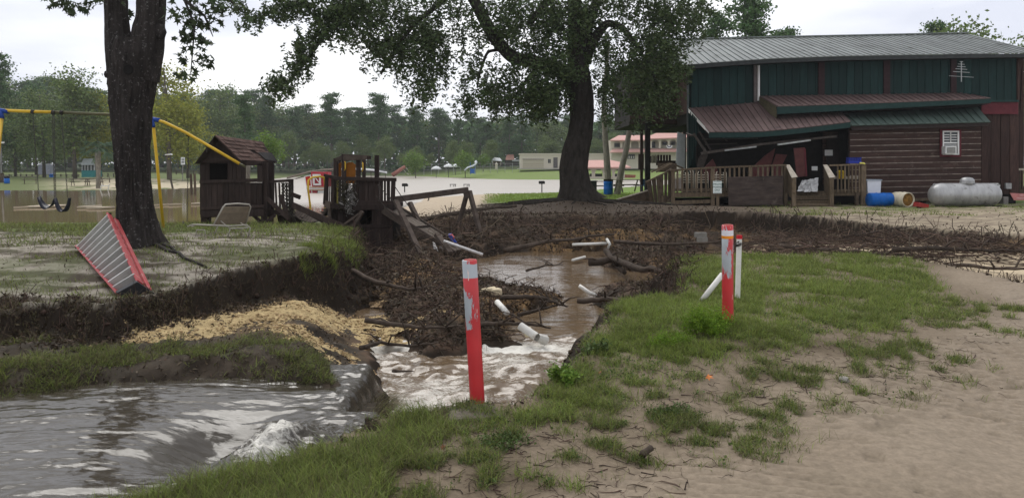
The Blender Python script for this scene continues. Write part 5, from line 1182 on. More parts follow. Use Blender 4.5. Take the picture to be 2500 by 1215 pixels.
# broken gangway and ropes
rp_ = thing('broken_gangway', 'grey plank gangway collapsed from the boat tower into the debris', 'ramp', P(1110, 612, 20.2))
A_, B_ = P(934, 502, BY+.0), P(1110, 612, 19.8); A2, B2 = P(968, 503, BY+1.1), P(1136, 606, 20.8)
for s in range(3):
    for i in range(4):
        t0, t1 = i/4, (i+.97)/4; w0, w1 = s/3, (s+.93)/3
        q = [A_.lerp(B_, t0).lerp(A2.lerp(B2, t0), w0), A_.lerp(B_, t1).lerp(A2.lerp(B2, t1), w0), A_.lerp(B_, t1).lerp(A2.lerp(B2, t1), w1), A_.lerp(B_, t0).lerp(A2.lerp(B2, t0), w1)]
        MB().prism(q, (0, 0, -.03)).build('plank', pm('gang_wood', (.115, .095, .078), rough=.85, var=.4, sc=5, stretch=(.6, 2, 2), rnd=.2), rp_)
MB().beam(A_+Vv((0, -.03, -.09)), B_+Vv((0, -.03, -.09)), .06, .20).build('side_beam', pw2, rp_, bevel=.004); MB().beam(A2+Vv((0, .03, -.02)), B2+Vv((0, .03, -.02)), .06, .14).build('side_beam', pw2, rp_, bevel=.004)
for t in (.25, .5, .78): MB().beam(A_.lerp(B_, t)+Vv((0, -.05, .025)), A2.lerp(B2, t)+Vv((0, .05, .025)), .07, .03).build('cleat', pw, rp_)
for a, c, Y0, Y1, w in (((966, 490), (1030, 626), 20.6, 19.3, .12), ((1000, 494), (1022, 540), 21.8, 21.6, .13), ((1066, 572), (1100, 618), 20.0, 19.4, .13)):
    MB().beam(P(*a, Y0), P(*c, Y1), w, w*.7).build('post', pw2, rp_, bevel=.005)
for a, c in (((962, 452), (1040, 548)), ((918, 478), (985, 540)), ((922, 450), (1010, 530))):
    n = 9; MB().tube([P(a[0]+(c[0]-a[0])*i/n, a[1]+(c[1]-a[1])*i/n+7*math.sin(math.pi*i/n), 20.7) for i in range(n+1)], .011, 5).build('rope', rope, rp_, True)
# wooden swing frame washed over
wf = thing('wooden_swing_frame', 'dark timber swing beam on an A-frame standing in the debris', 'swing frame', P(1145, 575, 23.5))
FY = 23.0
MB().beam(P(955, 488, 21.6), P(1142, 463.5, FY), .10, .16).build('beam', pw2, wf, bevel=.006); MB().beam(P(1146, 466, FY), P(1176, 584, FY-.4), .11, .11).build('leg', pw2, wf, bevel=.005); MB().beam(P(1138, 480, FY+.1), P(1112, 576, FY+.4), .11, .10).build('leg', pw2, wf, bevel=.005)
MB().pp([(1131, 472), (1146, 468), (1149, 480), (1134, 486)], FY-.06, .12).build('gusset', pw2, wf)
MB().tube([P(1046, 481, FY-.6), P(1047, 487, FY-.6), P(1044, 490, FY-.6)], .018, 6).build('swing_hook', steel, wf)
# yellow hoop, red float
b = MB(); yh = thing('yellow_hoop_rail', 'yellow tube hand rail bent over at the top by the water', 'hand rail', at(760, 24.6))
MB().tube([P(761, 548, 24.6), P(757, 500, 24.6), P(752, 460, 24.6), P(753, 440, 24.7), P(762, 433, 24.8), P(780, 431, 25), P(790, 433, 25.2), P(793, 445, 25.3), P(794, 540, 25.4)], .03, 10).build('tube', yel, yh, True)
# ================================================================== POSTS AND PIPES IN THE FOREGROUND
def bollard(name, label, top, bot, Y0, Y1, r, mat, capm, ring=None, par_h=None):
    a, c = P(*bot, Y0), P(*top, Y1); t = thing(name, label, 'bollard', a); d = (c-a).normalized(); L = (c-a).length
    n = 40; V = []; F = []
    MB().tube([a-d*.15, a, a+d*L*.3, a+d*L*.6, c-d*.004, c], [r, r, r, r, r, r*.93], 40).build('pipe', mat, t, True)
    MB().tube([c-d*.005, c+d*.004], [r*.8, r*.72], 28).build('fill', capm, t)
    return t, a, d, L
def chipped(name, seed, bands):
    """red paint peeling off galvanised pipe; bands: (height fraction, peel amount) along object z"""
    mt = bpy.data.materials.new(name); mt.use_nodes = True; N = mt.node_tree; L = N.links; bs = N.nodes['Principled BSDF']
    t = N.nodes.new('ShaderNodeTexCoord'); sx = N.nodes.new('ShaderNodeSeparateXYZ'); L.new(t.outputs['Object'], sx.inputs[0])
    rp = N.nodes.new('ShaderNodeValToRGB'); zz = N.nodes.new('ShaderNodeMath'); zz.operation = 'MULTIPLY'; zz.inputs[1].default_value = .9; L.new(sx.outputs['Z'], zz.inputs[0]); L.new(zz.outputs[0], rp.inputs[0])
    els = rp.color_ramp.elements
    els[0].position = bands[0][0]; els[0].color = (bands[0][1],)*3+(1,); els[1].position = bands[-1][0]; els[1].color = (bands[-1][1],)*3+(1,)
    for p_, v_ in bands[1:-1]: e_ = els.new(p_); e_.color = (v_,)*3+(1,)
    mp = N.nodes.new('ShaderNodeMapping'); mp.inputs['Scale'].default_value = (1, 1, .22); mp.inputs['Location'].default_value = (seed*.37, seed*.9, 0); L.new(t.outputs['Object'], mp.inputs[0])
    n = N.nodes.new('ShaderNodeTexNoise'); n.inputs['Scale'].default_value = 15; n.inputs['Detail'].default_value = 7; n.inputs['Roughness'].default_value = .72; L.new(mp.outputs[0], n.inputs[0])
    # angular position: peel stays on one side
    ma = N.nodes.new('ShaderNodeMath'); ma.operation = 'MULTIPLY_ADD'; ma.inputs[1].default_value = -2.2; L.new(sx.outputs['X'], ma.inputs[0]); L.new(rp.outputs[0], ma.inputs[2])
    ad = N.nodes.new('ShaderNodeMath'); ad.operation = 'ADD'; L.new(n.outputs[0], ad.inputs[0]); L.new(ma.outputs[0], ad.inputs[1])
    r = N.nodes.new('ShaderNodeMapRange'); r.inputs[1].default_value = .985; r.inputs[2].default_value = 1.0; L.new(ad.outputs[0], r.inputs[0])
    n2 = N.nodes.new('ShaderNodeTexNoise'); n2.inputs['Scale'].default_value = 6; n2.inputs['Detail'].default_value = 6; L.new(mp.outputs[0], n2.inputs[0])
    c1 = N.nodes.new('ShaderNodeMixRGB'); c1.inputs[1].default_value = (.40, .012, .018, 1); c1.inputs[2].default_value = (.56, .035, .038, 1); L.new(n2.outputs[0], c1.inputs[0])
    c2 = N.nodes.new('ShaderNodeMixRGB'); c2.inputs[1].default_value = (.27, .30, .32, 1); c2.inputs[2].default_value = (.44, .47, .49, 1); L.new(n2.outputs[0], c2.inputs[0])
    m3 = N.nodes.new('ShaderNodeMixRGB'); L.new(r.outputs[0], m3.inputs[0]); L.new(c1.outputs[0], m3.inputs[1]); L.new(c2.outputs[0], m3.inputs[2])
    # specks of bare primer
    n4 = N.nodes.new('ShaderNodeTexNoise'); n4.inputs['Scale'].default_value = 34; n4.inputs['Detail'].default_value = 3; L.new(mp.outputs[0], n4.inputs[0])
    r4 = N.nodes.new('ShaderNodeMapRange'); r4.inputs[1].default_value = .70; r4.inputs[2].default_value = .715; L.new(n4.outputs[0], r4.inputs[0])
    m4 = N.nodes.new('ShaderNodeMixRGB'); L.new(r4.outputs[0], m4.inputs[0]); L.new(m3.outputs[0], m4.inputs[1]); m4.inputs[2].default_value = (.62, .46, .40, 1)
    nd = N.nodes.new('ShaderNodeTexNoise'); nd.inputs['Scale'].default_value = 3; nd.inputs['Detail'].default_value = 8; L.new(t.outputs['Object'], nd.inputs[0])
    rd = N.nodes.new('ShaderNodeMapRange'); rd.inputs[1].default_value = .35; rd.inputs[2].default_value = .75; rd.inputs[3].default_value = 1.08; rd.inputs[4].default_value = .70; L.new(nd.outputs[0], rd.inputs[0])
    m5 = N.nodes.new('ShaderNodeMixRGB'); m5.blend_type = 'MULTIPLY'; m5.inputs[0].default_value = 1; L.new(m4.outputs[0], m5.inputs[1]); L.new(rd.outputs[0], m5.inputs[2])
    L.new(m5.outputs[0], bs.inputs['Base Color']); bs.inputs['Roughness'].default_value = .42
    bu = N.nodes.new('ShaderNodeBump'); bu.inputs['Strength'].default_value = .5; bu.inputs['Distance'].default_value = .004; bu.invert = True; L.new(r.outputs[0], bu.inputs['Height']); L.new(bu.outputs[0], bs.inputs['Normal'])
    return mt
cement = pm('post_fill', (.25, .06, .05), var=.4)
m1 = chipped('peeling_red_a', 1, [(0, .0), (.47, .02), (.53, .30), (.62, .38), (.75, .36), (.79, .18), (.835, .16), (.842, .9), (.915, .9), (.925, .36)])
t1, a1, d1, L1 = bollard('red_bollard', 'nearer red pipe post with bare grey band at the top', (1146, 634), (1167, 1004), 5.42, 5.40, .0505, m1, cement)
m2 = chipped('peeling_red_b', 5, [(0, .12), (.15, .03), (.40, .20), (.48, .38), (.60, .44), (.76, .45), (.84, .40), (.85, .3)])
t2, a2, d2, L2 = bollard('red_bollard', 'farther red pipe post with white and orange bands, badly peeled', (1776, 549), (1777, 814), 7.2, 7.15, .0505, m2, cement)
MB().tube([a2+d2*(L2*.905), a2+d2*(L2*.955)], .0515, 40, False).build('white_band', pm('band_white', (.60, .58, .60), rough=.4), t2, True)
MB().tube([a2+d2*(L2*.88), a2+d2*(L2*.906)], .0517, 40, False).build('orange_band', pm('band_orange', (.55, .19, .015), rough=.4), t2, True)
MB().tube([a1+d1*(L1*.075), a1+d1*(L1*.083)], .0513, 40, False).build('seam', pm('seam_dark', (.30, .10, .09)), t1, True)
pvc = pm('pvc_white', (.60, .59, .55), rough=.45, var=.12, sc=4, dirt=((.34, .29, .22), .2, 5))
wp = thing('white_post', 'square white post with red cap behind the farther red post', 'post', P(1800, 738, 8.9))
MB().beam(P(1800, 745, 8.9), P(1805, 576, 8.9), .048, .048, up=(0, 1, 0)).build('shaft', pvc, wp, bevel=.004); MB().beam(P(1805, 583, 8.9), P(1805.2, 574, 8.9), .052, .052, up=(0, 1, 0)).build('cap', pm('cap_red', (.45, .02, .03)), wp)
b = MB(); b.tube([P(1803, 590, 8.86), P(1795, 596, 8.8), P(1808, 598, 8.85), P(1796, 601, 8.83), P(1809, 594, 8.88)], .012, 6); b.build('wire_tie', steel, wp, True)
b = MB(); q0 = P(1704, 745, 8.7); b.tube([q0, P(1764, 669, 8.8)], .030, 12); tag(b.build('white_pipe', pvc, smooth=True), 'white pipe leaning against the farther red post', 'pipe')
def pipe(pts, r, lab, z=None):
    b = MB(); b.tube([G(u, v, zz) for u, v, zz in pts], r, 14); return tag(b.build('white_pipe', pvc, smooth=True), lab, 'pipe', 'broken white pipes in the gully')
pipe([(1214, 737, -.40), (1238, 764, -.50)], .044, 'short thick white pipe stub beside the nearer red post')
pipe([(1414, 697, -.50), (1440, 715, -.62), (1480, 728, -.74)], .034, 'white pipe end sliding into the brown pool')
cb = thing('broken_drain_pipe', 'broken thick white drain pipe with a split end by the rapids', 'pipe', G(1300, 820, -.62))
MB().tube([G(1270, 795, -.5), G(1310, 822, -.62)], .055, 18, False).build('pipe', pvc, cb, True); MB().tube([G(1311, 823, -.62), G(1331, 830, -.68)], [.055, .07], 9, False).build('split_end', pvc, cb)
MB().lathe(G(1279, 814, -.60), [(0, .0), (.055, .01), (.065, .05), (.06, .11), (.03, .12), (0, .12)], 14, Matrix.Rotation(rad(70), 3, 'Y')).build('coupling', pm('coupling_cream', (.50, .44, .30), rough=.5), cb, True)
pipe([(1398, 597, -.35), (1480, 594, -.35)], .036, 'long white pipe poking out of the roots above the pool'); pipe([(1482, 584, -.25), (1489, 596, -.3), (1480, 614, -.5)], .036, 'bent white elbow pipe above the pool'); pipe([(1398, 635, -.62), (1428, 627, -.6)], .034, 'thin white pipe with a cap lying at the pool edge')
b = MB(); b.tube([P(1084, 588, 19.6), P(1178, 621, 19.2)], .035, 12); tag(b.build('fluorescent_tube', pm('tube_white', (.58, .56, .55), rough=.4), smooth=True), 'long pale tube slanting past the gangway end to the pool', 'tube')
bs_ = thing('blue_chute', 'bright blue plastic chute with a pink loop stuck behind the gangway end', 'chute', P(1105, 595, 20.6)); blu = pm('chute_blue', (.03, .07, .36), rough=.35, var=.2)
MB().pp([(1093, 573), (1100, 571), (1119, 597), (1108, 600)], 20.5, .25).build('trough', blu, bs_, bevel=.01); MB().tube([P(1099, 574, 20.5), P(1103, 572, 20.4), P(1108, 578, 20.4), P(1107, 583, 20.5)], .02, 6).build('loop', pm('loop_pink', (.5, .15, .15)), bs_)
b = MB(); b.pp([(1056, 590), (1062, 594), (1072, 618), (1066, 619), (1059, 608)], 19.5, .05); tag(b.build('white_fin', pm('fin_white', (.62, .60, .58)), bevel=.01), 'white curved plastic fin under the gangway', 'plastic')
b = MB(); b.pp([(1072, 600), (1094, 608), (1098, 620), (1074, 619)], 19.9, .05); tag(b.build('white_panel_board', pm('panel_pale', (.40, .38, .38))), 'pale board under the broken gangway', 'board')
b = MB(); b.rc(1699, 568, 1726, 580, 20.5, .2); b.rc(1703, 580, 1728, 593, 20.4, .1); tag(b.build('junction_box', pm('jb_grey', (.20, .19, .17), rough=.5)), 'small grey electrical box half buried in the root bank', 'box')
b = MB(); q = on(1186, 713); b.box(G(1212, 712, -.42), (.16, .14, .12), Matrix.Rotation(.5, 3, 'Z')); b.box(G(1192, 708, -.42), (.26, .14, .08), Matrix.Rotation(-.2, 3, 'Y')); tag(b.build('foam_block', pm('foam_cream', (.52, .44, .30), rough=.9, var=.3), bevel=.03), 'cream foam chunk in the debris right of the nearer red post', 'foam')
b = MB(); q = on(1170, 1008); b.box(q+Vv((-.04, .02, -.05)), (.34, .3, .13), Matrix.Rotation(.2, 3, 'Z')); tag(b.build('concrete_footing', pm('footing', (.11, .095, .075), rough=.9, var=.4, sc=8, bump=.7), bevel=.03), 'cracked concrete footing under the nearer red post', 'footing')
# ================================================================== FAR SHORE, LAKE AND GARDEN THINGS
cream = pm('cream_wall', (.50, .46, .38), rough=.8, var=.08, rnd=0); pinkroof = pm('pink_roof', (.45, .26, .225), rough=.7, var=.12, rnd=0)
dkwin = pm('dark_window', (.03, .032, .035), rough=.15, var=.1, bump=0, rnd=0); beige = pm('garage_door', (.36, .33, .25), rough=.6, var=.06)
# garage
GY_ = 176
ga = thing('garage', 'low cream garage with one wide beige door across the lake', 'building', P(1370, 412, GY_))
gp = lambda mb, nm, mat: mb.build(nm, mat, ga)
gp(MB().rc(1269, 377, 1478, 414, GY_, 9), 'wall', cream); gp(MB().rc(1267, 374.5, 1480, 377.5, GY_-.2, 9.4), 'parapet', cream)
for i in range(5): gp(MB().rc(1276.5, 389.5+i*4.3, 1327.5, 393.4+i*4.3, GY_-.12, .06), 'door_panel', beige)
gp(MB().rc(1275.5, 388, 1328.5, 389.5, GY_-.15, .1), 'door_frame', pm('frame_dark', (.10, .09, .08)))
w_ = gp(MB().rc(1338, 388.5, 1344.5, 398, GY_-.1, .05), 'window', dkwin); MB().rc(1341, 388.5, 1341.7, 398, GY_-.16, .04).build('mullion', pm('mull', (.3, .28, .25)), w_)
gp(MB().rc(1351, 384.5, 1361.5, 410, GY_-.1, .05), 'door', pm('door_grey', (.11, .10, .10))); gp(MB().rc(1263, 411, 1480, 413, GY_-2.5, 2.4), 'apron', pm('apron', (.38, .36, .32)))
for u0, u1 in ((1440, 1460), (1466, 1477)): gp(MB().rc(u0, 391, u1, 405, GY_-.1, .05), 'window', dkwin)
# arcaded house
VY = 172
vi = thing('arcade_house', 'two-storey cream house with pink roofs and arched gallery across the lake', 'building', P(1590, 410, VY))
vp = lambda mb, nm, mat: mb.build(nm, mat, vi)
def arch_wall(u0, u1, v0, v1, arches, Y, th=.5, nm='gallery_wall', par=None, mat=None):
    """wall strip with arched openings: arches = (ua, ub, vtop); built as piers + spandrels"""
    par = par or vi; mat = mat or cream; x = u0
    for ua, ub, vt in arches:
        MB().rc(x, v0, ua, v1, Y, th).build(nm, mat, par); r = (ub-ua)/2; c = (ua+ub)/2; n = 8
        top = [(c-r*math.cos(math.pi*i/n), vt+r-r*math.sin(math.pi*i/n)) for i in range(n+1)]
        for i in range(n): MB().pp([(top[i][0], v0), (top[i+1][0], v0), top[i+1], top[i]], Y, th).build('arch_segment', mat, par)
        x = ub
    MB().rc(x, v0, u1, v1, Y, th).build(nm, mat, par)
vp(MB().rc(1492, 370, 1700, 412, VY, 10), 'wall', cream); vp(MB().rc(1493, 341, 1700, 372, VY+2.2, 8), 'upper_wall', pm('cream_shade', (.44, .40, .33), var=.06))
arch_wall(1491, 1590, 341, 361, [(1498, 1515, 344), (1519, 1538, 344), (1541, 1560, 344), (1564, 1583, 344)], VY+.2)
arch_wall(1588, 1700, 337, 362, [(1591, 1609, 341), (1613, 1631, 341), (1635, 1653, 341), (1658, 1676, 341)], VY-.4)
for u0, u1, v0, v1, nm in ((1500, 1513, 350, 359, 'window'), (1617, 1628, 346, 354, 'window'), (1638, 1649, 346, 354, 'window'), (1592, 1600, 346, 361, 'door')): vp(MB().rc(u0, v0, u1, v1, VY+2.0, .1), nm, dkwin)
vp(MB().prism([P(1489, 342, VY-.8), P(1592, 341, VY-.8), P(1592, 330, VY+5), P(1510, 330.5, VY+5)], (0, 0, -.25)), 'roof', pinkroof)
vp(MB().prism([P(1586, 338, VY-1.2), P(1702, 334, VY-1.2), P(1702, 302, VY+7), P(1640, 308, VY+7), P(1588, 331, VY+2)], (0, 0, -.25)), 'roof', pinkroof)
vp(MB().prism([P(1489, 371, VY-1.8), P(1702, 368.5, VY-1.8), P(1702, 362, VY+.3), P(1496, 363.5, VY+.3)], (0, 0, -.2)), 'skirt_roof', pinkroof)
for u0, u1, v0, v1 in ((1527, 1550, 377, 388),):
    w_ = vp(MB().rc(u0, v0, u1, v1, VY-.1, .06), 'window', dkwin)
    for k_ in range(4): MB().rc(u0+2+k_*5.5, v0+4, u0+5+k_*5.5, v1-1, VY-.16, .04).build('curtain', pm('curtain', (.45, .42, .4)), w_)
bu_ = thing('bunting', 'half-round white and dark bunting on the arcaded house balcony', 'bunting', P(1634, 360, VY-.6))
for r0, r1, mt in ((7.6, 5.2, white_paint), (5.2, 3.0, pm('bunting_dark', (.06, .05, .10))), (3.0, 1.2, white_paint)):
    mb = MB(); n = 10
    for i in range(n):
        a0, a1 = math.pi*i/n, math.pi*(i+1)/n; mb.pp([(1634+r1*math.cos(a0), 355+r1*math.sin(a0)), (1634+r0*math.cos(a0), 355+r0*math.sin(a0)), (1634+r0*math.cos(a1), 355+r0*math.sin(a1)), (1634+r1*math.cos(a1), 355+r1*math.sin(a1))], VY-.8, .05)
    mb.build('stripe', mt, bu_)
# pavilion
PY = 122
pv = thing('pavilion', 'open pavilion with flat pink hipped roof and cream arches at the waterside', 'pavilion', P(1480, 441, PY))
MB().prism([P(1412, 408, PY-.8), P(1540, 407.5, PY-.8), P(1512, 395, PY+3), P(1490, 390.5, PY+5), P(1435, 391, PY+5)], (0, 0, -.2)).build('roof', pinkroof, pv)
arch_wall(1426, 1525, 409, 434, [(1432, 1445, 413), (1453, 1472, 412), (1478, 1495, 412), (1501, 1518, 413)], PY, .4, 'arch_wall', pv)
MB().rc(1426, 431, 1525, 437, PY+.05, .4).build('plinth', cream, pv)
MB().rc(1440, 424, 1470, 431, PY+2.5, .8).build('bench', dkwin, pv); MB().rc(1500, 424, 1520, 431, PY+2.5, .8).build('bench', dkwin, pv)
b = MB(); b.pp([(1526, 426), (1552, 427), (1551, 434), (1526, 434)], PY+3, 1); tag(b.build('brick_planter', pm('brick_red', (.26, .10, .07))), 'low red brick planter right of the pavilion', 'planter')
# sheds
sh = thing('open_shed', 'small open shed with pale tin roof left of the garage', 'shed', P(1210, 404, 190))
MB().prism([P(1201, 391, 189.5), P(1226, 393, 189.5), P(1221, 386, 193), P(1206, 384, 193)], (0, 0, -.1)).build('roof', pm('tin_pale', (.45, .47, .48), rough=.4), sh)
for u in (1203, 1211, 1222): MB().rc(u, 391, u+1.3, 404, 190, .15).build('post', pale_wood, sh)
MB().rc(1203, 392, 1222, 404, 193, .1).build('back_wall', deck_dark, sh)
s2_ = thing('cabin', 'small brown cabin with rust-coloured roof left of the garage wall', 'cabin', P(1248, 404, 205))
MB().rc(1233, 389, 1265, 404, 205, 5).build('wall', pm('cabin_brown', (.06, .05, .045)), s2_); MB().prism([P(1234, 390, 204.5), P(1256, 390, 204.5), P(1254, 377, 208), P(1237, 378, 208)], (0, 0, -.1)).build('roof', pm('rust_roof', (.22, .12, .09)), s2_); MB().rc(1250, 390, 1268, 394, 203, 2).build('porch_roof', pm('tin_grey', (.3, .31, .32)), s2_)
pk_ = lambda u, v, lab: tag(MB().rc(u-3, v-11, u+3, v, 178, .5).rc(u-4, v-12, u+4, v-11, 177.9, .7).lathe(P(u, v-12, 178.2), [(.28, 0), (.3, .15), (.12, .3), (0, .32)], 10).build('garden_pillar', cream), lab, 'pillar')
pk_(1212, 413, 'cream garden pillar left of the garage on the far lawn'); pk_(1271, 412, 'cream garden pillar at the left corner of the garage')
# parasols
for u, vt, vb, w, lab in ((1065, 406, 436, 13, 'nearest white parasol, pole standing in the floodwater'), (1095, 400.5, 430, 12, 'white parasol between the nearest one and the young tree'), (1112, 400.5, 424, 9, 'white parasol farthest right, half behind another')):
    Y = 170; t = thing('parasol', lab, 'parasol', P(u, vb, Y), 'white parasols on the far shore'); r = m(w, Y)
    MB().tube([P(u, vb+3, Y), P(u, vt, Y)], .06, 8).build('pole', pm('pole_dark', (.08, .08, .08)), t)
    MB().lathe(P(u, vt+7, Y), [(r*.98, -.05), (r, 0), (r*.8, .28), (r*.45, .52), (.05, .66), (0, .66)], 14).build('canopy', pm('parasol_white', (.60, .62, .62), rough=.7, var=.05), t, True)
# slides
sl = thing('water_slide', 'blue slide tower with white curved chute on the far lawn', 'slide', P(1153, 425, 160))
MB().rc(1148.5, 412, 1158, 423.5, 160, .8).build('tower', pm('slide_blue', (.03, .11, .35), rough=.4), sl)
MB().tube([P(1134, 416, 160), P(1142, 409, 160), P(1152, 406, 160), P(1161, 401, 160), P(1164, 396, 160), P(1161, 392, 160)], .16, 8).build('chute', pm('slide_white', (.6, .64, .68)), sl, True)
for u in (1147.5, 1159): MB().rc(u, 396 if u < 1150 else 399, u+1.2, 426, 160, .1).build('leg', MATS['slide_blue'], sl)
sl2 = thing('tilted_slide', 'rusty red slide tipped over at the far water edge', 'slide', P(978, 427, 185))
MB().tube([P(958, 428, 185), P(990, 406, 185)], [.55, .35], 10).build('chute', pm('slide_rust', (.28, .11, .085), rough=.6), sl2, True)
for a, c in (((982, 411), (996, 426)), ((990, 408), (1003, 424)), ((996, 426), (1004, 423))): MB().tube([P(*a, 185), P(*c, 185)], .07, 6).build('ladder_rail', pm('rail_pale', (.4, .38, .32)), sl2)
# waterside dock with roof
dc = thing('covered_dock', 'half-sunk curved dock with pale roof strip behind the boat tower', 'dock', P(840, 430, 150))
dpts = [(700, 432), (730, 424), (760, 416), (790, 412), (815, 411), (880, 410), (915, 413), (945, 419)]
for i in range(len(dpts)-1):
    a, c = dpts[i], dpts[i+1]; MB().prism([P(*a, 150), P(*c, 150), P(c[0], c[1]+3, 149), P(a[0], a[1]+3, 149)], (0, 0, -.15)).build('roof_strip', pm('dock_pale', (.42, .42, .42)) if i > 3 else deck_dark, dc)
    if i < 5: MB().pp([(a[0]+8, a[1]+7), (c[0]+8, c[1]+7), (c[0]+8, c[1]+9), (a[0]+8, a[1]+9)], 149.5, .2).build('lower_beam', deck_dark, dc)
for u, v in ((760, 416), (775, 414), (800, 412), (888, 414), (905, 415), (940, 420)): MB().rc(u, v, u+1.6, 433, 149.6, .15).build('post', deck_dark, dc)
MB().rc(815, 414, 940, 421, 149.8, .3).build('fascia', pm('dock_grey', (.12, .12, .115)), dc)
# red play float
rf = thing('red_play_house', 'small red hut with white-framed hatch standing in the lake', 'play hut', P(785, 471, 66)); rdm = pm('hut_red', (.38, .035, .05), rough=.5, var=.15)
MB().pp([(759, 419.5), (801, 420), (800, 456), (762, 455)], 66.2, 1.2).build('wall', rdm, rf); MB().pp([(745, 432), (759, 429), (761, 454), (749, 454)], 66.4, .1).build('side_panel', pm('hut_red2', (.42, .03, .02)), rf)
for r in ((763, 425, 782, 430), (764.5, 448, 783.5, 452.5), (763.3, 430, 768, 448), (779, 430, 783, 448)): MB().rc(*r, 66.05, .1).build('hatch_frame', white_paint, rf)
MB().pp([(768.5, 434), (771, 434), (780, 446), (778, 446)], 66.02, .1).build('hatch_slash', white_paint, rf)
for a, c in (((744, 430), (752, 478)), ((758, 428), (762, 478)), ((744, 431), (759, 427.5))): MB().tube([P(*a, 65.9), P(*c, 65.9)], .035, 6).build('corner_pole', white_paint, rf)
for v, mt in ((456, pm('hut_tan', (.45, .28, .18))), (459, white_paint), (462, MATS['hut_tan'])): MB().rc(752, v, 790, v+2.4, 65.8, 1.6).build('base_layer', mt, rf)
MB().rc(754, 465, 773, 476, 66, .5).build('float_block', rdm, rf); MB().rc(776, 464, 790, 478, 65.9, .5).build('float_block', white_paint, rf)
# grills, submerged frames, barrel, tables
blk = pm('grill_black', (.02, .019, .018), rough=.6)
for u, v0, vb, w, Y, lab in ((988, 449, 467, 7, 66, 'left black park grill on a post in the shallow lake'), (1323, 443, 467, 7.5, 68, 'right black park grill on a post at the lakeside lawn')):
    t = thing('park_grill', lab, 'grill', P(u, vb, Y), 'park grills'); MB().rc(u-w, v0, u+w, v0+6, Y, .4).build('fire_box', blk, t); MB().rc(u-w+1, v0-1.2, u+w-2, v0-.2, Y+.05, .3).build('grate', blk, t); MB().tube([P(u, v0+6, Y+.2), P(u, vb+2, Y+.2)], .045, 8).build('post', blk, t)
for u, lab in ((1105.5, 'left submerged table frame showing above the lake'), (1139, 'right submerged table frame showing above the lake')):
    Y = 88; t = thing('submerged_table', lab, 'table', P(u, 458, Y), 'table frames standing in the lake'); MB().rc(u-7.5, 449.5, u+7.5, 451, Y, .5).build('top', blk, t)
    for s in (-7, 6): MB().rc(u+s, 451, u+s+1.2, 457, Y, .1).build('leg', blk, t)
    MB().tube([P(u+3+2.2*math.cos(a_), 454.5+2.2*math.sin(a_), Y+.1) for a_ in np.linspace(.5, 5.8, 9)], .03, 5).build('ring', blk, t)
tb_ = thing('trash_barrel', 'upright blue barrel with black rim on the lawn right of the oak', 'barrel', P(1485, 474, 46)); Y = 46
c_ = P(1485, 474, Y); MB().lathe(c_, [(.25, 0), (.27, .03), (.27, .3), (.28, .32), (.27, .34), (.27, .62), (.28, .64), (.27, .66), (.27, .74)], 22).build('drum', MATS['barrel_blue'], tb_, True); MB().lathe(c_+Vv((0, 0, .74)), [(.275, 0), (.275, .11), (.285, .12), (.25, .12), (.24, .02)], 22).build('rim', blk, tb_, True)
def picnic(u, v, Y, w, lab, mat, ry=0, grp='picnic tables'):
    t = thing('picnic_table', lab, 'picnic table', P(u, v, Y), grp); W_ = w; o = P(u, v, Y); R = Matrix.Rotation(ry, 3, 'Z')
    bx_ = lambda c, d, nm: MB().box(o+R @ Vv(c), d, R).build(nm, mat, t)
    for k_ in range(3): bx_((0, -.24+.24*k_, .74), (W_, .22, .04), 'table_plank')
    for s in (-1, 1): bx_((0, .72*s, .44), (W_, .26, .04), 'bench_plank')
    for s in (-1, 1):
        for s2 in (-1, 1): MB().beam(o+R @ Vv((W_*.36*s, .6*s2, 0)), o+R @ Vv((W_*.36*s, .18*s2, .72)), .05, .09).build('leg', mat, t)
        bx_((W_*.36*s, 0, .40), (.05, 1.5, .09), 'cross_brace')
tw = pm('table_wood', (.13, .11, .085), rough=.8, var=.3)
picnic(1535, 468, 50, 1.9, 'picnic table at the lakeside between leaning tree and ramp', tw, .3); picnic(1462, 470, 53, 1.7, 'picnic table half hidden left of the blue trash barrel', tw, .2)
picnic(74, 448, 92, 1.6, 'picnic table on the far sand below the portable toilets', tw, .5); picnic(197, 453, 86, 2.1, 'left of the two joined picnic tables near the palm', tw, .25); picnic(230, 452.5, 87, 2.1, 'right of the two joined picnic tables, touching the palm trunk', tw, .25); picnic(253, 446, 98, 1.8, 'picnic table behind the palm trunk', tw, .4)
for u, Y, lab in ((1571, 47, 'left blue folding chair beside the ramp'), (1578, 46.4, 'right blue folding chair touching the ramp')):
    t = thing('blue_chair', lab, 'chair', P(u, 466, Y), 'blue chairs by the ramp'); bm_ = pm('chair_blue', (.035, .07, .12), rough=.6)
    MB().pp([(u-3, 437), (u+5, 436), (u+3, 452), (u-4, 453)], Y, .05).build('backrest', bm_, t); MB().rc(u-5, 452, u+4, 454, Y-.4, .45).build('seat', bm_, t)
    for s in (-5, 3): MB().rc(u+s, 453, u+s+1, 467, Y-.3, .04).build('leg', bm_, t)
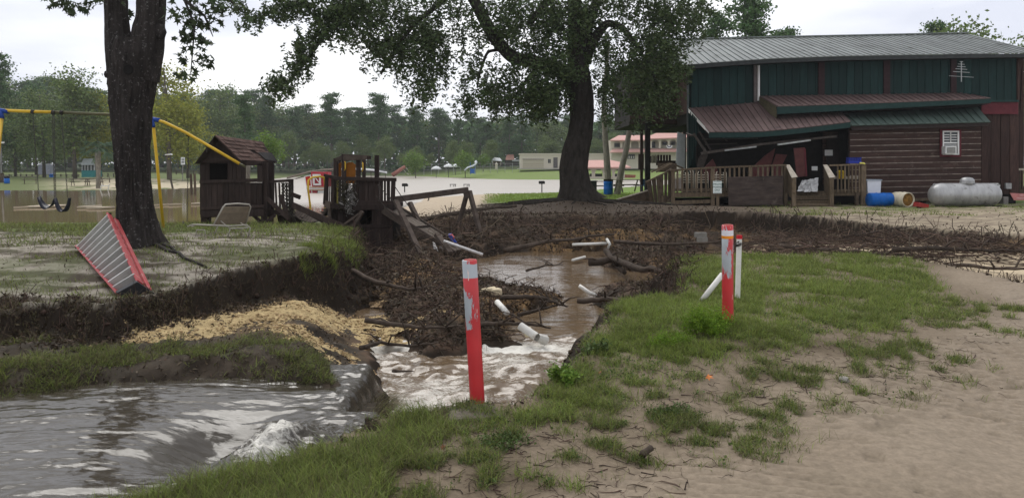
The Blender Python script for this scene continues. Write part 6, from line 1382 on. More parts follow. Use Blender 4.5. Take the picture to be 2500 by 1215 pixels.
# ---- left far shore
po = pm('toilet_grey', (.22, .23, .27), rough=.6, var=.08)
for u, lab in ((101, 'left grey portable toilet on the far left shore'), (117, 'right grey portable toilet on the far left shore')):
    Y = 150; t = thing('portable_toilet', lab, 'toilet', P(u, 428, Y), 'portable toilets'); MB().rc(u-8, 402.5, u+8, 428.5, Y, 1.2).build('cabin', po, t); MB().prism([P(u-8.4, 402.5, Y-.05), P(u+8.4, 402.5, Y-.05), P(u+5, 399.8, Y-.05), P(u-5, 399.8, Y-.05)], (0, 1.3, 0)).build('roof', pm('toilet_roof', (.32, .33, .36)), t); MB().rc(u-6, 404.5, u+6, 428, Y-.06, .05).build('door', pm('toilet_door', (.19, .20, .24)), t)
KY = 112
ki = thing('kiosk', 'small teal and white kiosk with tin roof behind the palm', 'kiosk', P(215, 432, KY)); tealm = pm('teal_board', (.035, .19, .19), rough=.6)
MB().rc(199, 416, 231, 432.5, KY, 2).build('lower_wall', tealm, ki); MB().rc(200, 400, 230, 416, KY+.3, .05).build('window_band', pm('kiosk_glass', (.12, .13, .13), rough=.2), ki)
for u in (199, 206, 213, 221, 229): MB().rc(u, 400, u+2, 416, KY+.1, .1).build('mullion', pm('kiosk_white', (.40, .42, .42)), ki)
MB().prism([P(197, 401.5, KY-.5), P(230, 401.5, KY-.5), P(227, 387, KY+1.4), P(204, 387, KY+1.4)], (0, 0, -.08)).build('roof', pm('tin_kiosk', (.28, .31, .31), rough=.4), ki); MB().pp([(176, 401), (199, 396), (199, 400), (176, 402)], KY+.4, 1.2).build('side_canopy', MATS['tin_kiosk'], ki)
def palm(u, vb, vt, Y, w, lab, trunk=True):
    b_ = P(u, vb, Y); t = thing('palm_tree', lab, 'palm', b_); top = P(u, vt, Y)
    MB().tube([b_-Vv((0, 0, .3)), b_.lerp(top, .4)+Vv((.05, 0, 0)), b_.lerp(top, .75), top], [m(5, Y), m(5, Y), m(7, Y), m(6, Y)], 10).build('trunk', bark_pale, t, True)
    rg = random.Random(int(u)); R_ = m(w, Y)
    for i in range(26):
        a = rg.uniform(0, 6.28); el = rg.uniform(-.5, 1.2); mb = MB(); n = 6; pts = []
        for k_ in range(n+1):
            s = k_/n; pts.append(top+Vv((math.cos(a)*R_*s*math.cos(el*.6), math.sin(a)*R_*s*math.cos(el*.6), R_*(math.sin(el)*s-.55*s*s))))
        V_, F_ = [], []
        dv = (pts[-1]-pts[0]).normalized(); sd_ = dv.cross(Vv((0, 0, 1))).normalized()
        for j in range(13):
            f_ = (j-6)/6; tip = pts[-1]+sd_*R_*.42*f_-dv*R_*.25*abs(f_); o_ = len(V_); p3 = pts[3]
            V_ += [p3+sd_*.02, p3-sd_*.02, (p3+tip)/2-sd_*.05+Vv((0, 0, .05)), tip+Vv((0, 0, -.15*R_*abs(f_))), (p3+tip)/2+sd_*.05]; F_.append((o_, o_+1, o_+2, o_+3, o_+4))
        mb.tube(pts[:4], .02, 4).add(V_, F_); mb.build('frond', leaf_palm, t)
palm(239, 462, 362, 80, 46, 'cabbage palm with grey-green fan crown left of the big trunk')
palm(605, 440, 345, 95, 40, 'fan palm top peeking over the playhouse roof')
for u, v0, vb, Y, r, lab in ((468, 424, 482, 62, 3, 'left dark piling standing in the lake near the playhouse'), (477, 424, 486, 60, 3, 'right dark piling standing in the lake near the playhouse')):
    tag(MB().tube([P(u, vb, Y), P(u-2, v0, Y)], m(r, Y), 10).build('piling', deck_dark), lab, 'piling', 'pilings in the lake')
lp_ = thing('leaning_lamp_pole', 'leaning wooden lamp pole at the far left waterline', 'pole', P(423, 465, 80)); MB().tube([P(423, 466, 80), P(413, 420, 80), P(405, 376, 80)], [m(2.6, 80), m(2.2, 80), m(2, 80)], 8).build('pole', bark_far, lp_); MB().pp([(402, 377), (416, 375), (418, 378), (403, 379)], 79.8, .4).build('lamp', white_paint, lp_)
ls = thing('lamp_post', 'thin grey lamp post at the extreme left edge', 'pole', P(4, 448, 95)); MB().tube([P(4, 448, 95), P(1, 350, 95)], .09, 8).build('pole', pm('pole_grey', (.2, .2, .19)), ls); MB().rc(-1, 423, 6, 448, 94.9, .3).build('base', deck_dark, ls); MB().rc(-2, 346, 7, 350, 94.8, .3).build('lamp', white_paint, ls)
for u, v, Y, lab in ((17, 448, 92, 'blue trash barrel at the left edge of the far shore'), (126, 439, 120, 'blue trash barrel in front of the portable toilets')):
    t = thing('trash_barrel', lab, 'barrel', P(u, v, Y), 'far blue barrels'); MB().lathe(P(u, v, Y), [(.27, 0), (.29, .05), (.29, .6)], 14).build('drum', MATS['barrel_blue'], t, True); MB().lathe(P(u, v, Y)+Vv((0, 0, .6)), [(.29, 0), (.29, .2), (.2, .3), (0, .3)], 14).build('bag', blk if u < 50 else MATS['barrel_blue'], t, True)
si = thing('white_notice_sign', 'white notice board on a pole behind the bent swing beam', 'sign', P(446, 440, 100)); MB().rc(441.5, 384, 451, 402, 100, .05).build('plate', pm('notice_white', (.6, .62, .62)), si); MB().rc(443, 387, 449.5, 392, 99.96, .03).build('print_block', pm('notice_ink', (.25, .26, .27)), si); MB().rc(443, 394, 449.5, 398, 99.96, .03).build('print_block', MATS['notice_ink'], si); MB().tube([P(446, 402, 100.1), P(446, 442, 100.1)], .05, 6).build('pole', pm('pole_grey', (.2, .2, .19)), si)
wl = thing('dock_ladder', 'small white swim ladder standing in the lake before the palm', 'ladder', P(255, 470, 74))
for a, c in (((243, 471), (249, 449)), ((262, 471), (267, 449)), ((247, 454), (266, 453.5))): MB().tube([P(*a, 74), P(*c, 74)], .04, 8).build('rail' if a[1] > 460 else 'rung', white_paint, wl)
def rail_fence(u0, u1, v, Y, lab, step=14):
    t = thing('rail_fence', lab, 'fence', P(u0, v, Y))
    u = u0
    while u <= u1: MB().rc(u-1, v-9, u+1, v+1, Y, .15).build('post', bark_far, t); u += step
    for dv in (-7, -3.5): MB().rc(u0, v+dv-.6, u1, v+dv+.6, Y-.05, .05).build('rail', bark_far, t)
rail_fence(-20, 195, 434, 125, 'two-rail wooden fence on the far left shore'); rail_fence(235, 285, 432, 125, 'two-rail fence piece right of the kiosk'); rail_fence(430, 500, 425, 130, 'two-rail fence piece left of the playhouse'); rail_fence(560, 760, 407, 175, 'rail fence along the foot of the wood behind the playhouse', 26)
pa = thing('chain_link_fence', 'low chain-link fence around the far slide garden', 'fence', P(1200, 425, 165)); 
for u in range(1035, 1275, 18): MB().tube([P(u, 428-.03*(u-1035), 172), P(u, 400-.01*(u-1035), 172)], .04, 5).build('post', grey_metal, pa)
for v in (401, 408, 415): MB().tube([P(1035, v, 172), P(1270, v-2, 172)], .018, 4).build('wire', grey_metal, pa)
# boards and foam floating on the left water
def floaty(u0, u1, v, th, lab, mat, nm='floating_board'):
    Y = G(u0, v, LAKE_Z).y; b = MB(); a, c = G(u0, v, LAKE_Z+.02), G(u1, v-.5, LAKE_Z+.02); b.prism([a, c, c+Vv((.3, th, 0)), a+Vv((.3, th, 0))], (0, 0, .09)); return tag(b.build(nm, mat, bevel=.02), lab, 'board' if nm == 'floating_board' else 'foam', 'things floating on the left water')
pb_ = pm('pale_board', (.42, .36, .27), var=.15)
floaty(62, 114, 507, 1.6, 'pale board floating on the brown water under the left swing', pb_); floaty(33, 44, 508.5, .6, 'small pale scrap floating left of the floating board', pb_); floaty(187, 206, 508, 1.2, 'left foam scrap floating by the big trunk', pb_, 'floating_foam'); floaty(210, 250, 510, .7, 'long thin scrap floating by the big trunk', pb_); floaty(372, 380, 503, 1, 'foam scrap floating just right of the big trunk', pb_, 'floating_foam'); floaty(408, 422, 501.5, .5, 'foam scrap floating right of the yellow swing leg', pb_, 'floating_foam'); floaty(466, 492, 499, .8, 'foam streak floating against the playhouse pilings', pb_, 'floating_foam')
# ================================================================== DEBRIS
def sticks(name, C, L, r, mat, flat=.25, bend=.15, dirs=None, k=5, ns=4, follow=True):
    n = len(C); th = RNG.uniform(0, np.pi*2, n); el = RNG.normal(0, flat, n)
    d = np.stack([np.cos(th)*np.cos(el), np.sin(th)*np.cos(el), np.sin(el)], 1) if dirs is None else dirs
    s = np.cross(d, np.array([0, 0, 1.])); s /= np.linalg.norm(s, axis=1)[:, None]+1e-6; up = np.cross(s, d)
    t = np.linspace(-.5, .5, k); b1 = RNG.normal(0, bend, n); b2 = RNG.normal(0, bend, n); ph = RNG.uniform(0, 6, n)
    pts = C[:, None, :]+d[:, None, :]*(t[None, :, None]*L[:, None, None])+s[:, None, :]*((b1[:, None]*(np.cos(t*5+ph[:, None])))*L[:, None])[..., None]+up[:, None, :]*((b2[:, None]*.6*np.sin(t*6+ph[:, None]))*L[:, None])[..., None]
    if follow:
        gz = samp(GZ, pts[..., 0], pts[..., 1]); pts[..., 2] = np.maximum(pts[..., 2], gz+.004)
    rr = r[:, None]*(1-.75*np.abs(np.linspace(0, 1, k)))[None, :]
    V = []
    for j in range(ns):
        a = 2*np.pi*j/ns; V.append(pts+(s[:, None, :]*np.cos(a)+up[:, None, :]*np.sin(a))*rr[..., None])
    V = np.stack(V, 2).reshape(-1, 3)
    base = (np.arange(n)*k*ns)[:, None, None]; i = np.arange(k-1)[None, :, None]; j = np.arange(ns)[None, None, :]
    F = np.stack([base+i*ns+j, base+i*ns+(j+1) % ns, base+(i+1)*ns+(j+1) % ns, base+(i+1)*ns+j], -1).reshape(-1, 4)
    return kind(npmesh(name, V, Fq=F, mat=mat, smooth=True), 'stuff')
def sample(weight, n, ymax=40):
    """random ground points, density per unit image area ~ weight on the ground grid"""
    w = (weight*(GY < ymax)).ravel(); c = np.cumsum(w); idx = np.searchsorted(c, RNG.random(n)*c[-1])
    i, j = np.unravel_index(np.minimum(idx, w.size-1), GX.shape)
    yy = ROWS[i]*(1+RNG.uniform(-.0038, .0038, n)); aa = ANG[j]+RNG.uniform(-.5, .5, n)*(A1-A0)/(NA-1)
    x = aa*yy; return x, yy, samp(GZ, x, yy)
twig_dark = pm('twig_dark', (.062, .043, .031), rough=.9, var=.3, bump=0, island=.6, spec=.15)
twig_tan = pm('twig_tan', (.13, .095, .068), rough=.9, var=.3, bump=0, island=.5, spec=.15)
litter = leafmat('leaf_litter', (.062, .047, .030), tr=.05, var=.6)
wd = np.zeros(GX.shape)
for pl_, h in D_POLYS: wd = np.maximum(wd, ss(-.2, .3, sdf(GX, GY, pl_)))
wet = (GZ > -.72).astype(float)
w_deb = wd*wet*(gI < .1)
w_far = gFar*(gT > .1)*(gT < 5)*wet*(gI < 0)*(.12+ss(.42, .6, fbm(GX*.7, GY*1.1, 171)*.6+fbm(GX*2.5, GY*3, 172)*.4))
farslope = gFar*ss(.1, .6, gT)*(1-ss(4.5, 6, gT))
x, y, z = sample(w_deb, 3000, 30); sticks('debris_twigs', np.stack([x, y, z+np.abs(RNG.normal(0, .04, len(x)))], 1), RNG.uniform(.1, .55, len(x)), RNG.uniform(.003, .010, len(x)), twig_dark, flat=.4, bend=.3)
x, y, z = sample(w_far+.4*w_deb*(GY > 14), 900, 32); sticks('root_tangle', np.stack([x, y, z+np.abs(RNG.normal(0, .09, len(x)))], 1), RNG.uniform(.2, 1.3, len(x))*RNG.uniform(.5, 1, len(x)), RNG.uniform(.004, .014, len(x)), twig_dark, flat=.4, bend=.34)
x, y, z = sample(w_far, 950, 32); sticks('pale_roots', np.stack([x, y, z+np.abs(RNG.normal(0, .10, len(x)))], 1), RNG.uniform(.2, 1.3, len(x)), RNG.uniform(.003, .011, len(x)), twig_tan, flat=.5, bend=.34)
wash_w = gFar*ss(-1.5, .5, gW)*(gT > .3)*(gT < 8)*ss(.22, .36, AX)
x, y, z = sample(wash_w, 700, 30); sticks('wash_branches', np.stack([x, y, z+np.abs(RNG.normal(0, .05, len(x)))], 1), RNG.uniform(.4, 2.2, len(x)), RNG.uniform(.005, .018, len(x)), twig_dark, flat=.12, bend=.12)
# hanging roots on the cut faces
cut = (np.abs(gT-.12) < .16)*(GY < 30)*((GY > 9) | ((GY > 7.5) & (AX < -.2)))*1.0
x, y, z = sample(cut, 2600, 30); n = len(x); dd = np.stack([RNG.normal(0, .35, n), RNG.normal(-.25, .35, n), -np.ones(n)], 1); dd /= np.linalg.norm(dd, axis=1)[:, None]
sticks('hanging_roots', np.stack([x, y, z], 1), RNG.uniform(.12, .5, n)*np.clip(y/12, .6, 1.8), RNG.uniform(.002, .006, n)*np.clip(y/9, 1, 3), twig_dark, dirs=dd, bend=.2, follow=False)
x, y, z = sample(w_deb+.18*w_far, 20000, 30); V, F = cards(np.stack([x, y, z+np.abs(RNG.normal(0, .03, len(x)))], 1), RNG.uniform(.03, .11, len(x))*np.clip(y/12, .7, 1.6), asp=.35, up=1.5); kind(npmesh('leaf_litter', V, Fq=F, mat=litter), 'stuff')
lawnL = ss(-.15, -.2, AX)*(gT < 0)*(GY > 8.5)*(GY < 24)*(gL < -.2)
mudw = ss(.05, .3, gI)*(gT > .3)*(GY < 14)+.5*ss(-.2, -.02, -np.abs(gT))*(GY < 16)
x, y, z = sample(mudw+.25*lawnL*(GY < 16), 8000, 16); V, F = cards(np.stack([x, y, z+.008], 1), RNG.uniform(.02, .07, len(x)), asp=.3, up=2.0); kind(npmesh('mud_litter', V, Fq=F, mat=litter), 'stuff')
w_oak = np.exp(-(((GX-2.5)/5)**2+((GY-32)/2.5)**2))*(gT < .2)
x, y, z = sample(w_oak+.05*track*(AX > .02)*(GY < 33), 1500, 40); V, F = cards(np.stack([x, y, z+.01], 1), RNG.uniform(.06, .14, len(x)), asp=.5, up=2.0); kind(npmesh('fallen_litter', V, Fq=F, mat=litter), 'stuff')
# single branches and logs that can be told apart
logm = pm('driftwood', (.060, .046, .036), rough=.9, var=.45, sc=9, bump=.6, bsc=24, stretch=(1, 1, .6), rnd=.25)
def branch(pts, r0, lab, r1=.3, sub=True, nm='fallen_branch', lift=.03):
    q = []
    for u, v, zz in pts:
        p = G(u, v, zz); q.append(p)
    k_ = 4; P2 = []
    for i in range(len(q)-1):
        for j in range(k_): P2.append(q[i].lerp(q[i+1], j/k_)+Vv((random.uniform(-1, 1), random.uniform(-1, 1), random.uniform(-1, 1)))*r0*.3)
    P2.append(q[-1]); n = len(P2); t = thing(nm, lab, 'branch' if nm == 'fallen_branch' else 'log', P2[0], 'branches washed into the gully')
    MB().tube(P2, [r0*(1-(1-r1)*i/(n-1))*random.uniform(.9, 1.12) for i in range(n)], 9).build('stem', logm, t, True)
    if sub:
        for _ in range(4):
            i = random.randrange(2, n-1); d = Vv((random.uniform(-1, 1), random.uniform(-.6, .6), random.uniform(.0, .8))).normalized()*random.uniform(.2, .5)
            MB().tube([P2[i], P2[i]+d*.5+Vv((0, 0, .04)), P2[i]+d], [r0*.4, r0*.3, r0*.12], 6).build('twig', logm, t, True)
    return t
branch([(1225, 728, -.45), (1270, 724, -.40), (1320, 726, -.40), (1350, 735, -.45), (1385, 748, -.5)], .045, 'arched branch over the pool right of the nearer red post')
branch([(1265, 768, -.55), (1320, 755, -.5), (1375, 740, -.5)], .035, 'straight branch slanting up to the arched one')
branch([(860, 660, -.15), (920, 690, -.3), (1000, 705, -.35), (1060, 700, -.35)], .05, 'dark branch sticking out of the left bank across the debris')
branch([(890, 780, -.35), (960, 790, -.4), (1040, 800, -.45), (1130, 795, -.5)], .04, 'long branch lying left of the nearer red post above the rapids')
branch([(1170, 792, -.5), (1240, 788, -.5), (1300, 792, -.55), (1345, 800, -.6)], .035, 'branch just right of the nearer red post above the broken drain pipe')
branch([(880, 850, -.4), (930, 835, -.4), (1000, 845, -.5), (1070, 835, -.55)], .028, 'thin branch along the left foot of the debris pile')
branch([(960, 905, -.35), (1010, 906, -.55)], .016, 'twig poking over the rapids from the grass overhang', sub=False)
branch([(1440, 640, -.5), (1500, 632, -.4), (1560, 655, -.4), (1620, 662, -.35), (1680, 645, -.2)], .085, 'thick bent log at the pool corner below the root bank', .6, nm='driftwood_log')
branch([(1480, 612, -.4), (1500, 640, -.5), (1525, 665, -.6)], .07, 'short stump with hanging roots in the pool', .7, nm='driftwood_log')
branch([(1410, 735, -.5), (1480, 730, -.45), (1560, 735, -.4), (1650, 728, -.3)], .05, 'dark branch along the right debris heap')
branch([(1230, 610, -.5), (1320, 592, -.35), (1420, 580, -.3), (1500, 572, -.2)], .07, 'long branch lying along the root bank behind the pool')
branch([(1500, 590, -.3), (1620, 596, -.25), (1760, 590, -.25), (1900, 600, -.2)], .05, 'long straight branch right of the elbow pipe')
branch([(1900, 600, -.2), (2060, 612, -.2), (2200, 622, -.25), (2330, 628, -.25)], .05, 'long branch lying beside the pale sand wash')
branch([(2180, 610, -.1), (2300, 606, -.1), (2420, 612, -.15), (2540, 610, -.1)], .06, 'dark branch under the right bank at the wash')
branch([(2250, 655, -.25), (2350, 648, -.25), (2460, 655, -.2), (2540, 660, -.2)], .05, 'branch at the right edge across the wash')
branch([(2090, 575, -.05), (2160, 560, .05), (2230, 552, .1)], .03, 'branch sticking up from the right bank')
branch([(1010, 545, -.2), (1080, 525, .05), (1160, 512, .15), (1260, 503, .2)], .09, 'long exposed root running from the oak to the swing frame', .5, sub=False)
branch([(1285, 660, -.6), (1330, 648, -.55), (1375, 646, -.5)], .03, 'twiggy clump standing in the middle of the upper pool')
branch([(1566, 1112, .02), (1590, 1092, .05)], .022, 'short charred stick on the near ground', .8, sub=False)
# ================================================================== FOAM
FP = [(poly([(270, 838), (330, 818), (430, 792), (560, 765), (690, 735), (770, 712), (830, 706), (850, 725), (820, 760), (700, 790), (560, 815), (420, 832)], -.25), 1.0),
      (poly([(860, 728), (900, 715), (960, 738), (1020, 733), (1035, 758), (950, 772), (880, 775)], -.3), .9), (poly([(925, 655), (960, 660), (955, 690), (915, 692)], -.3), 1.1),
      (poly([(560, 812), (700, 800), (850, 800), (960, 822), (900, 838), (700, 832)], -.28), .55), (poly([(1590, 702), (1640, 698), (1665, 722), (1600, 728)], -.35), .6), (poly([(1060, 740), (1130, 735), (1128, 755), (1060, 758)], -.35), .6)]
def ico():
    b_ = __import__('bmesh').new(); __import__('bmesh').ops.create_icosphere(b_, subdivisions=1, radius=1)
    V = np.array([v.co[:] for v in b_.verts]); F = np.array([[v.index for v in f.verts] for f in b_.faces]); b_.free(); return V, F
IV, IF = ico()
OV = np.array([[1, 0, 0], [-1, 0, 0], [0, 1, 0], [0, -1, 0], [0, 0, 1], [0, 0, -1]], float); OF = np.array([[0, 2, 4], [2, 1, 4], [1, 3, 4], [3, 0, 4], [2, 0, 5], [1, 2, 5], [3, 1, 5], [0, 3, 5]])
def blobs(name, C, r, mat, flat=.7, jit=.35, smooth=True):
    IV, IF = (OV, OF) if jit == .6 else (globals()['IV'], globals()['IF'])
    n = len(C); a = RNG.uniform(0, 6.28, n); k = len(IV)
    V = np.repeat(IV[None], n, 0)*(1+jit*RNG.normal(0, .5, (n, k, 1))); sc = np.stack([RNG.uniform(.7, 1.4, n), RNG.uniform(.7, 1.3, n), RNG.uniform(.6, 1.1, n)*flat], 1)*r[:, None]; V = V*sc[:, None, :]
    x = V[..., 0]*np.cos(a)[:, None]-V[..., 1]*np.sin(a)[:, None]; y = V[..., 0]*np.sin(a)[:, None]+V[..., 1]*np.cos(a)[:, None]
    V = np.stack([x, y, V[..., 2]], -1)+C[:, None, :]; F = (IF[None]+(np.arange(n)*k)[:, None, None]).reshape(-1, 3)
    return kind(npmesh(name, V.reshape(-1, 3), Ft=F, mat=mat, smooth=smooth), 'stuff')
fmk = np.zeros(GX.shape)
for pl_, a_ in FP: fmk = np.maximum(fmk, a_*ss(-.2, .3, sdf(GX+.4*(fbm(GX*2, GY*2, 91)-.5), GY+.4*(fbm(GX*2, GY*2, 92)-.5), pl_)))
fmk = fmk*ss(.45, .58, fbm(GX*2.0, GY*3.2, 95)*.6+fbm(GX*6, GY*8, 96)*.4+.06*fmk)
foam_m = pm('tan_foam', (.37, .275, .15), rough=.95, var=.3, sc=9, bump=.8, bsc=45, dirt=((.20, .125, .06), .28, 4), spec=.05, island=.22)
x, y, z = sample(fmk*(slope < .9), 6000, 16); r_ = RNG.uniform(.005, .016, len(x))*np.clip(.5+1.0*vn(x*2.2, y*2.2, 77), .5, 1.6); blobs('foam_crumbs', np.stack([x, y, np.maximum(z, -.66)+r_*RNG.uniform(.1, 2.2, len(x))], 1), r_, foam_m, .8, .6)
fx = np.arange(-6.4, 3.2, .022); fy = np.arange(8.0, 14.5, .022); FX, FYy = np.meshgrid(fx, fy); fm = samp(fmk, FX, FYy)
bil2 = 1-np.abs(2*fbm(FX*9, FYy*9, 94, 3)-1); fh = fm*(.075*(bil2-.45)+.04*(fbm(FX*24, FYy*24, 96, 3)-.5))-.004
FZ = np.maximum(samp(GZ, FX, FYy), -.67)+fh; keep = (fh > -.002) & (fm > .1) & (samp(slope, FX, FYy) < .7) & (FX < 1.0)
nxx = len(fx); ii, jj = np.meshgrid(np.arange(len(fy)-1), np.arange(nxx-1), indexing='ij'); b0 = (ii*nxx+jj).ravel(); F = np.stack([b0, b0+1, b0+nxx+1, b0+nxx], 1); F = F[keep.ravel()[F].any(1)]
us_, inv = np.unique(F, return_inverse=True); V = np.stack([FX, FYy, FZ], -1).reshape(-1, 3)[us_]
kind(npmesh('flood_foam', V, Fq=inv.reshape(-1, 4), mat=foam_m, smooth=True), 'stuff')
clod_m = pm('soil_clod', (.040, .029, .021), rough=.95, var=.5, sc=8, bump=.8, bsc=30, spec=.04, island=.5)
bankfoot = (np.exp(-((gT-.30)/.22)**2))*(GY < 22)*(GZ > -.75)+.35*w_deb*(GY < 16)+.25*w_far+.3*ss(-.12, 0, -np.abs(gT))*(GY < 16)
x, y, z = sample(bankfoot, 2800, 30); r_ = RNG.uniform(.012, .05, len(x))*np.clip(y/11, .6, 2.0)*RNG.uniform(.4, 1.2, len(x)); blobs('soil_clods', np.stack([x, y, z+r_*.2], 1), r_, clod_m, .8, .5, False)
# ================================================================== GRASS
def blades(name, x, y, z, ln, wd_, mat, lean=.5, ldir=None, bendf=.6):
    n = len(x); th = RNG.uniform(0, 2*np.pi, n); ln = np.broadcast_to(ln, (n,)); wd_ = np.broadcast_to(wd_, (n,))
    dx, dy = np.cos(th)*lean*RNG.random(n), np.sin(th)*lean*RNG.random(n)
    if ldir is not None: dx = dx+ldir[0]; dy = dy+ldir[1]
    d = np.stack([dx, dy, np.ones(n)], 1); d /= np.linalg.norm(d, axis=1)[:, None]
    h = np.stack([dx, dy, np.zeros(n)], 1); th2 = RNG.uniform(0, np.pi, n); s = np.stack([np.cos(th2), np.sin(th2), np.zeros(n)], 1)
    B = np.stack([x, y, z-.01], 1); Mid = B+d*(ln*.55)[:, None]; d2 = d+h*bendf*1.6; d2[:, 2] -= bendf*.55; d2 /= np.linalg.norm(d2, axis=1)[:, None]; T = Mid+d2*(ln*.5)[:, None]
    w = (wd_*.5)[:, None]
    V = np.stack([B-s*w, B+s*w, Mid+s*w*.8, Mid-s*w*.8, T], 1).reshape(-1, 3); b = np.arange(n)*5
    return kind(npmesh(name, V, Fq=np.stack([b, b+1, b+2, b+3], 1), Ft=np.stack([b+3, b+2, b+4], 1), mat=mat), 'stuff')
grass_m = leafmat('grass_green', (.15, .19, .050), tr=.3, var=.45, rough=.5); grass_dull = leafmat('grass_dull', (.115, .105, .055), tr=.25, var=.5, rough=.6); grass_bright = leafmat('grass_bright', (.185, .25, .052), tr=.3, var=.35)
dense1 = sdf(GX, GY, poly([(1130, 1020), (1250, 1003), (1362, 954), (1415, 894), (1432, 856), (1490, 800), (1520, 764), (1650, 740), (1680, 697), (1655, 660), (1690, 636), (1950, 632), (2100, 634), (2230, 652), (2250, 690), (2290, 730), (2240, 780), (2120, 820), (2000, 840), (1900, 870), (1750, 880), (1600, 930), (1450, 980), (1300, 1010), (1180, 1030)], .05))
dense2 = sdf(GX, GY, poly([(-100, 1410), (230, 1288), (350, 1248), (500, 1198), (700, 1152), (850, 1108), (1000, 1028), (1060, 1020), (1080, 1060), (1000, 1105), (930, 1150), (900, 1260), (300, 1400)], 0))
sparse = sdf(GX, GY, poly([(1000, 1010), (1400, 985), (1700, 890), (2050, 820), (2250, 745), (2420, 735), (2520, 760), (2480, 800), (2380, 860), (2330, 910), (2080, 950), (1880, 1010), (1720, 1090), (1580, 1150), (1480, 1230), (900, 1260), (1000, 1100)], .03))
out = (gT < .12)*1.0
cl1 = ss(.40, .60, fbm(GX*2.6, GY*2.6, 121)); cl2 = ss(.48, .62, fbm(GX*1.7+3, GY*1.7, 122)*.6+fbm(GX*6, GY*6, 123)*.4); clf = ss(.35, .65, fbm(GX*9, GY*9, 124))
g1 = ss(-.3, .25, dense1)*out*(.12+.88*cl1)*(.15+.85*clf)
g2 = ss(-.12, .1, dense2)*(gT < .25)*(.4+.6*clf)
g3 = ss(-.5, .3, sparse)*out*cl2*clf*(dense1 < .3)
x, y, z = sample(g1, 95000, 20); k_ = np.clip(y/7, .8, 1.6); blades('mound_grass', x, y, z, RNG.uniform(.04, .12, len(x))*k_**.5, RNG.uniform(.003, .0065, len(x))*k_, grass_m, lean=1.7)
x, y, z = sample(g1*(.3+.7*ss(.5, .65, fbm(GX*1.2, GY*1.2, 125))), 30000, 20); k_ = np.clip(y/7, .8, 1.6); blades('mound_grass_bright', x, y, z, RNG.uniform(.04, .12, len(x)), RNG.uniform(.003, .006, len(x))*k_, grass_bright, lean=1.5)
x, y, z = sample(g2, 30000, 8); blades('stream_bank_grass', x, y, z, RNG.uniform(.06, .17, len(x)), RNG.uniform(.0025, .005, len(x)), grass_m, lean=1.3, ldir=(-.35, .3))
x, y, z = sample(g2, 9000, 8); blades('stream_bank_grass_dull', x, y, z, RNG.uniform(.06, .16, len(x)), RNG.uniform(.0025, .005, len(x)), grass_dull, lean=1.2)
x, y, z = sample(g3, 24000, 20); blades('sparse_grass', x, y, z, RNG.uniform(.03, .11, len(x)), RNG.uniform(.0025, .0045, len(x))*np.clip(y/6, .9, 1.6), grass_m, lean=1.2)
x, y, z = sample(g3+.7*g1, 34000, 20); blades('trampled_grass', x, y, z, RNG.uniform(.05, .14, len(x)), RNG.uniform(.002, .004, len(x)), grass_dull, lean=2.6)
# small broad-leaved ground cover
wc = (.6*ss(-.4, .2, sparse)*cl2+.5*ss(-.2, .3, dense1)*ss(1.3, .2, dense1))*out*clf
x, y, z = sample(wc, 12000, 12); V, F = cards(np.stack([x, y, z+RNG.uniform(.005, .03, len(x))], 1), RNG.uniform(.012, .026, len(x)), asp=.7, up=1.6); kind(npmesh('ground_cover', V, Fq=F, mat=leafmat('clover_green', (.07, .105, .034), tr=.25, var=.4)), 'stuff')
x, y, z = sample(ss(-.5, .3, sparse)*out, 900, 12); sticks('ground_twigs', np.stack([x, y, z+.006], 1), RNG.uniform(.03, .18, len(x)), RNG.uniform(.0015, .004, len(x)), twig_dark, flat=.08, bend=.15)
# left lawn, terrace, far yards
q = fbm(GX*.9, GY*1.5, 131)*.55+fbm(GX*3.2, GY*3.8, 132)*.45
g4 = lawnL*(.03+.97*ss(.45, .58, q))*(.25+.75*ss(.4, .6, fbm(GX*7, GY*7, 133)))+lawnL*ss(16.5, 18.5, GY)*.8*ss(.3, .45, q)
edge = ss(-.8, -.15, gT)*(gT < .15)*(AX > -.27)*(AX < -.13)*(GY > 9)*(GY < 22)
x, y, z = sample(g4, 30000, 26); k_ = np.clip(y/12, .8, 1.8); blades('lawn_grass', x, y, z, RNG.uniform(.04, .12, len(x))*k_, RNG.uniform(.006, .011, len(x))*k_, grass_m, lean=1.3)
x, y, z = sample(g4+.08*lawnL, 34000, 26); k_ = np.clip(y/12, .8, 1.8); blades('lawn_grass_dull', x, y, z, RNG.uniform(.04, .12, len(x))*k_, RNG.uniform(.005, .010, len(x))*k_, grass_dull, lean=2.2)
face = np.exp(-((gT-.12)/.16)**2)*(GY < 20)*(AX < -.1)*(GY > 7.5)*(.2+.8*ss(.45, .6, fbm(GX*3, GY*3, 181)))
x, y, z = sample(face, 3000, 20); blades('bank_face_grass', x, y, z+.03, RNG.uniform(.04, .13, len(x)), RNG.uniform(.003, .007, len(x)), grass_dull, lean=.6, ldir=(.5, -.9), bendf=1.4)
x, y, z = sample(face+.6*np.exp(-((gT-.45)/.25)**2)*(GY < 16)*(AX < -.1)*(GY > 7.5), 9000, 20); V, F = cards(np.stack([x, y, z+np.abs(RNG.normal(0, .02, len(x)))], 1), RNG.uniform(.02, .08, len(x)), asp=.35, up=.8); kind(npmesh('bank_litter', V, Fq=F, mat=litter), 'stuff')
x, y, z = sample(edge*ss(.4, .6, q), 9000, 24); blades('bank_edge_grass', x, y, z, RNG.uniform(.05, .17, len(x)), RNG.uniform(.006, .011, len(x)), grass_m, lean=.8, ldir=(.55, -.35))
ter = ss(-.10, .12, gI)*(gT > .5)*(GY < 11)*(GZ > -.42)
tq = fbm(GX*1.5, GY*2.0, 141)*.6+fbm(GX*4.5, GY*4.5, 142)*.4
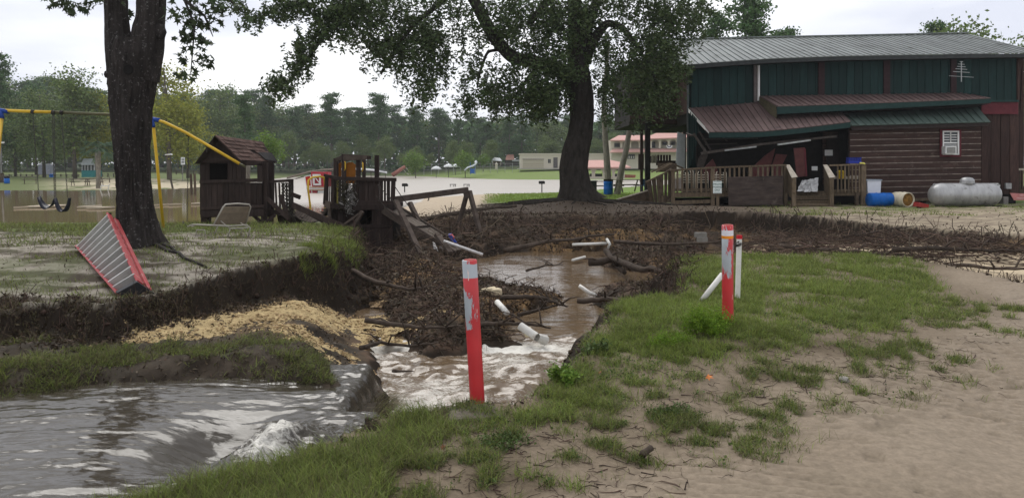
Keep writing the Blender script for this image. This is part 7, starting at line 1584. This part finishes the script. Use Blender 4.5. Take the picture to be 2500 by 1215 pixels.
rightpart = ss(-2.9, -2.2, GX)*ss(8.6, 8.0, GY)*(1-.6*ss(-1.7, -1.3, GX))
g5 = ter*np.maximum(np.maximum(ss(.46, .58, tq), rightpart*.75*clf), .8*np.exp(-((gI-.22)/.3)**2)*ss(.38, .5, tq))*ss(8.9, 8.2, GY+.5*(tq-.5))
x, y, z = sample(g5, 24000, 12); blades('terrace_grass', x, y, z, RNG.uniform(.04, .13, len(x)), RNG.uniform(.0035, .007, len(x)), grass_m, lean=1.8, ldir=(.5, -.45))
x, y, z = sample(g5, 12000, 12); blades('terrace_grass_dull', x, y, z, RNG.uniform(.06, .16, len(x)), RNG.uniform(.0035, .007, len(x)), grass_dull, lean=1.6, ldir=(.6, -.5))
lip = ss(-.22, -.02, -np.abs(gI-.02))*(GX > -1.9)*(GX < -.5)*(GY > 5.5)*(GY < 7.6)
x, y, z = sample(lip, 3500, 9); blades('overhang_grass', x, y, z+.02, RNG.uniform(.2, .42, len(x)), RNG.uniform(.003, .006, len(x)), grass_dull, lean=.5, ldir=(.9, -.5), bendf=1.2)
g6 = (gT < -.3)*(AX > .27)*(GY > 26)*(GY < 36)*ss(.5, .62, fbm(GX*.8, GY*1.2, 151)*.6+fbm(GX*3, GY*3, 152)*.4)*ss(.27, .36, AX)
x, y, z = sample(g6, 9000, 36); blades('yard_grass', x, y, z, RNG.uniform(.06, .16, len(x)), RNG.uniform(.012, .022, len(x)), grass_m, lean=1.3)
g7 = ss(36, 39, GY)*(GY < 58)*ss(-.04, -.02, AX)*(AX < .2)*(gL < -.5)
x, y, z = sample(g7, 14000, 58); blades('lakeside_grass', x, y, z, RNG.uniform(.06, .14, len(x)), RNG.uniform(.02, .035, len(x)), grass_bright, lean=1.2)
# bushy weeds at the posts
def weed(name, lab, u, v, n, ru, h, mat, sz):
    q = on(u, v); t = thing(name, lab, 'weed', q); C = []
    for i in range(n):
        a = random.uniform(0, 6.28); r_ = ru*math.sqrt(random.random()); hh = h*(1-.5*(r_/ru)**2)*random.uniform(.5, 1.1)
        tip = Vv((q.x+r_*math.cos(a), q.y+r_*.8*math.sin(a), 0)); tip.z = H(tip.x, tip.y)+hh; b_ = Vv((q.x+.4*r_*math.cos(a), q.y+.4*r_*math.sin(a), 0)); b_.z = H(b_.x, b_.y)
        if i % 4 == 0: MB().tube([b_, b_.lerp(tip, .6)+Vv((0, 0, .02)), tip], [.003, .002, .001], 4).build('stem', MATS['grass_green'], t)
        for s in np.linspace(.35, 1, 7): C.append(np.array(b_.lerp(tip, s))+RNG.normal(size=(9, 3))*.022)
    C = np.concatenate(C); V, F = cards(C, RNG.uniform(.6, 1.3, len(C))*sz, asp=.5, up=.8); npmesh('leaves', V, Fq=F, mat=mat, parent=t); return t
fern = leafmat('weed_bright', (.13, .22, .025), tr=.35, var=.3)
weed('feathery_weed', 'bright feathery weed clump at the foot of the farther red post', 1722, 815, 80, .24, .27, fern, .02)
weed('feathery_weed', 'small feathery weed clump in front of the farther red post', 1640, 845, 30, .2, .13, fern, .018)
weed('leafy_weed', 'leafy weed hanging over the rapids right of the nearer red post', 1372, 935, 16, .12, .13, leaf_young, .035)
weed('leafy_weed', 'leafy weed clump on the edge of the stream left of the nearer red post', 1030, 1005, 26, .16, .12, leaf_young, .035)
weed('leafy_weed', 'dark leafy weed at the corner of the pool by the broken drain pipe', 1445, 862, 16, .14, .1, MATS['clover_green'], .035)
weed('leafy_weed', 'low leafy weed right of the concrete footing', 1240, 1085, 16, .16, .04, MATS['clover_green'], .022)
weed('leafy_weed', 'low leafy weed on the sand by the orange leaf', 1640, 1010, 16, .16, .04, MATS['clover_green'], .022)
# grass tufts on the sand edge
def tuft(u, v, n, lab, ln=.14):
    q = on(u, v); x = q.x+np.clip(RNG.normal(0, .035, n), -.07, .07); y = q.y+np.clip(RNG.normal(0, .03, n), -.06, .06); o = blades('grass_tuft', x, y, samp(GZ, x, y), RNG.uniform(.5, 1, n)*ln, .004, grass_m, lean=1.4)
    del o['kind']; tag(o, lab, 'grass tuft', 'grass tufts on the sand'); return o
for u, v, n, lab in ((2400, 760, 130, 'spiky tall grass tuft standing alone near the right edge'), (2330, 735, 160, 'long low grass tuft left of the spiky one'), (2465, 775, 90, 'flat grass tuft at the right edge of the photo'), (1290, 1165, 70, 'grass tuft near the bottom edge below the nearer red post'), (2360, 945, 18, 'tiny dry tuft alone on the rippled sand'), (1400, 1195, 60, 'grass tuft at the bottom edge beside the stream bank grass'), (1610, 1140, 40, 'small tuft right of the charred stick'), (2250, 680, 90, 'dark tuft at the far right end of the mound'), (2210, 900, 60, 'tuft at the grass boundary beside the rippled sand'), (2100, 960, 40, 'tuft closest to the ripples on the sand track')): tuft(u, v, n, lab)
# fallen maple leaves
for u, v, s_, c, lab in ((1729, 928, .085, (.50, .17, .05), 'orange fallen leaf on the sand among weeds'), (1215, 968, .13, (.16, .075, .04), 'brown curled leaf right of the nearer red post base'), (694, 1103, .06, (.40, .10, .04), 'orange-red leaf on the stream bank grass'), (930, 1138, .10, (.14, .05, .04), 'dark red leaf at the bottom of the stream bank'), (1083, 1104, .05, (.18, .07, .04), 'small brown leaf below the concrete footing'), (1240, 985, .07, (.20, .10, .05), 'small brown leaf beside the curled one'), (1465, 918, .05, (.22, .10, .04), 'tiny brown leaf near the leafy weed'), (2125, 925, .06, (.20, .17, .13), 'pale grey leaf on the grass edge')):
    q = on(u, v); V, F = star_leaves(np.array([[q.x, q.y, q.z+.03]]), np.array([s_]), droop=.1)
    o = MB().add(V, [tuple(f) for f in F]).build('fallen_leaf', pm('leaf_%d' % u, c, var=.25, sc=30)); tag(o, lab, 'leaf', 'fallen leaves')
b = MB(); q = on(2060, 928); b.lathe(q, [(0, .03), (.03, .025), (.04, 0), (.03, -.02)], 9); tag(b.build('pebble', pm('pebble', (.30, .28, .25)), smooth=True), 'pale pebble at the edge of the rippled sand', 'stone')
# ================================================================== HAZE
hm = bpy.data.materials.new('haze_air'); hm.use_nodes = True; hm.node_tree.nodes.clear()
hv = hm.node_tree.nodes.new('ShaderNodeVolumePrincipled'); hv.inputs['Color'].default_value = (.86, .90, .93, 1); hv.inputs['Density'].default_value = .0003; hv.inputs['Anisotropy'].default_value = .2
ho = hm.node_tree.nodes.new('ShaderNodeOutputMaterial'); hm.node_tree.links.new(hv.outputs[0], ho.inputs['Volume'])
hz_ = MB().box((0, 790, 18), (4000, 1680, 48)).build('haze', hm, base=(0, 0, 0)); kind(hz_, 'stuff')
